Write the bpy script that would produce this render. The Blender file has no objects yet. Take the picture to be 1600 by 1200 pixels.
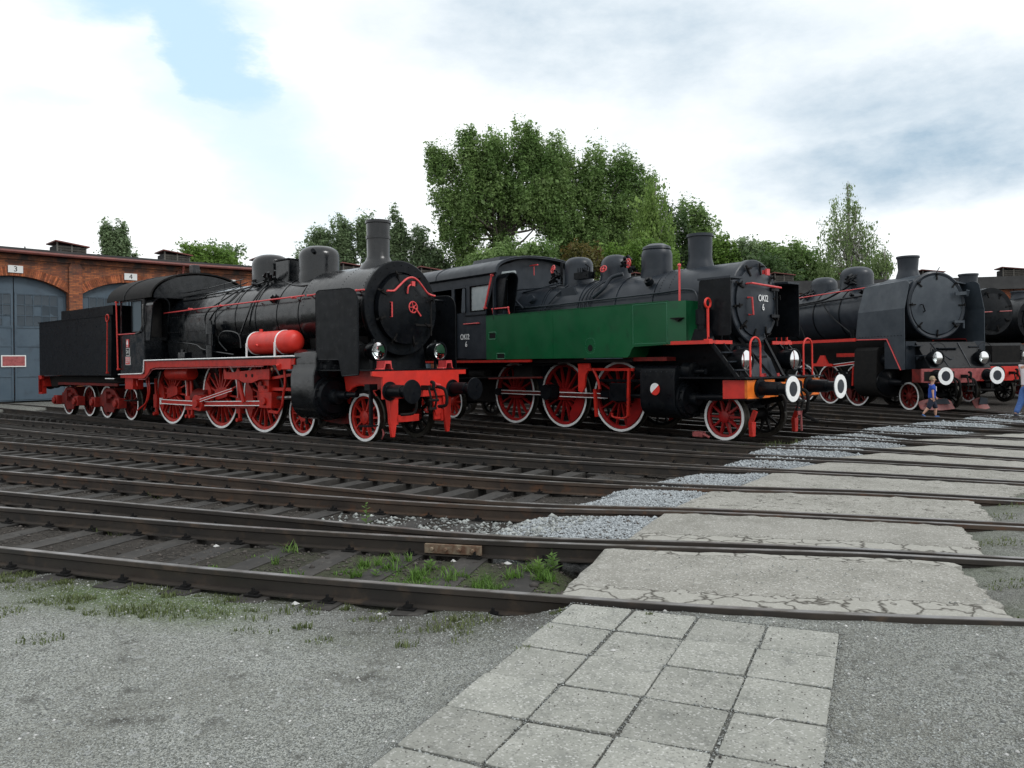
import bpy, math, random
import numpy as np
from math import sin, cos, pi, radians, atan2, sqrt, tan
from mathutils import Vector, Matrix, noise
from mathutils.geometry import delaunay_2d_cdt
random.seed(7); RNG = np.random.default_rng(7)
sc = bpy.context.scene
COL = sc.collection

# ------------------------------------------------------------------ camera
EYE = 1.613
cam = bpy.data.cameras.new('camera'); camo = bpy.data.objects.new('camera', cam); COL.objects.link(camo)
cam.sensor_width = 36.0; cam.lens = 36.0 * 1212.0 / 1600.0
cam.shift_y = -34.66 / 1600.0
cam.clip_start = 0.1; cam.clip_end = 3000
camo.matrix_world = Matrix.Translation((0, 0, EYE)) @ Matrix.Rotation(pi / 2, 4, 'X') @ Matrix.Rotation(-0.0106, 4, 'Z')
sc.camera = camo

# ------------------------------------------------------------------ sky, sun, exposure
SUN_AZ, SUN_EL = radians(120), radians(46)      # azimuth clockwise from +Y
w = bpy.data.worlds.new('World'); sc.world = w; w.use_nodes = True
nt = w.node_tree; nt.nodes.clear()
def N(t, **k):
    n = nt.nodes.new(t)
    for a, b in k.items(): setattr(n, a, b)
    return n
def setin(n, i, v):
    if hasattr(v, 'is_linked') or isinstance(v, bpy.types.NodeSocket): nt.links.new(v, n.inputs[i])
    else: n.inputs[i].default_value = v
def M(op, a, b=0.0, c=None, clamp=False):
    n = N('ShaderNodeMath', operation=op); n.use_clamp = clamp
    setin(n, 0, a); setin(n, 1, b)
    if c is not None: setin(n, 2, c)
    return n.outputs[0]
def MIX(f, a, b):
    n = N('ShaderNodeMix', data_type='RGBA'); setin(n, 0, f)
    for i, v in ((6, a), (7, b)):
        if isinstance(v, tuple): v = v + (1,)
        setin(n, i, v)
    return n.outputs[2]
sky = N('ShaderNodeTexSky'); sky.sky_type = 'NISHITA'; sky.sun_disc = False
sky.sun_elevation = SUN_EL; sky.sun_rotation = SUN_AZ; sky.air_density = 1.2; sky.dust_density = 2.5
tc = N('ShaderNodeTexCoord'); sep = N('ShaderNodeSeparateXYZ'); nt.links.new(tc.outputs['Generated'], sep.inputs[0])
X, Y, Z = sep.outputs
def skynoise(scale, detail, seed, rough=0.55):
    mp = N('ShaderNodeMapping'); nt.links.new(tc.outputs['Generated'], mp.inputs[0])
    mp.inputs['Location'].default_value = (seed, seed * 1.7, seed * 0.3); mp.inputs['Scale'].default_value = (1, 1, 2.2)
    n = N('ShaderNodeTexNoise'); n.inputs['Scale'].default_value = scale; n.inputs['Detail'].default_value = detail
    n.inputs['Roughness'].default_value = rough
    nt.links.new(mp.outputs[0], n.inputs[0]); return n.outputs[0]
n1 = M('SUBTRACT', skynoise(9, 7, 1.3, 0.6), 0.5); n2 = M('SUBTRACT', skynoise(9, 7, 5.1, 0.6), 0.5)
n3 = skynoise(2.0, 6, 2.2)
AZ = M('ADD', M('ARCTAN2', X, Y), M('MULTIPLY', n1, 0.15)); EL = M('ADD', M('ARCSINE', Z), M('MULTIPLY', n2, 0.08))
def blob(px, py, rx, ry, ang=0.0, soft=0.6):
    """an opening or a bank in the clouds: centre and half sizes as azimuth/elevation (given in thousandths of tan)"""
    a0 = atan2(px - 800, 1212); e0 = math.atan(-(py - 565) / 1212 * cos(a0))
    dx = M('SUBTRACT', AZ, a0); dy = M('SUBTRACT', EL, e0); c, s = cos(ang), sin(ang)
    u = M('MULTIPLY', M('ADD', M('MULTIPLY', dx, c), M('MULTIPLY', dy, s)), 1212.0 / rx)
    v = M('MULTIPLY', M('SUBTRACT', M('MULTIPLY', dy, c), M('MULTIPLY', dx, s)), 1212.0 / ry)
    d = M('SQRT', M('ADD', M('MULTIPLY', u, u), M('MULTIPLY', v, v)))
    n = N('ShaderNodeMapRange'); n.interpolation_type = 'SMOOTHSTEP'
    setin(n, 0, d); n.inputs[1].default_value = 1.0 + soft / 2; n.inputs[2].default_value = 1.0 - soft; n.inputs[3].default_value = 0; n.inputs[4].default_value = 1
    return n.outputs[0]
def MAXS(*a):
    r = a[0]
    for b in a[1:]: r = M('MAXIMUM', r, b)
    return r
gap = MAXS(blob(335, 75, 140, 68, -0.9, 0.5), blob(230, -10, 180, 40, 0, 0.8), M('MULTIPLY', blob(390, 190, 230, 100, -0.75, 0.8), 0.62), M('MULTIPLY', blob(90, 150, 90, 22, 0.1, 0.9), 0.35))
soft_n = skynoise(8, 8, 7.7, 0.62)
grey = MAXS(M('MULTIPLY', blob(960, 50, 480, 135, -0.12, 0.8), 0.66), M('MULTIPLY', blob(1490, 170, 360, 95, -0.1, 0.8), 0.75), M('MULTIPLY', blob(1450, 250, 300, 78, 0.03, 0.85), 0.95), M('MULTIPLY', blob(1560, 200, 220, 40, -0.12, 0.9), 0.85),
            M('MULTIPLY', blob(1150, 130, 300, 110, 0.1, 0.9), 0.4))
behind = N('ShaderNodeMapRange'); setin(behind, 0, n3); behind.inputs[1].default_value = 0.45; behind.inputs[2].default_value = 0.7; behind.inputs[3].default_value = 0.0; behind.inputs[4].default_value = 0.35
grey = M('MULTIPLY', grey, M('ADD', 0.10, M('MULTIPLY', soft_n, 1.45)), clamp=True)
grey = M('MAXIMUM', grey, M('MULTIPLY', behind.outputs[0], 0.6))
skb = N('ShaderNodeVectorMath', operation='SCALE'); nt.links.new(sky.outputs[0], skb.inputs[0]); skb.inputs['Scale'].default_value = 0.12
blue = MIX(0.82, skb.outputs[0], (0.66, 0.90, 1.10))
cl = MIX(grey, (1.10, 1.13, 1.14), (0.36, 0.50, 0.63))
fin = MIX(gap, cl, blue)
bg = N('ShaderNodeBackground'); nt.links.new(fin, bg.inputs[0]); bg.inputs[1].default_value = 1.0
wo = N('ShaderNodeOutputWorld'); nt.links.new(bg.outputs[0], wo.inputs[0])
sun = bpy.data.lights.new('sun', 'SUN'); sun.energy = 1.3; sun.angle = radians(16); sun.color = (1, 0.985, 0.96)
suno = bpy.data.objects.new('sun', sun); COL.objects.link(suno)
sd = Vector((sin(SUN_AZ) * cos(SUN_EL), cos(SUN_AZ) * cos(SUN_EL), sin(SUN_EL)))
suno.rotation_euler = sd.to_track_quat('Z', 'Y').to_euler()
sc.view_settings.view_transform = 'Standard'; sc.view_settings.look = 'None'; sc.view_settings.gamma = 1
sc.view_settings.use_curve_mapping = False; sc.view_settings.exposure = 0.10
sc.cycles.max_bounces = 8; sc.cycles.transparent_max_bounces = 8; sc.cycles.caustics_reflective = False; sc.cycles.caustics_refractive = False

# ------------------------------------------------------------------ materials
MATS = {}
def mat(name, col, rough=0.6, metal=0.0, var=0.0, col2=None, nscale=6.0, bump=0.0, bscale=40.0, spec=0.5, island=0.0, grime=None, coat=0.0, detail=6.0):
    m = bpy.data.materials.new(name); m.use_nodes = True; t = m.node_tree; b = t.nodes['Principled BSDF']; MATS[name] = m
    b.inputs['Base Color'].default_value = tuple(col) + (1,); b.inputs['Roughness'].default_value = rough
    b.inputs['Metallic'].default_value = metal; b.inputs['Specular IOR Level'].default_value = spec; b.inputs['Coat Weight'].default_value = coat
    b.inputs['Coat Roughness'].default_value = 0.15
    co = t.nodes.new('ShaderNodeTexCoord').outputs['Object']; last = None
    def nz(scale, det=detail, seed=0.0, rough_=0.6):
        n = t.nodes.new('ShaderNodeTexNoise'); n.inputs['Scale'].default_value = scale; n.inputs['Detail'].default_value = det; n.inputs['Roughness'].default_value = rough_
        mp = t.nodes.new('ShaderNodeMapping'); mp.inputs['Location'].default_value = (seed, seed, seed); t.links.new(co, mp.inputs[0]); t.links.new(mp.outputs[0], n.inputs[0])
        return n.outputs[0]
    def ramp(v, a, c):
        r = t.nodes.new('ShaderNodeMapRange'); t.links.new(v, r.inputs[0]); r.inputs[1].default_value = a; r.inputs[2].default_value = c; return r.outputs[0]
    def mix(f, a, c):
        n = t.nodes.new('ShaderNodeMix'); n.data_type = 'RGBA'
        if isinstance(f, float): n.inputs[0].default_value = f
        else: t.links.new(f, n.inputs[0])
        for i, v in ((6, a), (7, c)):
            if isinstance(v, (tuple, list)): n.inputs[i].default_value = tuple(v) + (1,)
            else: t.links.new(v, n.inputs[i])
        return n.outputs[2]
    if col2 is not None: last = mix(ramp(nz(nscale), 0.38, 0.64), tuple(col), tuple(col2))
    if grime is not None:
        last = mix(ramp(nz(nscale * 3.3, seed=4.4), 0.55, 0.72), last if last is not None else tuple(col), tuple(grime))
    if island > 0:
        g = t.nodes.new('ShaderNodeNewGeometry'); h = t.nodes.new('ShaderNodeHueSaturation')
        mr = t.nodes.new('ShaderNodeMapRange'); t.links.new(g.outputs['Random Per Island'], mr.inputs[0]); mr.inputs[3].default_value = 1 - island; mr.inputs[4].default_value = 1 + island
        t.links.new(mr.outputs[0], h.inputs['Value'])
        if last is not None: t.links.new(last, h.inputs['Color'])
        else: h.inputs['Color'].default_value = tuple(col) + (1,)
        last = h.outputs[0]
    if last is not None: t.links.new(last, b.inputs['Base Color'])
    if var > 0:
        r = t.nodes.new('ShaderNodeMapRange'); t.links.new(nz(nscale * 1.7, seed=9), r.inputs[0]); r.inputs[1].default_value = 0.3; r.inputs[2].default_value = 0.7
        r.inputs[3].default_value = max(0.05, rough - var); r.inputs[4].default_value = min(1, rough + var); t.links.new(r.outputs[0], b.inputs['Roughness'])
    if bump > 0:
        bp = t.nodes.new('ShaderNodeBump'); bp.inputs['Strength'].default_value = min(1.0, bump * 20); bp.inputs['Distance'].default_value = bump; t.links.new(nz(bscale, 4), bp.inputs['Height']); t.links.new(bp.outputs[0], b.inputs['Normal'])
    return m
mat('gloss_black', (0.0022, 0.003, 0.004), 0.22, var=0.12, col2=(0.0045, 0.006, 0.008), nscale=3, bump=0.014, bscale=6, spec=0.5, grime=(0.011, 0.012, 0.013))
mat('black', (0.0035, 0.0045, 0.006), 0.36, var=0.14, col2=(0.0065, 0.008, 0.0105), nscale=4, bump=0.002, bscale=14, spec=0.13, grime=(0.013, 0.0135, 0.014))
mat('dull_black', (0.005, 0.005, 0.0055), 0.75, col2=(0.011, 0.010, 0.0095), nscale=7, bump=0.002, bscale=30, spec=0.2)
mat('slate', (0.013, 0.0185, 0.026), 0.40, var=0.1, spec=0.28, col2=(0.026, 0.032, 0.041), nscale=2.2, bump=0.003, bscale=7)
mat('slate_light', (0.028, 0.038, 0.050), 0.5, var=0.1, spec=0.4, col2=(0.048, 0.060, 0.073), nscale=2.0, bump=0.002, bscale=8)
mat('red', (0.48, 0.022, 0.013), 0.42, var=0.1, spec=0.3, col2=(0.36, 0.018, 0.012), nscale=5, grime=(0.16, 0.015, 0.012))
mat('bright_red', (0.66, 0.030, 0.018), 0.45, var=0.08, col2=(0.52, 0.024, 0.016), nscale=4)
mat('dark_red', (0.17, 0.012, 0.009), 0.55, spec=0.25, col2=(0.08, 0.008, 0.007), nscale=6, grime=(0.03, 0.01, 0.01))
mat('crimson', (0.33, 0.012, 0.012), 0.42, spec=0.3, col2=(0.22, 0.009, 0.010), nscale=5)
mat('scoop_red', (0.20, 0.045, 0.040), 0.6, col2=(0.11, 0.03, 0.03), nscale=6, grime=(0.03, 0.03, 0.032))
mat('axle_red', (0.30, 0.020, 0.014), 0.5, spec=0.3, col2=(0.18, 0.014, 0.011), nscale=8)
mat('pink_red', (0.62, 0.07, 0.07), 0.4, col2=(0.5, 0.04, 0.045), nscale=9)
mat('faded_red', (0.36, 0.09, 0.09), 0.6, col2=(0.24, 0.05, 0.05), nscale=8, grime=(0.05, 0.03, 0.03))
mat('orange', (0.80, 0.19, 0.015), 0.5, col2=(0.62, 0.13, 0.012), nscale=7)
mat('green', (0.003, 0.090, 0.030), 0.38, var=0.10, grime=(0.006, 0.060, 0.024), col2=(0.003, 0.074, 0.026), nscale=1.3, bump=0.003, bscale=2.5, spec=0.35)
mat('green_lit', (0.03, 0.16, 0.085), 0.4)  # paler green, the light caught by tank rivets put into the colour
mat('white_paint', (0.86, 0.87, 0.87), 0.45, col2=(0.74, 0.75, 0.75), nscale=12)
mat('plate_white', (0.66, 0.67, 0.66), 0.5)
mat('steel', (0.30, 0.30, 0.30), 0.38, metal=0.9, col2=(0.12, 0.11, 0.10), nscale=12)
mat('tyre_steel', (0.06, 0.055, 0.045), 0.5, metal=0.6, col2=(0.03, 0.026, 0.02), nscale=10)
mat('mirror', (0.92, 0.93, 0.93), 0.08, metal=1.0)
mat('rail', (0.070, 0.048, 0.034), 0.55, var=0.12, metal=0.15, col2=(0.028, 0.022, 0.019), nscale=1.6, grime=(0.11, 0.050, 0.024), bump=0.002, bscale=25)
mat('rail_dark', (0.026, 0.023, 0.021), 0.5, var=0.12, metal=0.2, grime=(0.085, 0.060, 0.042), col2=(0.046, 0.037, 0.030), nscale=1.3, bump=0.002, bscale=25)
mat('rail_top', (0.25, 0.24, 0.235), 0.38, metal=0.5, col2=(0.09, 0.075, 0.06), nscale=3, var=0.1)
mat('rust', (0.10, 0.050, 0.028), 0.8, col2=(0.21, 0.17, 0.12), nscale=14, bump=0.003, bscale=40)
mat('sleeper_wood', (0.030, 0.027, 0.024), 0.85, col2=(0.015, 0.0135, 0.012), nscale=4, grime=(0.055, 0.051, 0.046), bump=0.008, bscale=18)
mat('stone_white', (0.42, 0.42, 0.41), 0.8, island=0.35)
mat('pebble', (0.23, 0.243, 0.236), 0.85, island=0.6)
mat('crushed', (0.30, 0.325, 0.34), 0.8, island=0.28)
mat('cinder', (0.055, 0.048, 0.043), 0.85, island=0.6)
mat('concrete', (0.27, 0.265, 0.240), 0.9, col2=(0.20, 0.197, 0.175), nscale=1.6, grime=(0.30, 0.295, 0.272), bump=0.006, bscale=45, spec=0.2)
mat('paving', (0.285, 0.288, 0.262), 0.9, col2=(0.225, 0.230, 0.208), nscale=2.5, grime=(0.175, 0.18, 0.165), bump=0.004, bscale=80, spec=0.2)
mat('door_blue', (0.046, 0.074, 0.102), 0.5, var=0.08, col2=(0.062, 0.092, 0.120), nscale=0.8, grime=(0.036, 0.054, 0.074))
mat('roof_tar', (0.028, 0.028, 0.029), 0.8, col2=(0.05, 0.05, 0.05), nscale=1)
mat('gutter_red', (0.17, 0.045, 0.035), 0.6, col2=(0.10, 0.03, 0.025), nscale=2)
mat('grey_wood', (0.075, 0.07, 0.062), 0.85, col2=(0.13, 0.12, 0.105), nscale=5, bump=0.004, bscale=30)
mat('skin', (0.55, 0.31, 0.22), 0.5); mat('hair', (0.20, 0.15, 0.09), 0.7, col2=(0.3, 0.23, 0.14), nscale=60); mat('brown_hair', (0.06, 0.035, 0.02), 0.6)
mat('blue_shirt', (0.010, 0.055, 0.33), 0.8); mat('navy_cloth', (0.012, 0.016, 0.035), 0.85); mat('shoe_blue', (0.05, 0.13, 0.35), 0.6)
mat('white_cloth', (0.72, 0.66, 0.68), 0.85); mat('denim', (0.05, 0.11, 0.30), 0.85, col2=(0.07, 0.15, 0.38), nscale=20); mat('eye', (0.03, 0.02, 0.015), 0.3)
mat('bark', (0.10, 0.085, 0.07), 0.9, col2=(0.05, 0.042, 0.035), nscale=8); mat('birch_bark', (0.5, 0.48, 0.45), 0.8, col2=(0.06, 0.055, 0.05), nscale=9)
def leafmat(name, c, c2, isl=0.35, trans=0.5):
    m = mat(name, c, 0.55, col2=c2, nscale=0.35, island=isl, spec=0.35); t = m.node_tree; b = t.nodes['Principled BSDF']
    tr = t.nodes.new('ShaderNodeBsdfTranslucent'); ms = t.nodes.new('ShaderNodeMixShader'); ms.inputs[0].default_value = trans
    src = b.inputs['Base Color'].links[0].from_socket; t.links.new(src, tr.inputs[0])
    o = t.nodes['Material Output']; t.links.new(b.outputs[0], ms.inputs[1]); t.links.new(tr.outputs[0], ms.inputs[2]); t.links.new(ms.outputs[0], o.inputs[0]); return m
leafmat('leaf_poplar', (0.145, 0.245, 0.075), (0.24, 0.345, 0.125)); leafmat('leaf_grey', (0.16, 0.235, 0.12), (0.24, 0.32, 0.17))
leafmat('leaf_dark', (0.05, 0.095, 0.035), (0.08, 0.135, 0.045)); leafmat('leaf_light', (0.12, 0.22, 0.040), (0.18, 0.29, 0.06))
leafmat('leaf_willow', (0.17, 0.28, 0.07), (0.25, 0.36, 0.10)); leafmat('leaf_birch', (0.16, 0.24, 0.09), (0.23, 0.31, 0.13)); leafmat('leaf_brown', (0.17, 0.11, 0.035), (0.10, 0.13, 0.035))
leafmat('grass', (0.09, 0.185, 0.032), (0.16, 0.25, 0.065), 0.5); leafmat('dry_grass', (0.095, 0.125, 0.045), (0.14, 0.165, 0.07), 0.5)
# glass: thin pane, mostly clear with a sky reflection
g = bpy.data.materials.new('glass'); g.use_nodes = True; t = g.node_tree; t.nodes.clear(); MATS['glass'] = g
a = t.nodes.new('ShaderNodeBsdfTransparent'); a.inputs[0].default_value = (0.9, 0.94, 0.94, 1); b = t.nodes.new('ShaderNodeBsdfGlossy'); b.inputs['Roughness'].default_value = 0.05
fr = t.nodes.new('ShaderNodeFresnel'); fr.inputs[0].default_value = 1.6; mx = t.nodes.new('ShaderNodeMixShader'); o = t.nodes.new('ShaderNodeOutputMaterial')
t.links.new(fr.outputs[0], mx.inputs[0]); t.links.new(a.outputs[0], mx.inputs[1]); t.links.new(b.outputs[0], mx.inputs[2]); t.links.new(mx.outputs[0], o.inputs[0])
mat('cab_glass', (0.10, 0.13, 0.15), 0.12, spec=0.9, coat=0.6); mat('pale_glass', (0.34, 0.38, 0.39), 0.25, spec=0.8, col2=(0.26, 0.30, 0.31), nscale=4)
mat('shed_glass', (0.026, 0.040, 0.054), 0.25, spec=0.45, col2=(0.040, 0.056, 0.071), nscale=0.9)
# brick
m = bpy.data.materials.new('brick'); m.use_nodes = True; MATS['brick'] = m; t = m.node_tree; b = t.nodes['Principled BSDF']
tcn = t.nodes.new('ShaderNodeTexCoord'); sp = t.nodes.new('ShaderNodeSeparateXYZ'); cb = t.nodes.new('ShaderNodeCombineXYZ'); t.links.new(tcn.outputs['Object'], sp.inputs[0])
ad = t.nodes.new('ShaderNodeMath'); ad.operation = 'ADD'; t.links.new(sp.outputs[0], ad.inputs[0]); t.links.new(sp.outputs[1], ad.inputs[1]); t.links.new(ad.outputs[0], cb.inputs[0]); t.links.new(sp.outputs[2], cb.inputs[1])
bk = t.nodes.new('ShaderNodeTexBrick'); t.links.new(cb.outputs[0], bk.inputs[0]); bk.inputs['Scale'].default_value = 1; bk.inputs['Brick Width'].default_value = 0.26; bk.inputs['Row Height'].default_value = 0.078
bk.inputs['Mortar Size'].default_value = 0.008; bk.inputs['Color1'].default_value = (0.40, 0.125, 0.045, 1); bk.inputs['Color2'].default_value = (0.15, 0.042, 0.024, 1); bk.inputs['Mortar'].default_value = (0.075, 0.052, 0.040, 1)
bk.inputs['Bias'].default_value = -0.1
ns = t.nodes.new('ShaderNodeTexNoise'); ns.inputs['Scale'].default_value = 1.3; ns.inputs['Detail'].default_value = 8; ns.inputs['Roughness'].default_value = 0.7; t.links.new(tcn.outputs['Object'], ns.inputs[0])
mr = t.nodes.new('ShaderNodeMapRange'); t.links.new(ns.outputs[0], mr.inputs[0]); mr.inputs[1].default_value = 0.44; mr.inputs[2].default_value = 0.66
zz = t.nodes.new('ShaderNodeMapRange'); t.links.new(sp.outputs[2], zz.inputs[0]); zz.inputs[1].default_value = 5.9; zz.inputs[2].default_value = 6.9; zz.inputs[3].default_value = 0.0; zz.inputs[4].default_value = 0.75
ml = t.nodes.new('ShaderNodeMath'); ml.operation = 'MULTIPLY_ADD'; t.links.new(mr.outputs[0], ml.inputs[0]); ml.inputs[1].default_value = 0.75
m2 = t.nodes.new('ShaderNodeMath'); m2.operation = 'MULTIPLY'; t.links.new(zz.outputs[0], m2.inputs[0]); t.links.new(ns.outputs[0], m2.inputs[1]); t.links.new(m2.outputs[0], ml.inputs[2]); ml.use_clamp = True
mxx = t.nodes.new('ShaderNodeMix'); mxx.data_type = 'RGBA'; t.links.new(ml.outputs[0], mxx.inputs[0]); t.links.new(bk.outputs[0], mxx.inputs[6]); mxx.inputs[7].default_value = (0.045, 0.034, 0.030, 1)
t.links.new(mxx.outputs[2], b.inputs['Base Color']); b.inputs['Roughness'].default_value = 0.9
mat('arch_brick', (0.36, 0.11, 0.04), 0.9, col2=(0.18, 0.05, 0.026), nscale=5, island=0.5, grime=(0.07, 0.045, 0.035))

def speckle(name, scale, amt, dark, light):
    m = MATS[name]; t = m.node_tree; b = t.nodes['Principled BSDF']; src = b.inputs['Base Color'].links[0].from_socket
    vo = t.nodes.new('ShaderNodeTexVoronoi'); vo.inputs['Scale'].default_value = scale; co = t.nodes.new('ShaderNodeTexCoord').outputs['Object']; t.links.new(co, vo.inputs[0]); sp = t.nodes.new('ShaderNodeSeparateColor'); t.links.new(vo.outputs['Color'], sp.inputs[0])
    for k, (a, c, col) in enumerate(((1 - amt, 1.0, light), (1 - amt, 1.0, dark))):
        r = t.nodes.new('ShaderNodeMapRange'); t.links.new(sp.outputs[k], r.inputs[0]); r.inputs[1].default_value = a; r.inputs[2].default_value = c; r.inputs[4].default_value = .8
        n = t.nodes.new('ShaderNodeMix'); n.data_type = 'RGBA'; t.links.new(r.outputs[0], n.inputs[0]); t.links.new(src, n.inputs[6]); n.inputs[7].default_value = tuple(col) + (1,); src = n.outputs[2]
    t.links.new(src, b.inputs['Base Color'])
speckle('concrete', 90, .22, (.15, .14, .125), (.46, .455, .43)); speckle('paving', 110, .2, (.14, .14, .13), (.46, .46, .44))

for nm_, amt_ in (('paving', .13), ('concrete', .06), ('sleeper_wood', .3)):
    t = MATS[nm_].node_tree; b = t.nodes['Principled BSDF']; src = b.inputs['Base Color'].links[0].from_socket; oi = t.nodes.new('ShaderNodeObjectInfo'); r = t.nodes.new('ShaderNodeMapRange'); t.links.new(oi.outputs['Random'], r.inputs[0]); r.inputs[3].default_value = 1 - amt_; r.inputs[4].default_value = 1 + amt_ * .8
    h = t.nodes.new('ShaderNodeHueSaturation'); t.links.new(r.outputs[0], h.inputs['Value']); t.links.new(src, h.inputs['Color']); t.links.new(h.outputs[0], b.inputs['Base Color'])

# ------------------------------------------------------------------ mesh helpers
class MB:
    def __init__(s): s.v = []; s.f = []
    def add(s, vs, fs):
        k = len(s.v); s.v += [tuple(p) for p in vs]; s.f += [tuple(i + k for i in f) for f in fs]; return s
    def box(s, x0, x1, y0, y1, z0, z1):
        return s.add([(x0, y0, z0), (x1, y0, z0), (x1, y1, z0), (x0, y1, z0), (x0, y0, z1), (x1, y0, z1), (x1, y1, z1), (x0, y1, z1)],
                     [(0, 3, 2, 1), (4, 5, 6, 7), (0, 1, 5, 4), (1, 2, 6, 5), (2, 3, 7, 6), (3, 0, 4, 7)])
    def obox(s, c, ux, uy, uz):            # oriented box: centre and three half vectors
        c = Vector(c); ux, uy, uz = Vector(ux), Vector(uy), Vector(uz)
        return s.add([c + ux * a + uy * b + uz * d for d in (-1, 1) for a, b in ((-1, -1), (1, -1), (1, 1), (-1, 1))],
                     [(0, 3, 2, 1), (4, 5, 6, 7), (0, 1, 5, 4), (1, 2, 6, 5), (2, 3, 7, 6), (3, 0, 4, 7)])
    def bar(s, p0, p1, wd, ht, up=(0, 0, 1)):
        p0, p1 = Vector(p0), Vector(p1); d = p1 - p0; t = d.normalized(); u = Vector(up); sd = t.cross(u).normalized(); u = sd.cross(t)
        return s.obox((p0 + p1) / 2, d / 2, sd * wd / 2, u * ht / 2)
    def lathe(s, prof, o=(0, 0, 0), ax=(0, 0, 1), n=32, closed=False, arc=None):
        o = Vector(o); ax = Vector(ax).normalized(); e = Vector((0, 0, 1)) if abs(ax.z) < 0.9 else Vector((1, 0, 0))
        u = ax.cross(e).normalized(); w_ = ax.cross(u); k = len(s.v); rings = []
        for h, r in prof:
            if r < 1e-5: rings.append([len(s.v)]); s.v.append(tuple(o + ax * h))
            else:
                rings.append(list(range(len(s.v), len(s.v) + n)))
                s.v += [tuple(o + ax * h + (u * cos(2 * pi * i / n) + w_ * sin(2 * pi * i / n)) * r) for i in range(n)]
        prs = list(zip(rings[:-1], rings[1:])) + ([(rings[-1], rings[0])] if closed else [])
        for a, b in prs:
            for i in range(n):
                j = (i + 1) % n
                if len(a) == 1 and len(b) == 1: continue
                if len(a) == 1: s.f.append((a[0], b[i], b[j]))
                elif len(b) == 1: s.f.append((a[i], b[0], a[j]))
                else: s.f.append((a[i], b[i], b[j], a[j]))
        return s
    def cyl(s, p0, p1, r0, r1=None, n=24):
        p0, p1 = Vector(p0), Vector(p1); h = (p1 - p0).length; r1 = r0 if r1 is None else r1
        return s.lathe([(0, 0), (0, r0), (h, r1), (h, 0)], p0, p1 - p0, n)
    def tube(s, pts, r, n=8, closed=False):
        pts = [Vector(p) for p in pts]; m_ = len(pts); k = len(s.v); prev = None
        for i, p in enumerate(pts):
            if closed: d = pts[(i + 1) % m_] - pts[i - 1]
            else: d = pts[min(i + 1, m_ - 1)] - pts[max(i - 1, 0)]
            d.normalize()
            if prev is None:
                e = Vector((0, 0, 1)) if abs(d.z) < 0.9 else Vector((1, 0, 0)); u = d.cross(e).normalized()
            else: u = (prev - d * prev.dot(d)).normalized()
            prev = u; v_ = d.cross(u); rr = r[i] if isinstance(r, (list, tuple)) else r
            s.v += [tuple(p + (u * cos(2 * pi * j / n) + v_ * sin(2 * pi * j / n)) * rr) for j in range(n)]
        for i in range(m_ - (0 if closed else 1)):
            a, b = k + i * n, k + ((i + 1) % m_) * n
            for j in range(n): s.f.append((a + j, a + (j + 1) % n, b + (j + 1) % n, b + j))
        if not closed: s.f.append(tuple(k + j for j in range(n))[::-1]); s.f.append(tuple(k + (m_ - 1) * n + j for j in range(n)))
        return s
    def prism(s, poly, a, b, plane='xz'):
        mk = {'xz': lambda p, q: (p[0], q, p[1]), 'xy': lambda p, q: (p[0], p[1], q), 'yz': lambda p, q: (q, p[0], p[1])}[plane]
        n = len(poly); vs = [mk(p, a) for p in poly] + [mk(p, b) for p in poly]
        ar = sum(poly[i][0] * poly[(i + 1) % n][1] - poly[(i + 1) % n][0] * poly[i][1] for i in range(n))
        fl = (ar > 0) ^ (plane == 'xz') ^ (b < a); idx = list(range(n))
        fs = [tuple(idx[::-1] if fl else idx), tuple((i + n) for i in (idx if fl else idx[::-1]))]
        for i in range(n):
            j = (i + 1) % n; q = (i, j, j + n, i + n); fs.append(q if fl else q[::-1])
        return s.add(vs, fs)
def rounded(poly, r, seg=4):
    """round the corners of a polygon; r is one radius or a list"""
    out = []; n = len(poly)
    for i, p in enumerate(poly):
        rr = r[i] if isinstance(r, (list, tuple)) else r
        if rr <= 0: out.append(tuple(p)); continue
        p = Vector(p); a = Vector(poly[i - 1]) - p; b = Vector(poly[(i + 1) % n]) - p
        q = min(rr, a.length * 0.49, b.length * 0.49); a = p + a.normalized() * q; b = p + b.normalized() * q
        for k in range(seg + 1):
            t_ = k / seg; out.append(tuple(a * (1 - t_) ** 2 + p * 2 * t_ * (1 - t_) + b * t_ ** 2))
    return out
def arcp(cx, cy, r, a0, a1, n=12): return [(cx + r * cos(a0 + (a1 - a0) * i / n), cy + r * sin(a0 + (a1 - a0) * i / n)) for i in range(n + 1)]
def mesh(name, mb, smooth=True, ang=32):
    me = bpy.data.meshes.new(name); me.from_pydata(mb.v, [], mb.f); me.validate(); me.update()
    if smooth and len(me.polygons):
        me.polygons.foreach_set('use_smooth', [True] * len(me.polygons)); me.set_sharp_from_angle(angle=radians(ang))
    return me
def obj(name, mb, material, parent=None, bevel=0.0, smooth=True, label=None, kind=None, loc=None, rot=None, data=None, ang=32):
    me = data if data is not None else mesh(name, mb, smooth, ang)
    o = bpy.data.objects.new(name, me); COL.objects.link(o)
    if data is None and material is not None: me.materials.append(MATS[material])
    if parent is not None: o.parent = parent
    if bevel > 0:
        bm_ = o.modifiers.new('bevel', 'BEVEL'); bm_.width = bevel; bm_.segments = 2; bm_.limit_method = 'ANGLE'; bm_.angle_limit = radians(40)
    if loc is not None: o.location = loc
    if rot is not None: o.rotation_euler = rot
    if label: o['label'] = label
    if kind: o['kind'] = kind
    return o
def thing(name, label, cat, loc=(0, 0, 0), rz=0.0, group=None):
    o = bpy.data.objects.new(name, None); COL.objects.link(o); o.location = loc; o.rotation_euler = (0, 0, rz); o.empty_display_size = 0.3
    o['label'] = label; o['category'] = cat
    if group: o['group'] = group
    return o
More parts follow.
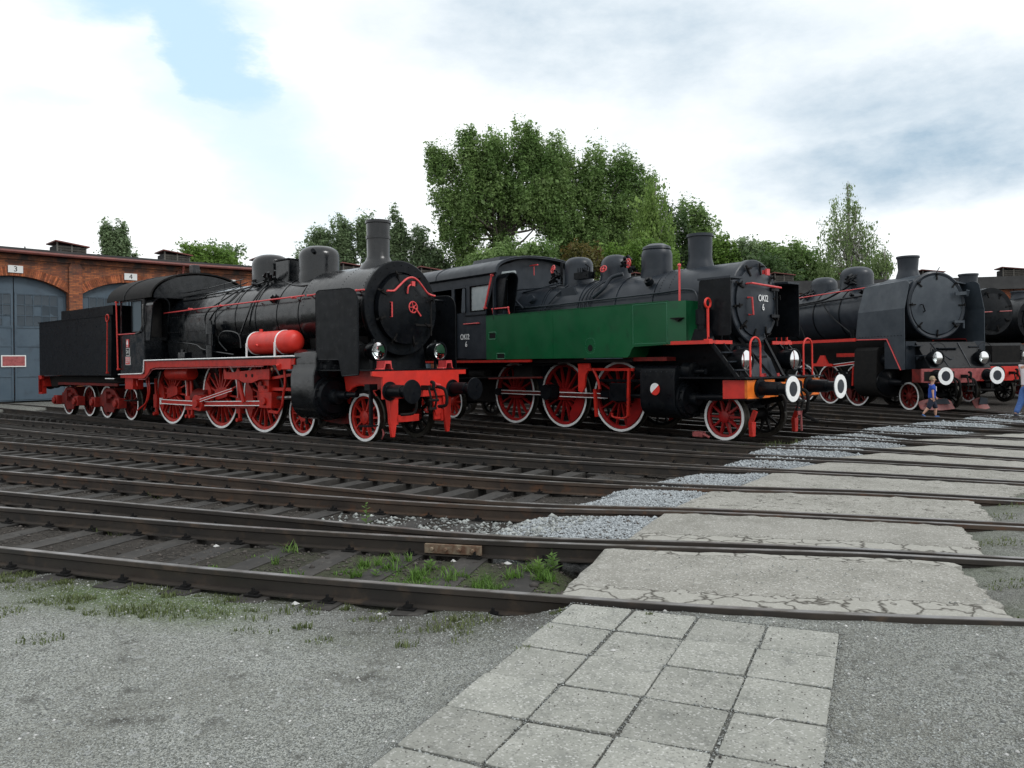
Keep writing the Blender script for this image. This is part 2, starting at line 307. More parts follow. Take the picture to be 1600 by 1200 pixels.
def tag(o, label, cat, group=None):
    o['label'] = label; o['category'] = cat
    if group: o['group'] = group
    return o
FONT = {}
def text_mb(body, size, depth=0.004, sx=1.0):
    cu = bpy.data.curves.new('t', 'FONT'); cu.body = body; cu.size = size; cu.align_x = 'CENTER'; cu.align_y = 'CENTER'; cu.extrude = depth / 2
    o = bpy.data.objects.new('t', cu); COL.objects.link(o); dg = bpy.context.evaluated_depsgraph_get(); me = o.evaluated_get(dg).to_mesh()
    mb = MB(); mb.v = [(v.co.x * sx, v.co.y, v.co.z) for v in me.vertices]; mb.f = [tuple(p.vertices) for p in me.polygons]
    o.evaluated_get(dg).to_mesh_clear(); bpy.data.objects.remove(o); bpy.data.curves.remove(cu); return mb
def xf(mb, Mx):
    r = MB(); r.v = [tuple(Mx @ Vector(p)) for p in mb.v]; r.f = list(mb.f); return r
def npmesh(name, V, F, material, kind=None, smooth=False, parent=None):
    """mesh from numpy arrays: all faces with the same number of corners"""
    me = bpy.data.meshes.new(name); nf, k = F.shape
    me.vertices.add(len(V)); me.vertices.foreach_set('co', V.astype(np.float32).ravel()); me.loops.add(nf * k); me.loops.foreach_set('vertex_index', F.astype(np.int32).ravel())
    me.polygons.add(nf); me.polygons.foreach_set('loop_start', np.arange(0, nf * k, k, dtype=np.int32)); me.update(calc_edges=True)
    if smooth: me.polygons.foreach_set('use_smooth', [True] * nf)
    me.materials.append(MATS[material]) if material else None
    o = bpy.data.objects.new(name, me); COL.objects.link(o)
    if kind: o['kind'] = kind
    if parent: o.parent = parent
    return o

# ------------------------------------------------------------------ the yard: rails, ground, crossing
RAILS={
'A':[[-32.7,17.456],[-4.6,6.95],[-2.0,6.01],[-0.02,5.42],[1.24,5.08],[2.2,4.88],[3.11,4.74],[11.017,3.524]],
'B':[[-34.02,19.446],[-5.92,8.94],[-2.55,7.68],[-0.01,6.97],[1.63,6.65],[2.89,6.41],[4.0,6.09],[11.687,3.874]],
'C':[[-33.935,22.626],[-6.68,10.09],[-2.77,8.34],[-0.01,7.17],[1.68,6.86],[2.96,6.55],[4.08,6.2],[11.716,3.814]],
'D':[[-35.225,24.586],[-7.97,12.05],[-3.27,9.88],[-0.01,8.61],[2.02,8.22],[3.51,7.77],[4.82,7.32],[12.386,4.721]],
'E':[[-35.348,29.341],[-9.42,14.25],[-3.59,10.84],[-0.01,8.9],[2.07,8.41],[3.59,7.95],[4.93,7.49],[12.497,4.893]],
'F':[[-37.048,31.921],[-11.12,16.83],[-4.27,12.91],[-0.01,10.64],[2.39,9.71],[4.18,9.24],[5.67,8.61],[13.038,5.494]],
'G':[[-38.024,37.918],[-13.57,20.54],[-4.74,14.33],[-0.01,11.19],[2.46,9.98],[4.28,9.47],[5.8,8.8],[13.12,5.573]],
'H':[[-40.554,41.758],[-16.1,24.38],[-5.55,16.79],[-0.01,13.06],[2.85,11.58],[4.83,10.68],[6.47,9.82],[13.555,6.105]],
'I':[[-30.479,39.468],[-30.403,39.403],[-17.106,28.026],[-3.81,16.648],[2.92,11.86],[4.94,10.92],[6.6,10.02],[13.633,6.207]],
'J':[[-29.491,40.623],[-29.415,40.558],[-16.118,29.18],[-2.822,17.803],[3.23,13.09],[5.45,12.03],[7.21,10.94],[14.011,6.728]],
'K':[[-17.138,34.067],[-17.067,33.996],[-11.45,28.3],[-5.833,22.603],[3.35,13.59],[5.62,12.41],[7.4,11.23],[14.068,6.81]],
'L':[[-16.055,35.134],[-15.985,35.063],[-10.368,29.367],[-4.751,23.671],[3.69,14.94],[6.13,13.53],[7.92,12.02],[14.035,6.862]],
'M':[[-18.893,43.212],[-18.829,43.135],[-7.046,29.003],[4.738,14.871],[6.35,14.02],[8.12,12.32],[13.89,6.778]],
'N':[[-17.725,44.185],[-17.661,44.109],[-5.878,29.976],[5.905,15.844],[6.95,15.33],[8.88,13.47],[14.64,7.919]],
'O':[[-10.492,39.794],[-10.435,39.712],[-7.545,35.632],[-4.656,31.551],[7.17,15.83],[9.16,13.9],[14.903,8.33]],
'P':[[-9.252,40.672],[-9.194,40.591],[-6.305,36.51],[-3.415,32.429],[7.64,16.86],[9.9,15.02],[16.104,9.969]],
'Q':[[-6.884,42.21],[-6.833,42.124],[-4.28,37.825],[-1.727,33.525],[7.88,17.38],[10.14,15.38],[16.131,10.078]],
'R':[[-5.577,42.986],[-5.526,42.9],[-2.973,38.601],[-0.42,34.302],[8.65,19.08],[11.0,16.69],[16.609,10.986]],
'S':[[-3.093,44.329],[-3.049,44.239],[-0.85,39.749],[1.35,35.259],[8.91,19.65],[11.29,17.13],[16.783,11.314]],
'T':[[-1.728,44.998],[-1.684,44.908],[0.515,40.418],[2.715,35.928],[9.74,21.49],[12.15,18.42],[17.09,12.127]],
'U':[[0.855,46.137],[0.892,46.044],[3.824,38.601],[6.756,31.157],[12.38,18.77],[15.687,11.486]],
'V':[[2.269,46.694],[2.306,46.601],[5.238,39.158],[8.17,31.714],[13.41,20.34],[16.757,13.074]],
'W':[[4.846,47.594],[4.875,47.498],[7.214,39.848],[9.553,32.197],[13.7,20.77],[16.429,13.25]],
'X':[[6.299,48.038],[6.329,47.943],[8.668,40.292],[11.007,32.642],[14.55,22.06],[17.09,14.474]],
'Y':[[5.722,53.243],[5.744,53.146],[9.619,35.568],[13.495,17.99],[15.217,10.178]],
'Z':[[7.207,53.571],[7.228,53.473],[11.104,35.895],[14.979,18.317],[16.701,10.505]],
}
def smooth_line(P, step=0.35):
    P = [Vector(p) for p in P]; out = []
    for i in range(len(P) - 1):
        p0 = P[i - 1] if i > 0 else P[i] * 2 - P[i + 1]; p1, p2 = P[i], P[i + 1]; p3 = P[i + 2] if i + 2 < len(P) else P[i + 1] * 2 - P[i]
        L_ = (p2 - p1).length; n = max(1, int(L_ / step)) if L_ < 15 else max(2, int(L_ / 3))
        t0 = 0.0; t1 = max(1e-4, (p1 - p0).length ** 0.5); t2 = t1 + max(1e-4, L_ ** 0.5); t3 = t2 + max(1e-4, (p3 - p2).length ** 0.5)
        for k in range(n):
            t_ = t1 + (t2 - t1) * k / n
            A1 = (t1 - t_) / (t1 - t0) * p0 + (t_ - t0) / (t1 - t0) * p1; A2 = (t2 - t_) / (t2 - t1) * p1 + (t_ - t1) / (t2 - t1) * p2; A3 = (t3 - t_) / (t3 - t2) * p2 + (t_ - t2) / (t3 - t2) * p3
            B1 = (t2 - t_) / (t2 - t0) * A1 + (t_ - t0) / (t2 - t0) * A2; B2 = (t3 - t_) / (t3 - t1) * A2 + (t_ - t1) / (t3 - t1) * A3
            out.append((t2 - t_) / (t2 - t1) * B1 + (t_ - t1) / (t2 - t1) * B2)
    out.append(P[-1]); return out
RL = {k: smooth_line(v) for k, v in RAILS.items()}
RA = {k: np.array([tuple(p) for p in v]) for k, v in RL.items()}
def rail_y(k, x):
    a = RA[k]; o = np.argsort(a[:, 0]); return np.interp(x, a[o, 0], a[o, 1])
def rail_mb(line):
    prof = [(-.036, 0), (.036, 0), (.036, -.035), (.010, -.05), (.009, -.125), (.065, -.138), (.065, -.15), (-.065, -.15), (-.065, -.138), (-.009, -.125), (-.010, -.05), (-.036, -.035)]
    mb = MB(); n = len(prof)
    for i, p in enumerate(line):
        d = (line[min(i + 1, len(line) - 1)] - line[max(i - 1, 0)]).normalized(); s_ = Vector((-d.y, d.x))
        mb.v += [(p.x + s_.x * a, p.y + s_.y * a, b) for a, b in prof]
    for i in range(len(line) - 1):
        for j in range(n): mb.f.append((i * n + j, i * n + (j + 1) % n, (i + 1) * n + (j + 1) % n, (i + 1) * n + j))
    return mb
def rail_head_mb(line):
    mb = MB()
    for i, p in enumerate(line):
        d = (line[min(i + 1, len(line) - 1)] - line[max(i - 1, 0)]).normalized(); s_ = Vector((-d.y, d.x))
        mb.v += [(p.x + s_.x * a, p.y + s_.y * a, b) for a, b in ((-.027, .003), (.027, .003), (.027, -.003), (-.027, -.003))]
    for i in range(len(line) - 1):
        for j in range(4): mb.f.append((i * 4 + j, i * 4 + (j + 1) % 4, i * 4 + 4 + (j + 1) % 4, i * 4 + 4 + j))
    return mb
SLP = MB().box(-1.25, 1.25, -.12, .12, -.15, 0)
sl_mesh = []
for v_ in range(5):
    q = MB(); q.v = [(x + random.uniform(-.04, .04), y + random.uniform(-.012, .012), z + random.uniform(-.008, .004)) for x, y, z in SLP.v]; q.f = SLP.f
    me = mesh('sleeper', q, False); me.materials.append(MATS['sleeper_wood']); sl_mesh.append(me)
cl = MB(); cl.box(-.12, .12, -.065, .065, 0, .012); cl.box(-.105, -.05, -.03, .03, .012, .030); cl.box(.05, .105, -.03, .03, .012, .030)
for sx in (-1, 1): cl.cyl((sx * .088, 0, .03), (sx * .088, 0, .062), .015, .012, 6)
clip_mesh = mesh('rail_clip', cl, False); clip_mesh.materials.append(MATS['dull_black'])
TRACKS = [('AB', 'nearest railway track, edging the grey gravel yard, with grass between its sleepers', 12, 60, 3.5, 'rail_dark', 'rail_dark'),
 ('CD', 'second railway track from the front, with small weeds and rubble between its rails', 13, 70, 4.0, 'rail_dark', 'rail'),
 ('EF', 'third railway track from the front, with rusty brown rails over dark sleepers', 15, 80, 4.6, 'rail', 'rail'),
 ('GH', 'fourth railway track from the front, empty, just before the red-tank locomotive', 17, 90, 5.5, 'rail_dark', 'rail_dark'),
 ('IJ', 'railway track under the black locomotive with the red air tank', 20, 100, 6.5, 'rail_dark', 'rail_dark'),
 ('KL', 'empty railway track between the red-tank locomotive and the green tank locomotive', 16, 60, 8, 'rail_dark', 'rail_dark'),
 ('MN', 'railway track carrying the green-sided tank locomotive', 18, 90, 9, 'rail_dark', 'rail_dark'),
 ('OP', 'first empty railway track behind the green tank locomotive', 10, 50, 9, 'rail_dark', 'rail_dark'),
 ('QR', 'second empty railway track behind the green tank locomotive', 10, 50, 10, 'rail_dark', 'rail_dark'),
 ('ST', 'third empty railway track behind the green tank locomotive', 10, 50, 11, 'rail_dark', 'rail_dark'),
 ('UV', 'fourth empty railway track behind the green tank locomotive', 10, 40, 12, 'rail_dark', 'rail_dark'),
 ('WX', 'empty railway track just in front of the snow-scoop locomotive, under the walking boy', 10, 40, 13, 'rail_dark', 'rail_dark'),
 ('YZ', 'railway track carrying the slate grey locomotive with the snow scoops', 10, 40, 14, 'rail_dark', 'rail_dark')]
SLAB_X = {'AB': .25, 'CD': 1.3, 'EF': 1.9, 'GH': 3.0, 'IJ': 4.3, 'KL': 5.3, 'MN': 6.7, 'OP': 7.8, 'QR': 9.4, 'ST': 10.9, 'UV': 12.4, 'WX': 13.6, 'YZ': 99}
GRAV_X = {'AB': 9, 'CD': -.5, 'EF': .3, 'GH': 1.1, 'IJ': 2.7, 'KL': 4.0, 'MN': 5.4, 'OP': 7.2, 'QR': 9.0, 'ST': 11, 'UV': 12.6, 'WX': 14, 'YZ': 99}
for names, lab, back, nmax, xr, m1, m2 in TRACKS:
    root = thing('railway_track', lab, 'railway track')
    for k, mm in zip(names, (m1, m2)):
        o = obj('rail', rail_mb(RL[k]), mm, root, smooth=False); h_ = obj('running_surface', rail_head_mb(RL[k]), 'rail_top', o, smooth=False)
    a, b = RA[names[0]], RA[names[1]]
    # arc length along the near rail, sleepers square to it
    seg = np.linalg.norm(np.diff(a, axis=0), axis=1); cum = np.concatenate([[0], np.cumsum(seg)]); tot = cum[-1]; s_ = 0.3; cnt = 0
    while s_ < tot and cnt < 120:
        px_ = np.interp(s_, cum, a[:, 0]); py_ = np.interp(s_, cum, a[:, 1]); e = min(s_ + .4, tot); dx = np.interp(e, cum, a[:, 0]) - np.interp(max(e - .8, 0), cum, a[:, 0]); dy = np.interp(e, cum, a[:, 1]) - np.interp(max(e - .8, 0), cum, a[:, 1])
        L_ = sqrt(dx * dx + dy * dy); dx /= L_; dy /= L_; nx, ny = -dy, dx
        j = np.argmin((b[:, 0] - px_) ** 2 + (b[:, 1] - py_) ** 2)
        # distance to the far rail along the normal
        tx = b[:, 0] - px_; ty = b[:, 1] - py_; along = tx * dx + ty * dy; o_ = np.argsort(along); gd = float(np.interp(0, along[o_], (tx * nx + ty * ny)[o_])); gd = min(max(gd, 1.0), 1.9)
        lim = GRAV_X[names]
        vis = abs(px_) < py_ * 0.78 + 1.5 and py_ < 38
        if vis and px_ < lim:
            ofs = gd / 2 + (.28 if names == 'AB' else 0); cx, cy = px_ + nx * ofs, py_ + ny * ofs; an = atan2(ny, nx)
            zt = -.150 if names == 'AB' else (-.150 if px_ < lim - 1.2 else -.155)
            o = bpy.data.objects.new('sleeper', random.choice(sl_mesh)); COL.objects.link(o); o.parent = root; o.location = (cx, cy, zt); o.rotation_euler = (0, 0, an + random.uniform(-.02, .02)); o.scale = (1, 1, 1)
            if py_ < 22:
                for q, (rx, ry) in enumerate(((px_, py_), (px_ + nx * gd, py_ + ny * gd))):
                    c_ = bpy.data.objects.new('rail_clip', clip_mesh); COL.objects.link(c_); c_.parent = root; c_.location = (rx, ry, zt); c_.rotation_euler = (0, 0, an)
            cnt += 1
        s_ += .64 if py_ < 9 else .62
# fish plate on the near rail of the second pair and a bolted one beside it
ln = RL['B']; P0 = Vector((-.80, float(rail_y('B', -.80)))); P1 = Vector((-.28, float(rail_y('B', -.28)))); d = (P1 - P0).normalized(); nrm = Vector((-d.y, d.x))
fp = MB(); c = (P0 + P1) / 2 - nrm * .055; fp.obox((c.x, c.y, -.085), (d.x * .27, d.y * .27, 0), (nrm.x * .018, nrm.y * .018, 0), (0, 0, .042))
for k in range(4):
    b = c + d * (-.195 + .13 * k) - nrm * .015; fp.cyl((b.x, b.y, -.085), (b.x - nrm.x * .03, b.y - nrm.y * .03, -.085), .02, .018, 6)
tag(obj('fish_plate', fp, 'rust', bevel=.003), 'rusty bolted joint plate on the second rail from the front', 'rail joint')

# --- raster of ground zones (metres, 0.1 m cells)
GX0, GY0, GS, GW, GH_ = -32.0, 0.0, 0.1, 760, 600
gx = GX0 + GS * np.arange(GW); gy = GY0 + GS * np.arange(GH_); XX, YY = np.meshgrid(gx, gy)
def inpoly(px_, py_, poly):
    r = np.zeros(px_.shape, bool); n = len(poly)
    for i in range(n):
        x0, y0 = poly[i]; x1, y1 = poly[(i + 1) % n]
        if y0 == y1: continue
        c_ = ((y0 > py_) != (y1 > py_)) & (px_ < (x1 - x0) * (py_ - y0) / (y1 - y0) + x0); r ^= c_
    return r
def blur(a, n=2):
    for _ in range(n):
        a = (np.roll(a, 1, 0) + np.roll(a, -1, 0) + a) / 3; a = (np.roll(a, 1, 1) + np.roll(a, -1, 1) + a) / 3
    return a
GRAVEL = [[(-.26, 7.29), (.05, 8.0), (.33, 8.24), (1.63, 8.32), (1.1, 7.02)], [(.4, 8.62), (.9, 9.2), (1.44, 9.65), (2.5, 9.6), (1.85, 8.6)], [(1.27, 9.8), (2.0, 10.7), (2.65, 11.3), (3.75, 11.05), (2.9, 9.8)],
 [(2.87, 11.6), (3.6, 12.6), (4.16, 13.14), (5.0, 12.56), (4.0, 11.23)], [(4.12, 13.6), (4.8, 14.6), (5.33, 14.95), (6.4, 14.02), (5.2, 12.79)], [(5.48, 15.1), (6.3, 16.3), (7.15, 16.8), (8.1, 15.61), (6.6, 14.21)],
 [(7.34, 16.81), (8.3, 18.2), (9.35, 18.7), (10.5, 17.74), (8.8, 16.22)], [(9.35, 18.6), (10.3, 19.6), (11.23, 19.9), (12.2, 19.22), (10.6, 17.73)], [(11.35, 19.9), (13.0, 21.6), (14.63, 22.4), (14.8, 19.71), (11.5, 18.71)]]
yA = rail_y('A', XX)
fore = (YY < yA - .02).astype(float)
lg = np.zeros_like(XX)
for p in GRAVEL:
    _p = np.array(p); _m = _p.mean(0); lg = np.maximum(lg, inpoly(XX, YY, [tuple(v) for v in _m + (_p - _m) * 1.15]))
# pale gravel only between the rail pairs, never on the rails themselves
tr0 = ((YY >= yA) & (YY < rail_y('B', XX)) & (XX < .4)).astype(float)
yard_far = (np.hypot(XX - 20, YY + 3) > 52).astype(float)
track1 = ((YY >= rail_y('C', XX)) & (YY < rail_y('D', XX))).astype(float)
right = ((XX > 3.4 + (YY - 6) * .55) & (YY > yA) & (YY < 12)).astype(float)
nz = np.array([[0.0]])
def vnoise(shape, cell, seed):
    r = np.random.default_rng(seed); h_, w_ = shape[0] // cell + 3, shape[1] // cell + 3; a = r.random((h_, w_))
    yi = np.arange(shape[0]) / cell; xi = np.arange(shape[1]) / cell; y0 = yi.astype(int); x0 = xi.astype(int); fy = (yi - y0)[:, None]; fx = (xi - x0)[None, :]; fy = fy * fy * (3 - 2 * fy); fx = fx * fx * (3 - 2 * fx)
    return (a[y0][:, x0] * (1 - fy) + a[y0 + 1][:, x0] * fy) * (1 - fx) + (a[y0][:, x0 + 1] * (1 - fy) + a[y0 + 1][:, x0 + 1] * fy) * fx
NZ = vnoise(XX.shape, 12, 1) * .5 + vnoise(XX.shape, 5, 2) * .3 + vnoise(XX.shape, 2, 3) * .2
deep = -.34 + .07 * (NZ - .5)
z = deep.copy()
rub = ((XX > GRAVEL[0][0][0] - 2.2 + (YY - 7.3) * .75) & (YY > rail_y('C', XX)) ).astype(float)     # rubble spills up towards the pale gravel
z = np.where(rub > 0, np.minimum(-.15, z + .12 + .08 * NZ), z)
z = np.where(track1 > 0, -.165 + .05 * (NZ - .5), z); z = np.where(tr0 > 0, -.158 + .03 * (NZ - .5), z)
fore = np.where(XX > .45, (YY < yA + .04).astype(float), fore)
foreh = -.145 + .125 * np.clip((XX + .8) / 1.5, 0, 1) + .018 * (NZ - .5) - .02 * np.clip(1 - np.abs(YY - yA) / .5, 0, 1) * (XX < .2)
z = np.where(fore > 0, foreh, z)
z = np.where(lg > 0, -.035 + .03 * (NZ - .5), z); z = np.where(right > 0, -.03 + .02 * (NZ - .5), z); z = np.where(yard_far > 0, -.06 + .03 * NZ, z)
z = np.where((XX > 8.5) & (YY > 17) & (YY < 34) & (XX > (YY - 17) * .5 + 7), np.maximum(z, -.12 + .04 * NZ), z)
pvm = inpoly(XX, YY, [(.45, 5.4), (2.1, 4.72), (.2, .9), (-1.6, 1.4)]); z = np.where(pvm, -.017, z)
crs = inpoly(XX, YY, [(.35, 5.3), (.8, 6.8), (1.0, 7.0), (1.6, 8.35), (2.5, 9.7), (3.8, 11.2), (5, 12.6), (6.4, 14.1), (8, 15.5), (9.2, 17), (11.2, 18.7), (13, 18.5), (11, 15), (9.5, 12.5), (8, 10.5), (6.6, 9.9), (5.4, 8.7), (4.5, 7.4), (3.6, 5.9), (3.2, 4.8), (2.0, 4.95), (1, 5.15)]); z = np.where(crs, -.075, z)
GZ = blur(z, 1); FORE = blur(fore, 2); LG = blur(lg, 1)
dA = yA - YY
moss = np.clip(1 - np.abs(dA - .45) / .55, 0, 1) * (XX < -.1) * np.clip((vnoise(XX.shape, 9, 8) - .35) * 3, 0, 1)
moss = np.maximum(moss, tr0 * np.clip((XX + 3) / 2, 0, 1) * .55 * np.clip((vnoise(XX.shape, 4, 9) - .3) * 3, 0, 1))
moss = np.maximum(moss, right * .3 * np.clip((vnoise(XX.shape, 6, 12) - .4) * 3, 0, 1))
MOSS = blur(moss, 1); pv_in = inpoly(XX, YY, [(.42, 5.15), (1.95, 4.6), (.0, .9), (-1.6, 1.4)]); DARK = blur(np.clip(np.maximum(1 - fore, np.maximum(.75 * np.clip(1.25 - dA / .7 + .9 * (vnoise(XX.shape, 7, 31) - .5), 0, 1) * (XX < 1.2), .16 * (XX > 1.6 + (YY - 4) * .4))), 0, 1), 2); DARK = np.where(pv_in, .6, DARK); DARK = np.where(right > 0, .35, DARK) * (1 - .55 * yard_far)
def sample(A, x, y):
    i = np.clip((np.asarray(x) - GX0) / GS, 0, GW - 1.001); j = np.clip((np.asarray(y) - GY0) / GS, 0, GH_ - 1.001); i0 = i.astype(int); j0 = j.astype(int); fi, fj = i - i0, j - j0
    return (A[j0, i0] * (1 - fi) + A[j0, i0 + 1] * fi) * (1 - fj) + (A[j0 + 1, i0] * (1 - fi) + A[j0 + 1, i0 + 1] * fi) * fj
xs = np.concatenate([[-900, -300, -120, -60, -40], np.arange(-32, -9, .3), np.arange(-9, 12, .07), np.arange(12, 43, .3), [60, 120, 300, 900]])
ys = np.concatenate([[-300, -100, -30, -8, -2, 0, 1], np.arange(1.5, 12, .07), np.arange(12, 24, .16), np.arange(24, 59.5, .5), [75, 120, 300, 1200]])
GXm, GYm = np.meshgrid(xs, ys); zz_ = sample(GZ, GXm, GYm); out_ = (GXm < -31) | (GXm > 43) | (GYm > 59) | (GYm < .05); zz_ = np.where(out_ & (GYm > 20), -.08, zz_)
V = np.stack([GXm.ravel(), GYm.ravel(), zz_.ravel()], 1); nx_, ny_ = len(xs), len(ys); ii = np.arange(nx_ - 1)[None, :] + nx_ * np.arange(ny_ - 1)[:, None]; ii = ii.ravel()
F = np.stack([ii, ii + 1, ii + 1 + nx_, ii + nx_], 1)
# ground material: three soils mixed by attribute
gm = bpy.data.materials.new('ground_soil'); gm.use_nodes = True; MATS['ground_soil'] = gm; t = gm.node_tree; b = t.nodes['Principled BSDF']; b.inputs['Roughness'].default_value = .92; b.inputs['Specular IOR Level'].default_value = .25
at = t.nodes.new('ShaderNodeAttribute'); at.attribute_name = 'zone'; sp = t.nodes.new('ShaderNodeSeparateColor'); t.links.new(at.outputs['Color'], sp.inputs[0])
tcn = t.nodes.new('ShaderNodeTexCoord').outputs['Object']
def gn(scale, det=8, rough=.65):
    n = t.nodes.new('ShaderNodeTexNoise'); n.inputs['Scale'].default_value = scale; n.inputs['Detail'].default_value = det; n.inputs['Roughness'].default_value = rough; t.links.new(tcn, n.inputs[0]); return n.outputs[0]
def gmix(f, a, c):
    n = t.nodes.new('ShaderNodeMix'); n.data_type = 'RGBA'; t.links.new(f, n.inputs[0])
    for i, v in ((6, a), (7, c)):
        if isinstance(v, tuple): n.inputs[i].default_value = v + (1,)
        else: t.links.new(v, n.inputs[i])
    return n.outputs[2]
def gr(v, a, c):
    r = t.nodes.new('ShaderNodeMapRange'); t.links.new(v, r.inputs[0]); r.inputs[1].default_value = a; r.inputs[2].default_value = c; return r.outputs[0]
vo = t.nodes.new('ShaderNodeTexVoronoi'); vo.inputs['Scale'].default_value = 130; t.links.new(tcn, vo.inputs[0]); vs = t.nodes.new('ShaderNodeSeparateColor'); t.links.new(vo.outputs['Color'], vs.inputs[0])
vo2 = t.nodes.new('ShaderNodeTexVoronoi'); vo2.inputs['Scale'].default_value = 32; t.links.new(tcn, vo2.inputs[0]); vs2 = t.nodes.new('ShaderNodeSeparateColor'); t.links.new(vo2.outputs['Color'], vs2.inputs[0])
gravel = gmix(gr(vs.outputs[0], .1, .95), (.120, .126, .114), (.43, .445, .415)); gravel = gmix(gr(gn(.9), .46, .80), gravel, (.175, .177, .155)); gravel = gmix(gr(gn(4.1), .56, .70), gravel, (.092, .092, .083)); gravel = gmix(gr(gn(40, 4), .62, .70), gravel, (.11, .11, .105))
gravel = gmix(gr(vs2.outputs[1], .965, .99), gravel, (.34, .35, .34))
cin = gmix(gr(vs2.outputs[0], .2, 1), (.018, .016, .014), (.070, .062, .054)); cin = gmix(gr(gn(2.2), .4, .68), cin, (.038, .033, .028))
pale = gmix(gr(vs2.outputs[0], .1, .9), (.17, .19, .205), (.33, .36, .385))
mossc = gmix(gr(gn(30, 5), .4, .6), (.050, .085, .022), (.11, .155, .05))
cc = gmix(sp.outputs[0], gravel, cin); cc = gmix(sp.outputs[2], cc, mossc); cc = gmix(sp.outputs[1], cc, pale); t.links.new(cc, b.inputs['Base Color'])
bp = t.nodes.new('ShaderNodeBump'); bp.inputs['Distance'].default_value = .012; bp.inputs['Strength'].default_value = .9; mh = t.nodes.new('ShaderNodeMath'); mh.operation = 'ADD'; t.links.new(vo.outputs['Distance'], mh.inputs[0]); t.links.new(gn(60, 3), mh.inputs[1]); t.links.new(mh.outputs[0], bp.inputs['Height']); t.links.new(bp.outputs[0], b.inputs['Normal'])
gnd = npmesh('ground', V, F, 'ground_soil', 'structure', smooth=True)
ca = gnd.data.color_attributes.new('zone', 'FLOAT_COLOR', 'POINT'); cols = np.stack([sample(DARK, GXm, GYm).ravel(), sample(LG, GXm, GYm).ravel(), sample(MOSS, GXm, GYm).ravel(), np.ones(GXm.size)], 1); ca.data.foreach_set('color', cols.astype(np.float32).ravel())

# --- loose stones as real geometry
OCT = np.array([(1, 0, 0), (-1, 0, 0), (0, 1, 0), (0, -1, 0), (0, 0, .7), (0, 0, -.7)], float); OF = np.array([(0, 2, 4), (2, 1, 4), (1, 3, 4), (3, 0, 4), (2, 0, 5), (1, 2, 5), (3, 1, 5), (0, 3, 5)])
def stones(name, pts, size, material, sink=.3, seed=1):
    r = np.random.default_rng(seed); n = len(pts); s_ = size * np.exp(r.normal(0, .35, n)); a = r.random(n) * 2 * pi
    D = OCT[None] * (1 + r.uniform(-.35, .35, (n, 6, 3))) * s_[:, None, None] * np.array([1, .8, .75]); ca_, sa_ = np.cos(a)[:, None], np.sin(a)[:, None]
    x = D[..., 0] * ca_ - D[..., 1] * sa_; y = D[..., 0] * sa_ + D[..., 1] * ca_; zq = sample(GZ, pts[:, 0], pts[:, 1])[:, None] + s_[:, None] * (.45 - sink)
    V = np.stack([x + pts[:, :1], y + pts[:, 1:2], D[..., 2] + zq], -1).reshape(-1, 3); F = (OF[None] + 6 * np.arange(n)[:, None, None]).reshape(-1, 3)
    return npmesh(name, V, F, material, 'stuff')
r_ = np.random.default_rng(3)
PAVE_O = np.array((.82, 5.62)); PAVE_U = np.array((.385, -.158)); PAVE_V = np.array((-.182, -.387))
def in_pave(p):
    o = np.array((.39, 5.22)) - PAVE_V * 0; A_ = np.array([PAVE_U, PAVE_V]).T; q = np.linalg.solve(A_, (p - o).T).T; return (q[:, 0] > -.05) & (q[:, 0] < 4.05) & (q[:, 1] > .0) & (q[:, 1] < 12)
n = 130000; yq = 2.3 + 5.2 * r_.random(n) ** 1.1; xq = (r_.random(n) * 2 - 1) * (yq * .72 + .3); P = np.stack([xq, yq], 1); ok = (P[:, 1] < rail_y('A', P[:, 0]) - .06) & ~in_pave(P)
P2 = np.stack([r_.uniform(2.6, 7.5, 16000), r_.uniform(4.5, 10, 16000)], 1); P = np.concatenate([P[ok], P2[(P2[:, 0] > 3.3 + (P2[:, 1] - 4.8) * .62) & (P2[:, 1] > rail_y('A', P2[:, 0]) + .05)]]); ok = slice(None)
stones('gravel', P[ok], .0046, 'pebble', .45)
n = 5000; yq = 2.4 + 5 * r_.random(n); xq = (r_.random(n) * 2 - 1) * (yq * .72 + .3); P = np.stack([xq, yq], 1); ok = (P[:, 1] < rail_y('A', P[:, 0]) - .06) & ~in_pave(P)
stones('coarse_gravel', P[ok][:700], .008, 'stone_white', .3, 5)
n = 900; q_ = r_.random((n, 2)); q_ = np.array([.39, 5.22]) + q_[:, :1] * 4 * PAVE_U + q_[:, 1:] * 8 * PAVE_V; n_b = GZ.copy(); GZ[:] = -.009; stones('gravel', q_, .0036, 'cinder', .2, 21); jl = np.array([.39, 5.22]) + np.where(r_.random((3600, 1)) < .5, np.concatenate([r_.integers(0, 5, (3600, 1)) * 1.0, r_.random((3600, 1)) * 8], 1), np.concatenate([r_.random((3600, 1)) * 4, r_.integers(0, 9, (3600, 1)) * 1.0], 1)) @ np.array([PAVE_U, PAVE_V]) + r_.normal(0, .006, (3600, 2)); GZ[:] = -.013; stones('gravel', jl, .0046, 'pebble', .2, 23); q2_ = np.stack([r_.uniform(.9, 3.2, 1500), r_.uniform(5.0, 7.5, 1500)], 1); q2_ = q2_[inpoly(q2_[:, 0], q2_[:, 1], [(.9, 6.6), (.6, 5.7), (3.1, 5.0), (3.4, 5.7)])]; GZ[:] = .0; stones('gravel', q2_, .0045, 'pebble', .2, 22); GZ[:] = n_b
pts = []
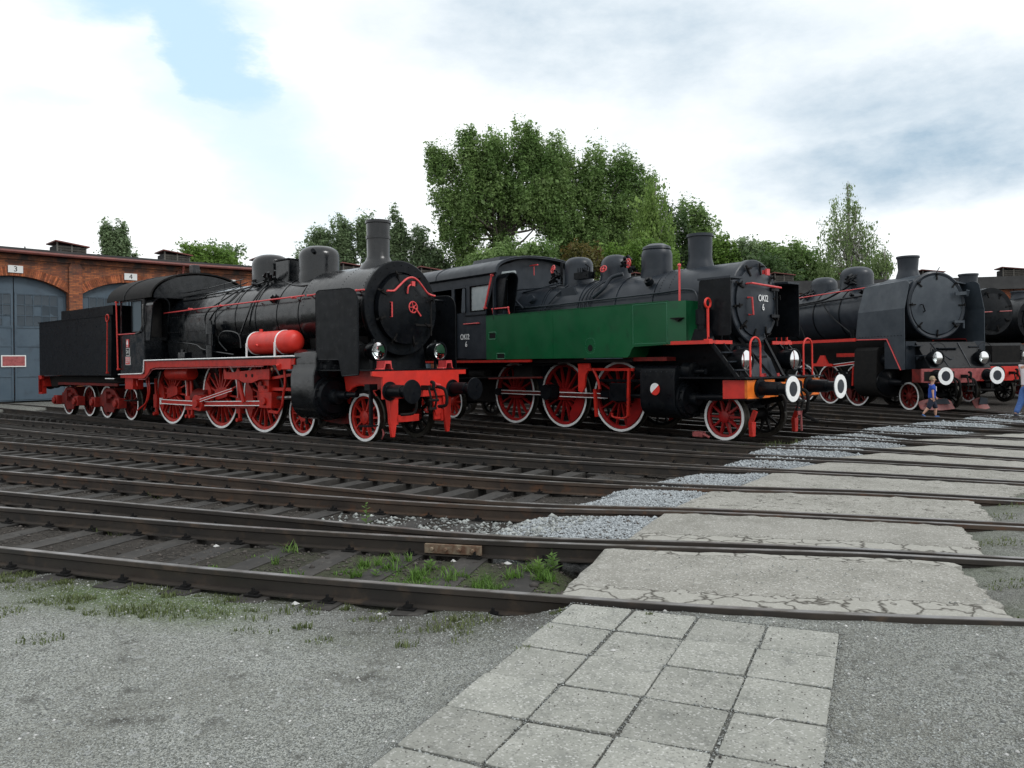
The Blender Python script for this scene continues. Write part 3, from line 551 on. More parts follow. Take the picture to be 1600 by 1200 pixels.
for p in GRAVEL:
    q = np.array(p); n = int(3400 if q[:, 1].mean() < 12 else 1100); c = np.stack([r_.uniform(q[:, 0].min() - .4, q[:, 0].max(), n * 4), r_.uniform(q[:, 1].min() - .25, q[:, 1].max() + .1, n * 4)], 1)
    q2 = q.mean(0) + (q - q.mean(0)) * 1.2; c = c[inpoly(c[:, 0], c[:, 1], [tuple(k) for k in q2])]; dd = np.min([np.abs(c[:, 1] - rail_y(k_, c[:, 0])) for k_ in 'ABCDEFGHIJKLMNOP'], 0); c = c[(dd > .05)]; pts.append(c)
pts = np.concatenate(pts); far_ = pts[:, 1] > 12
stones('crushed_stone', pts[~far_], .0115, 'crushed', .25, 6); stones('crushed_stone', pts[far_], .018, 'crushed', .2, 7)
n = 16000; yq = 5.2 + 9 * r_.random(n); xq = (r_.random(n) * 2 - 1) * (yq * .7); P = np.stack([xq, yq], 1); ok = (P[:, 1] > rail_y('A', P[:, 0]) + .05) & (P[:, 0] < .2 + (P[:, 1] - 5.5) * .62)
stones('cinder_ballast', P[ok], .014, 'cinder', .25, 8)
n = 2600; yq = 7.0 + 2.2 * r_.random(n); xq = -2.2 + 3.2 * r_.random(n) ** .7; P = np.stack([xq, yq], 1); ok = (P[:, 1] > rail_y('C', P[:, 0]) + .05) & (P[:, 1] < rail_y('E', P[:, 0]) - .02) & (P[:, 0] < (P[:, 1] - 7) * .7 + .1)
stones('ballast_rubble', P[ok], .021, 'pebble', .2, 9)
_sl = ['white chip lying just before the first rail, left of centre', 'small pale stone right at the foot of the first rail', 'pale stone behind the grass beside the second rail, right of the joint plate', 'small light stone in the rubble behind the second rail', 'pale stone lying in the dirt just left of the concrete slab', 'small pale stone among cinders between the second and third rails, leftmost', 'light stone tucked under the rusty joint plate', 'pale stone lying on the square paving near its top', 'twin pale stone beside the rusty joint plate']
for _si, (x, y, s_) in enumerate(((-1.62, 5.72, .034), (-.95, 5.45, .022), (-.06, 6.85, .04), (-1.35, 7.55, .034), (.12, 6.6, .03), (-2.9, 7.55, .03), (-.55, 6.98, .03), (.55, 4.35, .02), (-.35, 7.0, .035))):
    m_ = MB(); m_.v = [tuple(Vector(v) * s_ * random.uniform(.7, 1.25) + Vector((x, y, float(sample(GZ, x, y)) + s_ * .3))) for v in OCT]; m_.f = [tuple(f) for f in OF]
    o = obj('white_stone', m_, 'stone_white', smooth=False); tag(o, _sl[_si], 'stone', 'pale stones among the front tracks')

# --- concrete crossing between the rail pairs
cm = MATS['concrete']; t = cm.node_tree; b = t.nodes['Principled BSDF']; oldc = b.inputs['Base Color'].links[0].from_socket
at = t.nodes.new('ShaderNodeAttribute'); at.attribute_name = 'edge'; tcn = t.nodes.new('ShaderNodeTexCoord').outputs['Object']
nd = t.nodes.new('ShaderNodeTexNoise'); nd.inputs['Scale'].default_value = 9; t.links.new(tcn, nd.inputs[0]); mpx = t.nodes.new('ShaderNodeVectorMath'); mpx.operation = 'MULTIPLY_ADD'; t.links.new(nd.outputs['Color'], mpx.inputs[0]); mpx.inputs[1].default_value = (.16, .16, .16); t.links.new(tcn, mpx.inputs[2])
vo = t.nodes.new('ShaderNodeTexVoronoi'); vo.feature = 'DISTANCE_TO_EDGE'; vo.inputs['Scale'].default_value = 3.6; t.links.new(mpx.outputs[0], vo.inputs[0])
cr = t.nodes.new('ShaderNodeMapRange'); t.links.new(vo.outputs['Distance'], cr.inputs[0]); cr.inputs[1].default_value = .0; cr.inputs[2].default_value = .06; cr.inputs[3].default_value = 1; cr.inputs[4].default_value = 0
bd = t.nodes.new('ShaderNodeMath'); bd.operation = 'MULTIPLY_ADD'; t.links.new(nd.outputs[0], bd.inputs[0]); bd.inputs[1].default_value = 1.5; t.links.new(at.outputs['Fac'], bd.inputs[2])   # ragged border of the broken band
b2 = t.nodes.new('ShaderNodeMath'); b2.operation = 'SUBTRACT'; t.links.new(bd.outputs[0], b2.inputs[0]); b2.inputs[1].default_value = 1.12; ab = t.nodes.new('ShaderNodeMath'); ab.operation = 'ABSOLUTE'; t.links.new(b2.outputs[0], ab.inputs[0])
ln_ = t.nodes.new('ShaderNodeMapRange'); t.links.new(ab.outputs[0], ln_.inputs[0]); ln_.inputs[1].default_value = .0; ln_.inputs[2].default_value = .06; ln_.inputs[3].default_value = 1; ln_.inputs[4].default_value = 0
inb = t.nodes.new('ShaderNodeMapRange'); t.links.new(b2.outputs[0], inb.inputs[0]); inb.inputs[1].default_value = -.02; inb.inputs[2].default_value = .03
gt = t.nodes.new('ShaderNodeMath'); gt.operation = 'GREATER_THAN'; t.links.new(at.outputs['Fac'], gt.inputs[0]); gt.inputs[1].default_value = .02
lt = t.nodes.new('ShaderNodeMix'); lt.data_type = 'RGBA'; l1 = t.nodes.new('ShaderNodeMath'); l1.operation = 'MULTIPLY'; t.links.new(inb.outputs[0], l1.inputs[0]); t.links.new(gt.outputs[0], l1.inputs[1]); l2 = t.nodes.new('ShaderNodeMath'); l2.operation = 'MULTIPLY'; t.links.new(l1.outputs[0], l2.inputs[0]); l2.inputs[1].default_value = .6
t.links.new(l2.outputs[0], lt.inputs[0]); t.links.new(oldc, lt.inputs[6]); lt.inputs[7].default_value = (.34, .335, .305, 1); oldc = lt.outputs[2]
mm1 = t.nodes.new('ShaderNodeMath'); mm1.operation = 'MULTIPLY'; t.links.new(cr.outputs[0], mm1.inputs[0]); t.links.new(inb.outputs[0], mm1.inputs[1])
mm2 = t.nodes.new('ShaderNodeMath'); mm2.operation = 'MAXIMUM'; t.links.new(mm1.outputs[0], mm2.inputs[0]); t.links.new(ln_.outputs[0], mm2.inputs[1])
ml = t.nodes.new('ShaderNodeMath'); ml.operation = 'MULTIPLY'; t.links.new(mm2.outputs[0], ml.inputs[0]); t.links.new(gt.outputs[0], ml.inputs[1])
mx = t.nodes.new('ShaderNodeMix'); mx.data_type = 'RGBA'; t.links.new(ml.outputs[0], mx.inputs[0]); t.links.new(oldc, mx.inputs[6]); mx.inputs[7].default_value = (.055, .05, .042, 1); t.links.new(mx.outputs[2], b.inputs['Base Color'])
STRIPS = [('A', 'B', .30, .80, 3.5, 3.12, -.002, 1), ('C', 'D', 1.02, 1.60, 4.3, 3.85, .004, 1), ('E', 'F', 1.76, 2.46, 5.2, 4.75, 0, .15), ('G', 'H', 2.87, 3.72, 6.5, 5.7, 0, .1), ('I', 'J', 3.97, 4.95, 9, 8, 0, .1), ('K', 'L', 5.19, 6.33, 9.6, 9, 0, 0), ('M', 'N', 6.56, 7.87, 11, 10, 0, 0), ('O', 'P', 7.67, 9.13, 12, 11, 0, 0), ('Q', 'R', 9.5, 11.1, 13, 12, 0, 0)]
pv = thing('concrete_crossing', 'wide strip of worn concrete slabs laid between the rails across all the tracks', 'crossing')
del pv['category'], pv['label']; pv['kind'] = 'structure'
for k, (ra, rb, xn, xf_, xfr, xnr, zt, crk) in enumerate(STRIPS):
    g_ = .062
    def off(name, x0, x1, side, n=14):
        out = []
        for i in range(n + 1):
            x = x0 + (x1 - x0) * i / n; y = float(rail_y(name, x)); y2 = float(rail_y(name, x + .05)); s_ = sqrt(1 + ((y2 - y) / .05) ** 2); out.append((x, y + side * g_ * s_))
        return out
    near = off(ra, xn, xnr, 1); far = off(rb, xf_, xfr, -1)
    def jag(p, q, n=9, a=.010): return [(p[0] + (q[0] - p[0]) * i / n + random.uniform(-a, a), p[1] + (q[1] - p[1]) * i / n + random.uniform(-a, a)) for i in range(1, n)]
    poly = near + jag(near[-1], far[-1], 22, a=.035) + far[::-1] + jag(far[0], near[0])
    st_ = .07 if k < 2 else .16
    bx0, bx1 = min(p[0] for p in poly), max(p[0] for p in poly); by0, by1 = min(p[1] for p in poly), max(p[1] for p in poly)
    gxx, gyy = np.meshgrid(np.arange(bx0, bx1, st_), np.arange(by0, by1, st_)); gp = np.stack([gxx.ravel(), gyy.ravel()], 1); gp += r_.uniform(-.02, .02, gp.shape); gp = gp[inpoly(gp[:, 0], gp[:, 1], poly)]
    allp = [Vector(p) for p in poly] + [Vector((float(a), float(c))) for a, c in gp]; nb = len(poly)
    vv, ee, ff, *_ = delaunay_2d_cdt(allp, [(i, (i + 1) % nb) for i in range(nb)], [], 1, 1e-5)
    pa = np.array(poly); edge = []; VV = []
    for v in vv:
        d_ = np.min(np.hypot(pa[:, 0] - v.x, pa[:, 1] - v.y)); dn = float(v.y - np.interp(v.x, [p[0] for p in near], [p[1] for p in near])); df = float(np.interp(v.x, [p[0] for p in far], [p[1] for p in far]) - v.y)
        e = max(0, 1 - dn / .42) if crk == 1 else 0
        if k == 0: e = max(max(0, 1 - dn / .36), max(0, 1 - df / .22) * (v.x > 1.2))
        if k == 1: e = max(0, 1 - dn / .3) * (v.x > 1.1)
        e = min(1, e * 1.6) if crk == 1 else crk
        q = noise.noise(Vector((v.x * 2, v.y * 2, k))) * .004 + noise.noise(Vector((v.x * 11, v.y * 11, k))) * .002
        VV.append((v.x, v.y, zt - .006 + q - (.014 * max(0, 1 - d_ / .07)) - .012 * e * abs(noise.noise(Vector((v.x * 4, v.y * 4, 5)))) )); edge.append(e)
    ff = [f for f in ff if len(f) >= 3]
    mb = MB(); mb.v = VV; mb.f = [tuple(f) for f in ff]
    nv = len(VV); idx = []
    for p in poly: idx.append(min(range(nv), key=lambda i: (vv[i].x - p[0]) ** 2 + (vv[i].y - p[1]) ** 2))
    base = len(mb.v); mb.v += [(VV[i][0], VV[i][1], -.3) for i in idx]; n_ = len(idx)
    for i in range(n_):
        j = (i + 1) % n_; mb.f.append((idx[i], base + i, base + j, idx[j]))
    o = obj('slab', mb, 'concrete', pv, ang=50); a_ = o.data.attributes.new('edge', 'FLOAT', 'POINT'); a_.data.foreach_set('value', edge + [0.0] * n_)
    if k == 0: o['label'] = 'front slab with cracked crumbling edge'
# --- square paving slabs leading up to the first rail
pvp = thing('path', 'x', 'x'); del pvp['category'], pvp['label']; pvp['kind'] = 'structure'
O = Vector((.39, 5.22)); U = Vector((.385, -.158)); W_ = Vector((-.182, -.387))
for i in range(4):
    for j in range(-1 if i > 1 else 0, 10):
        if i > 1 and j == -1: continue
        if j == 0 and i > 1: pass
        c = O + U * (i + .5) + W_ * (j + .5); jit = Vector((random.uniform(-.006, .006), random.uniform(-.006, .006))); top = -.010 + random.uniform(-.003, .004)
        hu, hv = U * random.uniform(.478, .487), W_ * random.uniform(.476, .486); mb = MB(); cs = [c + jit + a * hu + b_ * hv + Vector((random.uniform(-.004, .004), random.uniform(-.004, .004))) for a, b_ in ((-1, -1), (1, -1), (1, 1), (-1, 1))]
        tl = [top + random.uniform(-.004, .004) for _ in range(4)]
        cs2 = rounded([tuple(p) for p in cs], .02, 2); n_ = len(cs2); mb.v = [(p[0], p[1], tl[q // 3]) for q, p in enumerate(cs2)] + [(p[0], p[1], -.1) for p in cs2]
        fwd = [tuple(range(n_)), tuple(range(2 * n_ - 1, n_ - 1, -1))] + [((q + 1) % n_, q, q + n_, (q + 1) % n_ + n_) for q in range(n_)]
        ar = sum(cs2[q][0] * cs2[(q + 1) % n_][1] - cs2[(q + 1) % n_][0] * cs2[q][1] for q in range(n_))
        mb.f = fwd if ar > 0 else [f[::-1] for f in fwd]
        obj('paving_slab', mb, 'paving', pvp, bevel=.003)
tw = obj('twig', MB().tube([(1.12, 3.45, -.015), (1.17, 3.50, -.012), (1.21, 3.52, -.014)], .003, 5), 'stone_white'); tag(tw, 'small pale straw lying on the paving near the bottom of the picture', 'straw')

# --- grass and weeds
def blades(name, spots, material, kind='stuff', h=(.05, .16), wd=.004, lean=.5):
    V = []; F = []
    for x, y, n, rad, hs in spots:
        for _ in range(n):
            a = random.random() * 2 * pi; rr = rad * sqrt(random.random()); bx, by = x + cos(a) * rr, y + sin(a) * rr * .7; bz = float(sample(GZ, bx, by)) - .01
            hh = random.uniform(*h) * hs; la = random.random() * 2 * pi; l_ = random.uniform(.1, lean) * hh; dx, dy = cos(la) * l_, sin(la) * l_; px_, py_ = -sin(la) * wd * random.uniform(.7, 1.6), cos(la) * wd
            k = len(V); V += [(bx - px_, by - py_, bz), (bx + px_, by + py_, bz), (bx + dx * .4 + px_ * .8, by + dy * .4 + py_ * .8, bz + hh * .6), (bx + dx * .4 - px_ * .8, by + dy * .4 - py_ * .8, bz + hh * .6), (bx + dx, by + dy, bz + hh), (bx + dx * 1.02, by + dy * 1.02, bz + hh * .99)]
            F += [(k, k + 1, k + 2, k + 3), (k + 3, k + 2, k + 4, k + 5)]
    return npmesh(name, np.array(V), np.array(F), material, kind)
sp_ = []
for x, y, n, rad in ((-.82, 6.25, 420, .26), (-.62, 6.45, 300, .2), (-1.25, 6.6, 260, .2), (-1.0, 6.75, 160, .16), (-.3, 5.95, 240, .22), (-.12, 6.15, 190, .17), (-1.75, 6.45, 90, .2), (.14, 6.35, 260, .15), (.2, 6.5, 150, .09), (-2.2, 7.1, 60, .2), (-2.75, 6.7, 40, .2)):
    for _ in range(max(3, n // 26)):
        a = random.random() * 6.28; rr = rad * 1.25 * sqrt(random.random()); sp_.append((x + cos(a) * rr, y + sin(a) * rr, random.randint(20, 52), random.uniform(.03, .095), random.uniform(.35, 1.15)))
blades('grass', sp_, 'grass', h=(.025, .11), wd=.0045, lean=1.2)
sp_ = []
for _ in range(95):
    x = random.uniform(-4.8, -.2); y = float(rail_y('A', x)) - random.uniform(.12, .85) ** 1.0; sp_.append((x, y, random.randint(15, 60), random.uniform(.03, .13), random.uniform(.3, .8)))
for x, y, n, rad in ((-3.4, 5.85, 260, .22), (-3.7, 5.55, 200, .2), (-2.55, 5.6, 160, .2), (-3.05, 5.0, 120, .16), (-2.1, 5.45, 120, .15), (-3.9, 6.2, 140, .18), (.28, 5.1, 60, .05), (.2, 4.75, 50, .05), (0.05, 4.4, 30, .05)): sp_.append((x, y, n, rad, .5))
for _ in range(40):
    i, j = random.randint(0, 4), random.uniform(0, 6); p = O + U * i + W_ * j; sp_.append((p.x, p.y, 5, .012, .2))
sp_ += [(.86, 4.97, 60, .025, .35), (.8, 4.8, 40, .02, .3), (4.3, 6.9, 150, .25, .5), (4.9, 8.0, 160, .3, .5), (5.6, 8.6, 120, .25, .6), (3.6, 5.6, 120, .2, .5), (3.1, 4.9, 60, .12, .5)]
blades('grass_tufts', sp_, 'dry_grass', h=(.02, .09), wd=.004, lean=.9)
blades('track_grass', [(-4.35, 8.4, 130, .25, 1), (-3.1, 8.2, 90, .2, .8), (-2.3, 7.9, 60, .12, .9), (-4.9, 10.6, 40, .1, 1), (-.3, 9.6, 40, .12, .6), (4.7, 14.9, 260, .5, 1.2), (5.2, 15.3, 200, .5, 1), (3.6, 13.9, 60, .3, 1.3), (6.2, 16.8, 120, .5, 1)], 'dry_grass', h=(.04, .14), wd=.006)
def weed(x, y, h, n, lw, label, hole=.5, material='grass'):
    r = thing('weed', label, 'weed', (x, y, float(sample(GZ, x, y))))
    st = MB().tube([(0, 0, -.02), (.01, 0, h * .5), (0, .01, h)], [.004, .003, .0015], 5); obj('stem', st, material, r)
    for k in range(n):
        f = .12 + .85 * k / n; a = k * 2.4; L_ = lw * (1.3 - .7 * f); m_ = MB(); d = Vector((cos(a), sin(a), .55)); s_ = Vector((-sin(a), cos(a), 0)); b0 = Vector((0, 0, h * f * hole))
        m_.add([b0, b0 + d * L_ * .5 + s_ * L_ * .28, b0 + d * L_ + Vector((0, 0, -.1 * L_)), b0 + d * L_ * .5 - s_ * L_ * .28, b0 + d * L_ * .45 + Vector((0, 0, .06 * L_))], [(0, 1, 4), (1, 2, 4), (2, 3, 4), (3, 0, 4)]); obj('leaf', m_, material, r, ang=60)
weed(-3.75, 8.62, .16, 7, .13, 'young weed with broad pale upright leaves between the second pair of rails', .2, 'leaf_light')
weed(-1.62, 8.5, .27, 12, .07, 'tall thin weed with narrow leaves beside the rusty rails', 1)
weed(-5.9, 9.4, .16, 8, .05, 'small weed by itself near the left edge between the rails', 1, 'leaf_light')
weed(.32, 6.55, .2, 22, .08, 'bushy green weed against the front rail next to the concrete slab', .8)
weed(.2, 6.42, .16, 18, .07, 'low leafy weed in front of the bushy weed by the concrete slab', .8, 'leaf_light')
weed(-.72, 6.62, .12, 14, .07, 'leafy plant in the middle of the grass between the first two rails', .7)
weed(-1.15, 6.42, .09, 10, .05, 'low leafy plant left of the grass patch near the front rail', .7)
weed(-2.9, 8.05, .10, 12, .04, 'feathery small weed right of the broad-leaved one', .8)
weed(-4.7, 6.35, .12, 7, .04, 'small sprig growing beside the first rail at far left', 1, 'leaf_light')

# ------------------------------------------------------------------ locomotive parts
def ring_mb(R0, R1, y0, y1, n=48): return MB().lathe([(y0, R0), (y1, R0), (y1, R1), (y0, R1)], (0, 0, 0), (0, -1, 0), n, closed=True)
WC = {}
def wheel(parent, x, side, R, ns, paint='red', white=True, crank=0.0, cang=0.0, counter=False, big=.2):
    """wheel facing outward (-y for side=-1); tyre, white rim and spokes are its sub-parts"""
    key = (R, ns, paint, white, crank, cang, counter)
    rim = R * .055 + .03
    if key not in WC:
        b = MB(); b.lathe([(.665, R - .055), (.745, R - .055), (.735, R - .055 - rim), (.675, R - .055 - rim)], (0, 0, 0), (0, -1, 0), 48, closed=True)
        b.lathe([(.60, 0), (.60, R * big), (.78, R * big * .9), (.80, R * big * .55), (.80, 0)], (0, 0, 0), (0, -1, 0), 24)
        if crank:
            c_, s_ = cos(cang), sin(cang); p = rounded([(-.2 * c_ - .14 * s_, -.2 * s_ + .14 * c_), (-.2 * c_ + .14 * s_, -.2 * s_ - .14 * c_), (crank * 1.35 * c_ + .12 * s_, crank * 1.35 * s_ - .12 * c_), (crank * 1.35 * c_ - .12 * s_, crank * 1.35 * s_ + .12 * c_)], .1)
            b.prism(p, -.70, -.815)
        if counter:
            a0 = cang + pi; Ro = R - .06; p = arcp(0, 0, Ro, a0 - .62, a0 + .62, 14); p += [(Ro * .62 * cos(a0 + .38), Ro * .62 * sin(a0 + .38)), (Ro * .62 * cos(a0 - .38), Ro * .62 * sin(a0 - .38))]
            b.prism(p, -.685, -.765)
        sp_ = MB(); ri, ro = R * big * .85, R - .055 - rim * .7; sp_.v = [(-.024, -.755, ri), (.024, -.755, ri), (.028, -.66, ri), (-.028, -.66, ri), (-.015, -.735, ro), (.015, -.735, ro), (.018, -.68, ro), (-.018, -.68, ro)]
        sp_.f = [(0, 3, 2, 1), (4, 5, 6, 7), (0, 1, 5, 4), (1, 2, 6, 5), (2, 3, 7, 6), (3, 0, 4, 7)]
        ty = MB().lathe([(.63, R + .028), (.655, R + .028), (.672, R + .002), (.772, R - .002), (.772, R - .058), (.63, R - .058)], (0, 0, 0), (0, -1, 0), 64, closed=True)
        wh = MB().lathe([(.772, R - .004), (.777, R - .004), (.777, R - .058), (.772, R - .058)], (0, 0, 0), (0, -1, 0), 64, closed=True)
        ms = []
        for q, nm, mm in ((b, 'wheel', paint), (sp_, 'spoke', paint), (ty, 'tyre', 'tyre_steel'), (wh, 'white_rim', 'white_paint')):
            me = mesh(nm, q); me.materials.append(MATS[mm]); ms.append(me)
        WC[key] = ms
    mw, msp, mt, mh = WC[key]; rz = 0 if side < 0 else pi
    wl = obj('wheel', None, None, parent, data=mw, loc=(x, 0, R), rot=(0, 0, rz))
    obj('tyre', None, None, wl, data=mt)
    if white and side < 0: obj('white_rim', None, None, wl, data=mh)
    for i in range(ns): obj('spoke', None, None, wl, data=msp, rot=(0, 2 * pi * (i + .5) / ns, 0))
    return wl
def wheelset(parent, x, R, ns, **k):
    wheel(parent, x, -1, R, ns, **k); k['paint'] = 'dull_black'; wheel(parent, x, 1, R, ns, **k)
    obj('axle', MB().cyl((x, -.62, R), (x, .62, R), .08), 'dull_black', parent)
def buffer(parent, y, x0, x1, z=1.06, ringed=False, head='black', R=.235, body='black'):
    L_ = x1 - x0; m_ = MB().lathe([(0, 0), (0, .19), (.03, .19), (.03, .135), (L_ * .62, .125), (L_ * .62, .10), (L_ - .05, .09), (L_ - .05, 0)], (x0, y, z), (1, 0, 0), 28)
    b = obj('buffer', m_, body, parent, bevel=.004)
    h_ = MB().lathe([(L_ - .06, 0), (L_ - .06, .12), (L_ - .035, R - .01), (L_ - .02, R), (L_ - .004, R * .97), (L_, R * .6), (L_ + .004, 0)], (x0, y, z), (1, 0, 0), 40); obj('buffer_head', h_, head, b)
    if ringed: obj('white_ring', MB().lathe([(L_ - .004, R * .58), (L_ + .008, R * .58), (L_ + .006, R * .985), (L_ - .008, R * .985)], (x0, y, z), (1, 0, 0), 48, closed=True), 'white_paint', b)
    return b
def lamp(parent, x, y, z, R=.19, depth=.26, post=.2, guard=False):
    m_ = MB().lathe([(-depth, 0), (-depth, R * .75), (-depth * .6, R), (0, R), (.012, R * 1.06), (.03, R * 1.06), (.03, R * .92), (-.01, R * .9)], (x, y, z), (1, 0, 0), 32)
    m_.cyl((x - depth / 2, y, z - R - post), (x - depth / 2, y, z - R * .8), .035); m_.cyl((x - depth * .55, y, z + R * .9), (x - depth * .55, y, z + R * 1.25), .05, .04, 12)
    if guard: m_.tube([(x + .03, y + R * 1.35 * cos(a), z + R * .9 + R * 1.3 * sin(a)) for a in [pi * k / 10 for k in range(11)]], .008, 6)
    l_ = obj('headlamp', m_, 'black', parent)
    pr = [(-.13, .001)] + [(-.13 + .11 * (k / 6) ** 2, R * .9 * k / 6) for k in range(1, 7)]
    obj('reflector', MB().lathe([(a, r) for a, r in pr], (x, y, z), (1, 0, 0), 32), 'mirror', l_); obj('bulb', MB().lathe([(-.12, .02), (-.04, .02), (-.02, 0)], (x, y, z), (1, 0, 0), 12), 'plate_white', l_)
    obj('lens', MB().lathe([(.010, R * .915), (.022, R * .6), (.028, 0)], (x, y, z), (1, 0, 0), 32), 'glass', l_); return l_
def chimney(parent, x, z0, z1, r, mm, bands=(), flare=1.0, skirt=.16):
    p = [(z0 - .12, r + skirt * 1.25), (z0 + .02, r + skirt * .8), (z0 + .10, r + skirt * .3), (z0 + .2, r)]
    for zb in sorted(bands): p += [(zb - .035, r * (1 + (flare - 1) * .5)), (zb - .03, r + .022), (zb + .03, r + .022), (zb + .035, r * (1 + (flare - 1) * .5))]
    p += [(z1 - .07, r * flare), (z1 - .06, r * flare + .028), (z1, r * flare + .022), (z1, r * flare - .03), (z1 - .5, r - .06), (z1 - .5, 0)]
    return obj('chimney', MB().lathe(p, (x, 0, 0), (0, 0, 1), 40), mm, parent)
def dome(parent, x, z0, z1, r, mm, skirt=.035, flat=.35, name='dome'):
    h_ = z1 - z0; p = [(z0 - .2, r + skirt), (z0 + .02, r + skirt * .6), (z0 + .1, r + .01), (z0 + .14, r), (z1 - flat * h_, r)]
    for k in range(1, 9):
        a = pi / 2 * k / 8; p.append((z1 - flat * h_ + flat * h_ * sin(a) * (1 if k < 9 else 1), max(0, r * (cos(a) ** .62)) if k < 8 else 0))
    d_ = obj(name, MB().lathe(p, (x, 0, 0), (0, 0, 1), 40), mm, parent); return d_
def handwheel(parent, c, ax, r, mm='pink_red', n=5, tr=.012):
    c = Vector(c); ax = Vector(ax).normalized(); e = Vector((0, 0, 1)) if abs(ax.z) < .9 else Vector((1, 0, 0)); u = ax.cross(e).normalized(); v = ax.cross(u)
    m_ = MB().tube([c + (u * cos(2 * pi * k / 20) + v * sin(2 * pi * k / 20)) * r for k in range(20)], tr, 6, closed=True)
    for k in range(n): a = 2 * pi * k / n; m_.bar(c, c + (u * cos(a) + v * sin(a)) * r, tr * 1.5, tr)
    m_.cyl(c - ax * .05, c + ax * .02, tr * 1.8, n=10); return obj('hand_wheel', m_, mm, parent)
def smokebox_door(parent, x, zc, R, mm, dish=.12, ndogs=8, dogr=None, ph=.3):
    p = [(-.10, R), (.03, R), (.035, R - .03)] + [(.035 + dish * (1 - (k / 7) ** 2) ** 1 * 1.0, (R - .03) * k / 7) for k in range(6, -1, -1)]
    d_ = obj('smokebox_door', MB().lathe(p, (x, 0, zc), (1, 0, 0), 56), mm, parent)
    for k in range(ndogs):
        a = 2 * pi * k / ndogs + ph; c = Vector((x, R * cos(a), zc + R * sin(a))); rd = Vector((0, cos(a), sin(a))); tg = Vector((0, -sin(a), cos(a)))
        m_ = MB().bar(c + rd * .10 + Vector((.03, 0, 0)), c - rd * .14 + Vector((.07, 0, 0)), .035, .03, up=(1, 0, 0)); m_.cyl(c + rd * .03 + Vector((.02, 0, 0)), c + rd * .03 + Vector((.13, 0, 0)), .022, n=8)
        m_.bar(c + rd * .03 + Vector((.12, 0, 0)) + tg * .05, c + rd * .03 + Vector((.12, 0, 0)) - tg * .05, .02, .02, up=(1, 0, 0)); obj('door_clamp', m_, 'dull_black', d_)
    return d_
def rod(parent, x0, z0, x1, z1, y, h=.12, th=.05, mm='red', lines=True, name='coupling_rod', ends=(.0, .0)):
    m_ = MB().bar((x0, y, z0), (x1, y, z1), th, h)
    for (xx, zz), e in (((x0, z0), ends[0]), ((x1, z1), ends[1])):
        if e: m_.cyl((xx, y - .06, zz), (xx, y + .05, zz), e)
    o = obj(name, m_, mm, parent, bevel=.006)
    if lines:
        for s in (-1, 1):
            dz = s * h * .42; obj('white_stripe', MB().bar((x0, y - th / 2 - .003, z0 + dz), (x1, y - th / 2 - .003, z1 + dz), .006, h * .16), 'white_paint', o)
    return o
def hose(parent, pts, r=.03): return obj('brake_hose', MB().tube(bez(pts), r, 8), 'dull_black', parent)
def bez(pts, n=6):
    P = [Vector(p) for p in pts]; out = []
    for i in range(len(P) - 1):
        p0 = P[i - 1] if i else P[i]; p1, p2 = P[i], P[i + 1]; p3 = P[i + 2] if i + 2 < len(P) else P[i + 1]
        for k in range(n): t_ = k / n; out.append(.5 * ((2 * p1) + (p2 - p0) * t_ + (2 * p0 - 5 * p1 + 4 * p2 - p3) * t_ ** 2 + (3 * p1 - p0 - 3 * p2 + p3) * t_ ** 3))
    out.append(P[-1]); return out
def coupling(parent, x, z=1.05, mm='dull_black'):
    m_ = MB().bar((x, 0, z), (x + .22, 0, z), .07, .10); m_.tube(bez([(x + .2, 0, z), (x + .32, 0, z - .02), (x + .34, 0, z + .1), (x + .27, 0, z + .12)]), .035, 8); obj('draw_hook', m_, mm, parent)
    m2_ = MB()
    for s in (-1, 1): m2_.tube(bez([(x + .27, s * .07, z), (x + .34, s * .08, z - .2), (x + .30, s * .07, z - .42)]), .022, 8)
    m2_.bar((x + .30, -.1, z - .42), (x + .30, .1, z - .42), .05, .05, up=(1, 0, 0)); m2_.cyl((x + .33, -.13, z - .25), (x + .33, .13, z - .25), .03); obj('screw_coupling', m2_, mm, parent)
def band(parent, x, zc, R, mm='black', w_=.05): return obj('boiler_band', MB().lathe([(-w_ / 2, R - .01), (-w_ / 2, R + .008), (w_ / 2, R + .008), (w_ / 2, R - .01)], (x, 0, zc), (1, 0, 0), 56), mm, parent)
def pipe(parent, pts, r, mm='black', name='pipe', smooth=True): return obj(name, MB().tube(bez(pts) if smooth else pts, r, 8), mm, parent)
def rail_bar(parent, pts, r, posts=(), mm='pink_red', name='handrail', off=(0, 0, 0)):
    m_ = MB().tube(pts, r, 8)
    for p in posts: m_.cyl(Vector(p), Vector(p) + Vector(off), r * 1.1, n=8); m_.lathe([(-r * 1.6, 0), (-r, r * 1.5), (r, r * 1.5), (r * 1.6, 0)], p, (1, 0, 0), 8)
    return obj(name, m_, mm, parent)
def rivets(parent, pts, r=.011, ax=(0, -1, 0), mm='black'):
    m_ = MB()
    for p in pts: m_.lathe([(0, r), (r * .6, r * .7), (r * .9, 0)], p, ax, 6)
    return obj('rivets', m_, mm, parent, kind='stuff')
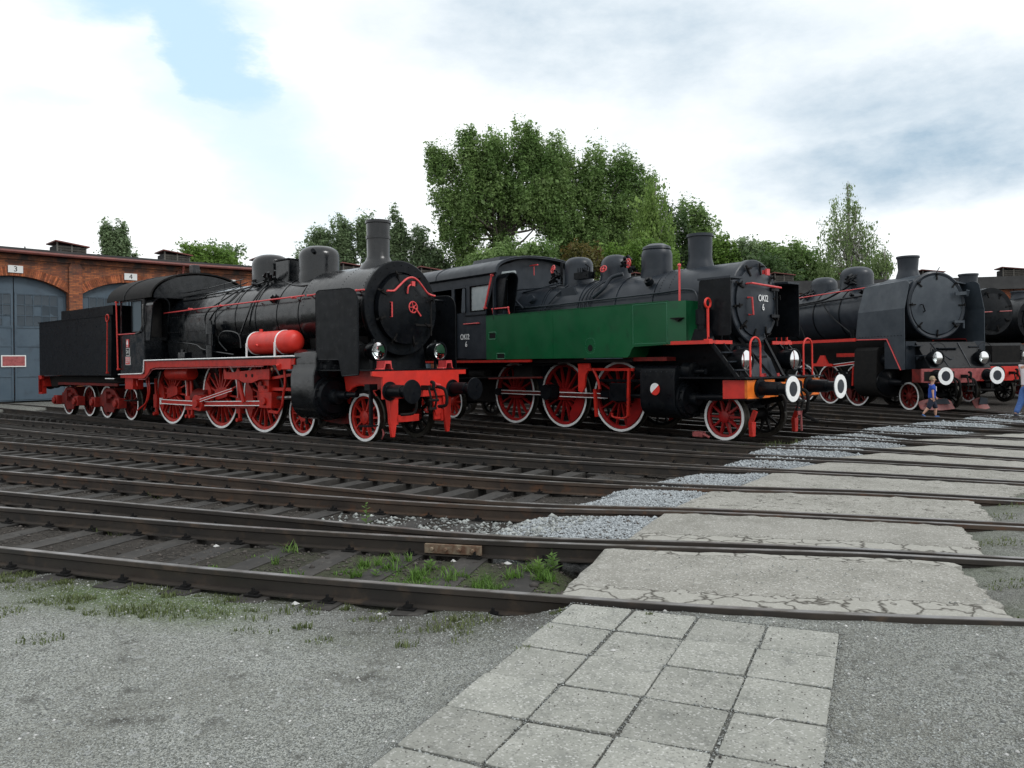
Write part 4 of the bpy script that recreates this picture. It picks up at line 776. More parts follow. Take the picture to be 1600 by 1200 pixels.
def hood(parent, xa, xb, y0, y1, z0, z1, mm):
    """open weather hood over the cab front window: an arched shell with a black panel that paints its shaded inside"""
    r = (y1 - y0) / 2; cy = (y0 + y1) / 2; o_ = [(y0, z0)] + [(cy - r * cos(a), z1 - r + r * sin(a)) for a in [pi * k / 12 for k in range(13)]] + [(y1, z0)]; ri = r - .03
    i_ = [(y1 - .03, z0)] + [(cy + ri * cos(a), z1 - r + ri * sin(a)) for a in [pi * k / 12 for k in range(13)]] + [(y0 + .03, z0)]
    q = MB().prism(o_ + i_, xa, xb, 'yz'); q.v = [(x - (.22 * (z1 - z) / (z1 - z0) if abs(x - xb) < .01 else 0) * (1 if xb > xa else -1), y, z) for x, y, z in q.v]
    h_ = obj('window_hood', q, mm, parent); obj('hood_shade_panel', MB().box(xa, xa + .02, y0 + .04, y1 - .04, z0 + .1, z1 - .12), 'dull_black', h_); return h_
def railpos(p, q, n): return [tuple(Vector(p).lerp(Vector(q), i / (n - 1))) for i in range(n)]
def place(x0, y0, t_): return (x0, y0, 0.0), atan2(-cos(t_), sin(t_))

# ================================================================== locomotive 1: black, red tank
loc, rz = place(-2.556, 16.575, .863)
E1 = thing('steam_locomotive', 'glossy black steam locomotive with a red air tank and bright red front beam, at left', 'steam locomotive', loc, rz)
BK = 'gloss_black'; ZC = 2.77
obj('smokebox', MB().lathe([(.22, .70), (.22, .93), (.20, .955), (-1.95, .955), (-1.95, .80)], (0, 0, ZC), (1, 0, 0), 64), BK, E1, ang=25)
obj('smokebox_front', MB().lathe([(.20, .6), (.20, .99), (.235, 1.0), (.31, 1.0), (.325, .985), (.325, .76), (.29, .745), (.25, .6)], (0, 0, ZC), (1, 0, 0), 72), 'black', E1)
obj('boiler', MB().lathe([(-1.95, .90), (-1.97, .93), (-5.9, .93), (-5.92, .88)], (0, 0, 2.72), (1, 0, 0), 64), BK, E1)
obj('firebox', MB().prism([(-.62, .9), (.62, .9), (.88, 2.0), (.92, 2.7)] + arcp(0, 2.72, .92, 0.0, pi, 22) + [(-.92, 2.7), (-.88, 2.0)], -5.9, -8.3, 'yz'), BK, E1)
for xb in (-2.1, -2.95, -3.85, -4.75, -5.7): band(E1, xb, 2.72, .935, BK)
for xs_ in (.12, -.62, -1.86): rivets(E1, [(xs_, -.957 * sin(a), ZC + .957 * cos(a)) for a in [-1.2 + .085 * k for k in range(32)]], .011, (0, -.7, .7), BK)
rivets(E1, railpos((-8.2, -.925, 2.5), (-5.95, -.925, 2.5), 22) + railpos((-8.2, -.92, 2.9), (-5.95, -.92, 2.9), 18), .014, (0, -1, 0), BK)
dr = smokebox_door(E1, .40, 2.74, .725, 'black', .13, 8)
rivets(E1, [(.33, .9 * cos(a), ZC + .9 * sin(a)) for a in [2 * pi * k / 28 for k in range(28)]], .012, (1, 0, 0), 'black')
yy = [-.86, -.74, -.6, -.42, -.22, 0, .22, .42, .6, .74, .80]; zr = [3.12, 3.115, 3.14, 3.26, 3.44, 3.52, 3.44, 3.26, 3.13, 3.10, 3.08]
yy = [-.62, -.5, -.42, -.28, -.1, .06, .22, .38, .5, .62, .72]
obj('door_rail', MB().tube(bez([(.58, y, z_) for y, z_ in zip(yy, [3.08, 3.085, 3.10, 3.21, 3.35, 3.40, 3.35, 3.21, 3.10, 3.06, 3.05])]), .022, 10), 'pink_red', dr)
obj('door_handle', MB().tube([(.46, -.46, 2.86), (.54, -.46, 2.86), (.54, -.46, 2.56), (.46, -.46, 2.56)], .018, 8), 'pink_red', dr)
handwheel(dr, (.56, .10, 2.78), (1, 0, 0), .115, 'pink_red', 5, .016)
obj('locking_lever', MB().bar((.58, .15, 2.76), (.58, .30, 2.60), .03, .025, up=(1, 0, 0)), 'pink_red', dr)
obj('lamp_bracket', MB().tube(bez([(.56, -.05, 3.06), (.58, -.04, 3.2), (.58, .06, 3.26)]), .018, 8).obox((.60, .07, 3.27), (.02, 0, 0), (0, .045, 0), (0, 0, .05)), 'pink_red', dr)
obj('hinge', MB().bar((.52, .20, 3.02), (.42, .72, 3.0), .05, .03, up=(1, 0, 0)).bar((.52, .2, 2.42), (.42, .72, 2.42), .05, .03, up=(1, 0, 0)).cyl((.42, .74, 2.2), (.42, .74, 3.15), .022), 'dull_black', dr)
chimney(E1, -.42, 3.72, 4.70, .245, BK, bands=(4.33,), flare=1.03)
dome(E1, -2.56, 3.62, 4.37, .475, BK); obj('dome_bolt', MB().cyl((-2.56 + .30, -.36, 4.18), (-2.56 + .36, -.44, 4.2), .05), 'black', E1)
dome(E1, -4.6, 3.58, 4.37, .46, BK, name='sand_dome')
obj('valve_box', MB().box(-3.98, -3.42, -.27, .27, 3.5, 4.13), BK, E1, bevel=.02); obj('box_lid', MB().box(-4.0, -3.40, -.29, .29, 4.13, 4.16), 'black', E1)
# valves between the domes
vb = MB()
for k in range(14):
    x = -3.5 - random.random() * 1.1; y = -.35 - random.random() * .25; z_ = 3.55 + random.random() * .22; vb.cyl((x, y, z_), (x + random.uniform(-.1, .1), y - random.uniform(.03, .12), z_ + random.uniform(-.05, .12)), random.uniform(.02, .05), n=10)
obj('valve_fittings', vb, BK, E1, kind='stuff')
for pts, r in (([(-3.4, -.45, 3.6), (-2.6, -.62, 3.42), (-1.9, -.7, 3.38)], .018), ([(-8.2, -.66, 3.36), (-6.8, -.66, 3.38), (-6.5, -.62, 3.46), (-5.0, -.58, 3.5), (-4.1, -.5, 3.62)], .022), ([(-8.1, -.5, 3.5), (-6.0, -.5, 3.56), (-5.0, -.42, 3.68)], .015),
               ([(-8.1, -.45, 3.62), (-7.0, -.45, 3.66), (-5.2, -.4, 3.78)], .013), ([(-5.1, -.5, 3.55), (-5.3, -.8, 3.3), (-5.9, -.98, 3.0), (-6.1, -.98, 2.7), (-5.9, -1.0, 2.4)], .02), ([(-3.9, -.55, 3.55), (-4.0, -.86, 3.15), (-4.1, -.98, 2.75), (-4.4, -1.0, 2.3)], .02),
               ([(-4.9, -.6, 3.5), (-5.0, -.86, 3.2), (-5.6, -.98, 2.95), (-5.85, -1.0, 2.55), (-5.6, -1.02, 2.3)], .016), ([(-4.9, -1.05, 1.95), (-5.1, -1.15, 2.2), (-4.9, -1.15, 2.42), (-4.3, -1.1, 2.35), (-4.0, -1.2, 2.0)], .018), ([(-7.9, -1.0, 2.25), (-6.5, -1.05, 2.15), (-5.9, -1.1, 2.0), (-4.5, -1.1, 1.86)], .018)): pipe(E1, pts, r, BK)
for x in (-5.2, -6.0, -6.8, -7.6): obj('rail_post', MB().cyl((x, -.5, 3.5), (x, -.5, 3.72), .012, n=6), BK, E1)
obj('manhole_cover', MB().cyl((-3.15, -.80, 3.1), (-3.15, -.90, 3.18), .11, n=16).cyl((-3.15, -.88, 3.16), (-3.15, -.93, 3.2), .05, n=8), BK, E1)
# near-side air pump and injector
pm = MB().cyl((-5.55, -1.13, 1.8), (-5.55, -1.13, 2.1), .11, n=20).cyl((-5.55, -1.13, 2.12), (-5.55, -1.13, 2.38), .085, n=20).cyl((-5.55, -1.13, 2.38), (-5.55, -1.13, 2.62), .12, n=20).cyl((-5.55, -1.13, 2.62), (-5.55, -1.13, 2.72), .05, n=12)
for a in range(6): pm.cyl((-5.55 + .1 * cos(a), -1.13 + .1 * sin(a), 2.08), (-5.55 + .1 * cos(a), -1.13 + .1 * sin(a), 2.4), .012, n=6)
obj('air_pump', pm, BK, E1); obj('lubricator', MB().box(-6.9, -6.55, -1.3, -1.1, 1.8, 1.95).cyl((-6.6, -1.2, 1.95), (-6.6, -1.2, 2.25), .01, n=6).cyl((-6.8, -1.22, 1.93), (-6.8, -1.22, 2.02), .05, n=10), BK, E1, bevel=.01)
# handrails along the boiler
for y_, z_ in ((-.93, 3.06), (.93, 3.06)):
    rail_bar(E1, [(-8.3, y_ - .06, z_ - .02), (-5, y_ - .06, z_ + .02), (-1.75, y_ - .06, z_ + .05)], .017, [(x, y_ - .06, z_ + .03) for x in (-2.2, -3.7, -5.3, -6.9)], off=(0, .1 if y_ < 0 else -.1, 0))
rail_bar(E1, [(-1.6, -1.0, 3.1), (-.9, -1.0, 3.12)], .016, [(-1.6, -1.0, 3.1)], off=(0, .1, 0)); rail_bar(E1, [(.02, -.98, 3.10), (.3, -.98, 3.10)], .018, [(.05, -.98, 3.1)], off=(0, .1, 0)); rail_bar(E1, [(-.02, -.99, 3.04), (.2, -.97, 2.99)], .016)
# running boards, valances and white lining
for s in (-1, 1):
    yo, yi = s * 1.45, s * .85; a, b = min(yo, yi), max(yo, yi)
    obj('running_board', MB().box(-8.45, -1.5, a, b, 1.735, 1.76), 'black', E1)
    vl = [(-1.5, 1.735), (-8.52, 1.735), (-8.52, 1.385), (-10.05, 1.375), (-10.05, 1.28), (-8.75, 1.26)] + [(-8.55, 1.28), (-8.32, 1.40), (-8.2, 1.52), (-7.95, 1.56)] + [(-5, 1.575), (-1.5, 1.60)]
    obj('valance', MB().prism(vl, s * 1.40, s * 1.43), 'red', E1); obj('footplate_edge', MB().tube([(-8.9, s * 1.42, 1.235), (-8.5, s * 1.42, 1.245), (-8.22, s * 1.42, 1.42), (-8.1, s * 1.42, 1.5), (-7.9, s * 1.42, 1.525), (-2.7, s * 1.42, 1.57)], .014, 6), 'faded_red', E1)
obj('white_lining', MB().tube(rounded([(-1.45, 1.79), (-8.5, 1.755), (-8.52, 1.40), (-10.1, 1.375)], [0, .02, .1, 0]) and [(x, -1.462, z_) for x, z_ in rounded([(-1.45, 1.785), (-8.5, 1.755), (-8.53, 1.40), (-10.1, 1.375)], [0, .02, .12, 0])], .017, 6), 'white_paint', E1)
# red tank on the running board
tk = obj('air_tank', MB().lathe([(-.02, 0), (.0, .2), (.05, .25), (.1, .262), (1.46, .262), (1.54, .25), (1.62, .2), (1.66, .12), (1.67, 0)], (-3.42, -1.16, 2.10), (1, 0, 0), 36), 'bright_red', E1)
for x in (-3.36, -2.22): obj('tank_strap', MB().lathe([(-.022, .262), (-.022, .272), (.022, .272), (.022, .262)], (x, -1.16, 2.10), (1, 0, 0), 36, closed=True).box(x - .02, x + .02, -1.45, -1.42, 1.77, 2.1), 'white_paint', tk)
obj('tank_valve', MB().cyl((-3.2, -1.16, 2.34), (-3.2, -1.16, 2.42), .04, n=8).cyl((-2.9, -1.44, 2.05), (-2.9, -1.47, 2.03), .03, n=8), 'bright_red', tk)
# cylinders
for s in (-1, 1):
    y0, y1 = s * .62, s * 1.40
    sec = [(s * .62, .5), (s * .62, 1.93), (s * 1.22, 1.93), (s * 1.36, 1.86), (s * 1.40, 1.72), (s * 1.40, 1.62)] + [(s * (1.40 + .02 * k), 1.56 - .06 * k) for k in range(3)] + [(s * 1.46, 1.36), (s * 1.46, .98)] + [(s * (1.02 + .44 * cos(a)), .90 + .48 * sin(a)) for a in [-pi / 2 * k / 8 for k in range(1, 9)]]
    obj('cylinder', MB().prism(sec, -1.60, -.78, 'yz'), BK, E1, bevel=.02)
    cv = MB().lathe([(0, 0), (0, .44), (.06, .44), (.07, .38), (.14, .34), (.16, .17), (.30, .15), (.32, .10), (.34, 0)], (-.78, s * 1.04, .92), (1, 0, 0), 32); cv.lathe([(0, 0), (0, .25), (.05, .25), (.06, .2), (.16, .18), (.18, .08), (.30, .07), (.30, 0)], (-.78, s * 1.08, 1.52), (1, 0, 0), 24)
    for k in range(16): a = 2 * pi * k / 16; cv.cyl((-.72, s * 1.04 + .41 * cos(a), .92 + .41 * sin(a)), (-.68, s * 1.04 + .41 * cos(a), .92 + .41 * sin(a)), .02, n=6)
    for k in range(10): a = 2 * pi * k / 10; cv.cyl((-.73, s * 1.08 + .22 * cos(a), 1.52 + .22 * sin(a)), (-.69, s * 1.08 + .22 * cos(a), 1.52 + .22 * sin(a)), .018, n=6)
    obj('cylinder_cover', cv, 'black', E1); obj('piston_tail_rod', MB().cyl((-.5, s * 1.04, .96), (.12, s * 1.04, .98), .055).cyl((-.5, s * 1.04, .96), (-.2, s * 1.04, .96), .085), 'black', E1)
    obj('cylinder_drain', MB().cyl((-1.4, s * 1.2, .45), (-1.4, s * 1.2, .33), .03).cyl((-.95, s * 1.2, .45), (-.95, s * 1.2, .33), .03), 'dull_black', E1)
obj('saddle', MB().prism([(-.62, .6), (.62, .6), (.75, 2.2), (-.75, 2.2)], -1.9, .1, 'yz'), 'dull_black', E1)
# smoke deflectors
for s in (-1, 1):
    p = rounded([(-.81, 1.70), (-.05, 1.69), (.05, 1.36), (.57, 1.39), (.57, 3.10), (-.81, 3.13)], [.02, .02, .03, .03, .32, .14], 6)
    dfl = obj('smoke_deflector', MB().prism(p, s * 1.345, s * 1.36), 'black', E1); rivets(dfl, railpos((.50, s * 1.36, 1.5), (.50, s * 1.36, 2.9), 20) + railpos((-.75, s * 1.36, 1.8), (-.75, s * 1.36, 3.0), 17), .008, (0, s, 0), BK); obj('deflector_edge', MB().tube([(a, s * 1.353, b) for a, b in p], .014, 6, closed=True), 'black', dfl)
    obj('deflector_stay', MB().cyl((.2, s * .93, 3.0), (.2, s * 1.34, 3.0), .02, n=8).cyl((.1, s * .9, 2.0), (.1, s * 1.34, 1.9), .02, n=8), 'black', E1)
# front deck, beam, frames
obj('front_deck', MB().box(-.78, .93, -1.35, 1.35, 1.465, 1.49), 'black', E1); obj('front_plate', MB().prism([(-.9, 1.49), (-.9, 2.3), (.12, 2.0), (.22, 1.49)], -.78, .78), 'black', E1)
obj('buffer_beam', MB().prism([(-1.30, 1.46), (1.30, 1.46), (1.30, 1.36), (1.08, 1.36), (1.08, 1.13), (.82, .92), (-1.04, .90), (-1.04, 1.33), (-1.30, 1.36)], .86, .92, 'yz'), 'bright_red', E1, bevel=.006)
fr_ = [(.86, 1.46), (.86, .38), (.62, .38), (.60, .62), (.52, .95)] + arcp(.0, .5, .68, .62, 2.75, 12)[::1] + [(-.78, .8), (-.78, 1.46)]
for s in (-1, 1):
    obj('main_frame', MB().prism(fr_, s * .60, s * .66), 'bright_red', E1); obj('frame_plate', MB().prism([(-.78, .55), (-.78, 1.3), (-9.8, 1.3), (-9.8, .7), (-8.9, .45), (-3, .45)], s * .52, s * .56), 'dull_black', E1)
    obj('wheel_guard', MB().prism([(.86, 1.46), (.86, 1.20), (.62, 1.12)] + arcp(0, .5, .66, .95, 2.4, 10) + [(-.62, 1.46)], s * .80, s * .83), 'bright_red', E1)
    obj('guard_lip', MB().tube([(x, s * .84, z_) for x, z_ in arcp(0, .5, .67, .75, 2.5, 14)], .018, 6), 'bright_red', E1)
    obj('rail_guard', MB().prism([(s * .62, .92), (s * .86, .92), (s * .84, .4), (s * .80, .14), (s * .72, .14), (s * .66, .5)], .84, .90, 'yz'), 'bright_red', E1, bevel=.005)
    obj('lamp_step', MB().prism([(s * .85 - .14, 1.49), (s * .85 - .09, 1.49), (s * .85 - .06, 1.60), (s * .85 + .06, 1.60), (s * .85 + .09, 1.49), (s * .85 + .14, 1.49), (s * .85 + .10, 1.515), (s * .85 + .08, 1.66), (s * .85 - .08, 1.66), (s * .85 - .10, 1.515)], .62, .86, 'yz'), 'pink_red', E1)
    obj('step_post', MB().box(.55, .60, s * 1.06 - .035, s * 1.06 + .035, .38, 1.2).box(.42, .72, s * 1.06 - .2, s * 1.06 + .06, .36, .39).box(.5, .66, s * 1.06 - .1, s * 1.06 + .1, 1.08, 1.2), 'black', E1)
    buffer(E1, s * .875, .92, 1.60, head='black'); lamp(E1, .56, s * .85, 1.86, .195)
obj('cross_bar', MB().box(.80, .84, -.62, -.02, .42, .56).box(.80, .84, .42, .62, .42, .56), 'bright_red', E1); obj('beam_bracket', MB().prism([(.35, .9), (.62, .9), (.62, .55), (.45, .5)], .82, .86, 'yz'), 'bright_red', E1)
coupling(E1, .92, 1.1); hose(E1, [(.92, -.35, 1.0), (1.15, -.38, .9), (1.12, -.4, .62), (.95, -.62, .58)]); hose(E1, [(.92, .35, 1.12), (1.2, .38, 1.05), (1.22, .40, .75), (1.05, .34, .7)], .035)
obj('hose_tap', MB().cyl((.92, .28, 1.16), (1.02, .28, 1.16), .05).cyl((1.02, .28, 1.16), (1.02, .42, 1.14), .025), 'pink_red', E1); obj('hose_tap', MB().cyl((1.0, .36, .72), (1.12, .44, .66), .03), 'pink_red', E1)
obj('brake_beam', MB().tube(bez([(.5, -.66, .2), (.62, -.82, .1), (.75, -.9, .18), (.7, -.86, .26), (.6, -.8, .28)]), .016, 6), 'faded_red', E1)
# wheels
for x in (0, -2.2): wheelset(E1, x, .5, 10, big=.30)
for x, ca_ in ((-3.77, 3.3), (-5.75, 3.3), (-8.35, 3.3)): wheelset(E1, x, .875, 17, crank=.31, cang=ca_ + pi, counter=True, big=.2)
# motion
for s in (-1, 1):
    y = s * .93
    rod(E1, -8.58, .62, -6.35, .62, y, .13, name='coupling_rod', ends=(.0, .0)) if s < 0 else rod(E1, -8.58, .62, -6.35, .62, y, .13, lines=False)
    rod(E1, -5.95, .62, -3.85, .62, y, .12, lines=False); rod(E1, -6.0, .64, -3.25, .72, s * 1.08, .12, name='connecting_rod', lines=s < 0)
    rod(E1, -6.0, .72, -4.45, 1.02, s * 1.17, .07, .04, name='eccentric_rod', lines=s < 0)
    obj('crank_end', MB().prism(rounded([(-6.42, .48), (-6.0, .44), (-5.92, .60), (-5.95, .82), (-6.3, .86), (-6.42, .74)], .06), s * .86, s * 1.18).cyl((-6.12, s * 1.15, .64), (-6.12, s * 1.26, .64), .10), 'red', E1, bevel=.01)
    obj('rod_end', MB().box(-8.66, -8.60, min(s * .9, s * .97), max(s * .9, s * .97), .54, .72), 'white_paint', E1)
    obj('slide_bar', MB().box(-3.4, -1.6, min(s * .96, s * 1.12), max(s * .96, s * 1.12), 1.02, 1.09), 'red', E1); obj('piston_rod', MB().cyl((-3.0, s * 1.04, .84), (-1.6, s * 1.04, .9), .045), 'steel', E1)
    obj('crosshead', MB().box(-3.3, -2.85, min(s * .92, s * 1.2), max(s * .92, s * 1.2), .98, 1.28).box(-3.22, -2.72, min(s * .9, s * 1.22), max(s * .9, s * 1.22), .62, .98).cyl((-3.0, s * 1.2, .78), (-3.0, s * 1.27, .78), .09), 'red', E1, bevel=.012)
    obj('crosshead_detail', MB().cyl((-3.1, s * 1.22, 1.18), (-3.1, s * 1.26, 1.18), .05).cyl((-2.95, s * 1.22, 1.1), (-2.95, s * 1.26, 1.1), .04), 'dark_red', E1)
    obj('link_bracket', MB().prism([(-4.62, 1.56), (-4.62, 1.27), (-3.95, 1.26), (-3.75, 1.19), (-3.4, 1.19), (-3.05, 1.27), (-2.66, 1.27), (-2.66, 1.52), (-3.9, 1.46), (-3.98, 1.56), (-4.1, 1.44), (-4.5, 1.44)], s * 1.26, s * 1.30), 'red', E1, bevel=.006)
    for xx in (-3.62, -3.36): obj('bracket_hole', MB().cyl((xx, s * 1.298, 1.36), (xx, s * 1.304, 1.36), .045, n=14), 'dull_black', E1)
    obj('radius_rod', MB().bar((-2.7, s * 1.2, 1.30), (-1.6, s * 1.2, 1.42), .05, .06).bar((-4.1, s * 1.2, 1.22), (-3.9, s * 1.2, .72), .05, .1), 'red', E1)
    obj('combination_lever', MB().tube(bez([(-2.0, s * 1.34, 1.50), (-1.98, s * 1.34, 1.2), (-2.06, s * 1.34, .92), (-2.1, s * 1.34, .72), (-2.3, s * 1.3, .55)]), .028, 8).bar((-2.3, s * 1.3, .55), (-2.75, s * 1.25, .56), .05, .06), 'red', E1)
    obj('cylinder_bracket', MB().box(-2.15, -1.62, min(s * 1.30, s * 1.44), max(s * 1.30, s * 1.44), 1.5, 1.74).cyl((-2.05, s * 1.4, 1.5), (-2.05, s * 1.46, 1.62), .06), 'bright_red', E1, bevel=.01)
    for xx in (-4.78, -7.15, -7.35, -9.2): obj('brake_hanger', MB().bar((xx, s * .82, 1.25), (xx + .05, s * .82, .3), .06, .09, up=(1, 0, 0)).box(xx - .08, xx + .12, min(s * .74, s * .86), max(s * .74, s * .86), .42, .8).cyl((xx + .05, s * .78, .26), (xx + .05, s * .92, .26), .05), 'red', E1, bevel=.01)
obj('under_tank', MB().lathe([(0, 0), (.02, .16), (.08, .19), (1.2, .19), (1.26, .16), (1.28, 0)], (-8.0, -1.0, 1.40), (1, 0, 0), 28), 'red', E1); obj('inner_tank', MB().lathe([(0, 0), (.05, .25), (.7, .25), (.75, 0)], (-7.1, -.66, .75), (1, 0, 0), 24), 'dark_red', E1)
obj('ashpan', MB().box(-8.2, -6.6, -.5, .5, .5, 1.2), 'dull_black', E1); obj('frame_stretcher', MB().box(-9.8, -.8, -.5, .5, 1.1, 1.45), 'dull_black', E1)
# bogie details
for s in (-1, 1): obj('bogie_frame', MB().prism([(.3, .4), (.3, .62), (-.6, .62), (-1.1, .8), (-1.6, .62), (-2.5, .62), (-2.5, .4), (-1.1, .3)], s * .5, s * .55), 'dark_red', E1)
obj('counterweight_boss', MB().prism(rounded([(-2.35, .62), (-2.0, .5), (-1.95, .36), (-2.15, .32)], .05), -.8, -.84), 'red', E1)
# pipes under the cab
for pts in ([(-8.8, -1.2, 1.3), (-8.75, -1.2, .9), (-8.95, -1.2, .6), (-9.35, -1.2, .42), (-9.5, -1.2, .36)], [(-9.05, -1.15, 1.25), (-8.95, -1.15, .9), (-9.1, -1.15, .55), (-9.2, -1.15, .38)], [(-9.3, -1.3, 1.2), (-9.25, -1.3, 1.05)]): pipe(E1, pts, .024, 'red')
obj('cab_step_box', MB().box(-9.95, -9.45, -1.35, -1.05, .95, 1.3), 'red', E1, bevel=.01); obj('cab_step', MB().box(-9.9, -9.5, -1.4, -1.1, .62, .65).box(-9.9, -9.87, -1.2, -1.17, .62, 1.0).box(-9.53, -9.5, -1.2, -1.17, .62, 1.0), 'dull_black', E1)
# cab
cs = [(-8.53, 1.42), (-8.53, 3.47), (-10.02, 3.47), (-10.02, 1.395)]
for s in (-1, 1):
    y0, y1 = s * 1.40, s * 1.43
    cb_ = MB().prism([(-8.53, 1.42), (-10.02, 1.395), (-10.02, 2.52), (-8.53, 2.52)], y0, y1).prism([(-8.53, 2.52), (-8.66, 2.52), (-8.66, 3.40), (-8.53, 3.40)], y0, y1).prism([(-9.94, 2.52), (-10.02, 2.52), (-10.02, 3.40), (-9.94, 3.40)], y0, y1).prism([(-8.53, 3.40), (-10.02, 3.40), (-10.02, 3.52), (-8.53, 3.52)], y0, y1)
    obj('cab_side', cb_, BK, E1); obj('cab_window', MB().box(-9.28, -8.66, s * 1.405 - .004, s * 1.405 + .004, 2.56, 3.38), 'cab_glass', E1); obj('window_frame', MB().tube([(-9.28, s * 1.43, 2.55), (-9.28, s * 1.43, 3.39), (-8.66, s * 1.43, 3.39), (-8.66, s * 1.43, 2.55)], .016, 6, closed=True), 'black', E1)
    rail_bar(E1, [(-10.1, s * 1.47, 2.5), (-9.2, s * 1.47, 2.5), (-8.98, s * 1.47, 2.5)], .016, [(-9.98, s * 1.47, 2.5)], off=(0, -s * .04, 0)); rail_bar(E1, bez([(-8.98, s * 1.47, 2.5), (-8.72, s * 1.47, 2.54), (-8.55, s * 1.47, 2.72)]) + [(-8.5, s * 1.47, 3.25)], .014, [(-8.5, s * 1.47, 3.25)], 'steel', off=(0, -s * .04, 0))
obj('cab_front', MB().prism([(-1.42, 1.45), (-1.42, 3.5)] + [(1.42 * cos(a), 3.5 + .64 * sin(a)) for a in [pi - pi * k / 16 for k in range(17)]] + [(1.42, 1.45)], -8.50, -8.54, 'yz'), BK, E1)
obj('cab_interior', MB().box(-9.0, -8.6, -1.3, 1.3, 1.45, 3.3), 'dull_black', E1)
sec = [(1.50 * cos(a), 3.44 + .76 * sin(a)) for a in [pi * k / 22 for k in range(23)]]; sec2 = [(1.46 * cos(a), 3.44 + .72 * sin(a)) for a in [pi * k / 22 for k in range(22, -1, -1)]]
obj('cab_roof', MB().prism(sec + sec2, -8.0, -10.75, 'yz'), 'dull_black', E1); obj('roof_plate', MB().prism([(1.40 * cos(a), 3.44 + .68 * sin(a)) for a in [pi * k / 22 for k in range(23)]], -8.06, -8.02, 'yz'), BK, E1)
hood(E1, -8.50, -8.02, -1.41, -.93, 2.3, 3.46, BK)
obj('whistle_box', MB().box(-8.62, -8.40, -.1, .1, 4.12, 4.46).cyl((-8.2, -.05, 4.1), (-8.2, -.05, 4.3), .06), BK, E1, bevel=.01)
obj('roof_rib', MB().tube([(-9.6, 1.51 * cos(a), 3.44 + .77 * sin(a)) for a in [pi * k / 20 for k in range(21)]], .012, 6), BK, E1)
rail_bar(E1, [(-10.06, -1.49, 1.52), (-10.13, -1.49, 3.42)], .022, [(-10.06, -1.49, 1.52), (-10.13, -1.49, 3.42)], mm='bright_red', off=(0, .06, 0))
# number plates
obj('emblem_plate', MB().box(-9.62, -9.46, -1.445, -1.43, 2.13, 2.36), 'pink_red', E1)
eg = MB().prism([(-9.575, 2.30), (-9.54, 2.345), (-9.505, 2.30), (-9.49, 2.24), (-9.51, 2.20), (-9.54, 2.18), (-9.57, 2.20), (-9.59, 2.24)], -1.446, -1.449).prism([(-9.60, 2.17), (-9.56, 2.165), (-9.54, 2.145), (-9.52, 2.165), (-9.48, 2.17), (-9.54, 2.135)], -1.446, -1.449); obj('white_emblem', eg, 'white_paint', E1)
def plate(parent, x0, x1, z0, z1, y, body, size, sx=.8, bgm='pink_red'):
    p_ = obj('number_plate', MB().box(x0, x1, y - .012, y, z0, z1), 'plate_white', parent); obj('plate_field', MB().box(x0 + .015, x1 - .015, y - .015, y - .011, z0 + .015, z1 - .015), bgm, p_)
    obj('lettering', xf(text_mb(body, size, .004, sx), Matrix.Translation(((x0 + x1) / 2, y - .018, (z0 + z1) / 2)) @ Matrix.Rotation(pi / 2, 4, 'X')), 'plate_white', p_)
plate(E1, -9.64, -9.42, 1.90, 2.11, -1.43, 'Ok1', .15, .75, 'black'); plate(E1, -9.68, -9.38, 1.64, 1.87, -1.43, '359', .2, .8)

# ------------------------------------------------------------------ its tender
TN = thing('tender', 'black tender with red axle frames and white-rimmed wheels, behind the cab at far left', 'tender', loc, rz)
obj('tank', MB().box(-16.3, -10.62, -1.45, 1.45, 1.32, 3.10), 'black', TN, bevel=.02); obj('tank_rim', MB().box(-16.33, -10.60, -1.475, 1.475, 3.075, 3.10), 'black', TN)
for zz in (1.42, 2.25, 2.95): rivets(TN, railpos((-16.2, -1.45, zz), (-10.7, -1.45, zz), 70), .007)
for xx in (-11.3, -14.4): rivets(TN, railpos((xx, -1.45, 1.4), (xx, -1.45, 3.0), 24), .007)
obj('coal_board', MB().box(-14.85, -14.81, -1.25, 1.25, 3.1, 3.42).box(-14.85, -10.9, -1.27, -1.24, 3.1, 3.40).box(-14.85, -10.9, 1.24, 1.27, 3.1, 3.40).box(-10.94, -10.9, -1.25, 1.25, 3.1, 3.40).box(-14.8, -10.95, -1.24, 1.24, 3.1, 3.2), 'black', TN)
obj('frame', MB().prism([(-10.5, 1.3), (-10.5, 1.12), (-15.2, 1.1), (-15.6, .95), (-16.1, .95), (-16.3, 1.3)], -1.15, 1.15), 'dull_black', TN); obj('frame_edge', MB().box(-15.4, -10.8, -1.2, -1.16, 1.02, 1.10).box(-15.4, -10.8, 1.16, 1.2, 1.02, 1.10), 'dark_red', TN)
for x in (-10.915, -12.6, -13.96, -15.665): wheelset(TN, x, .5, 10, paint='dark_red', big=.3)
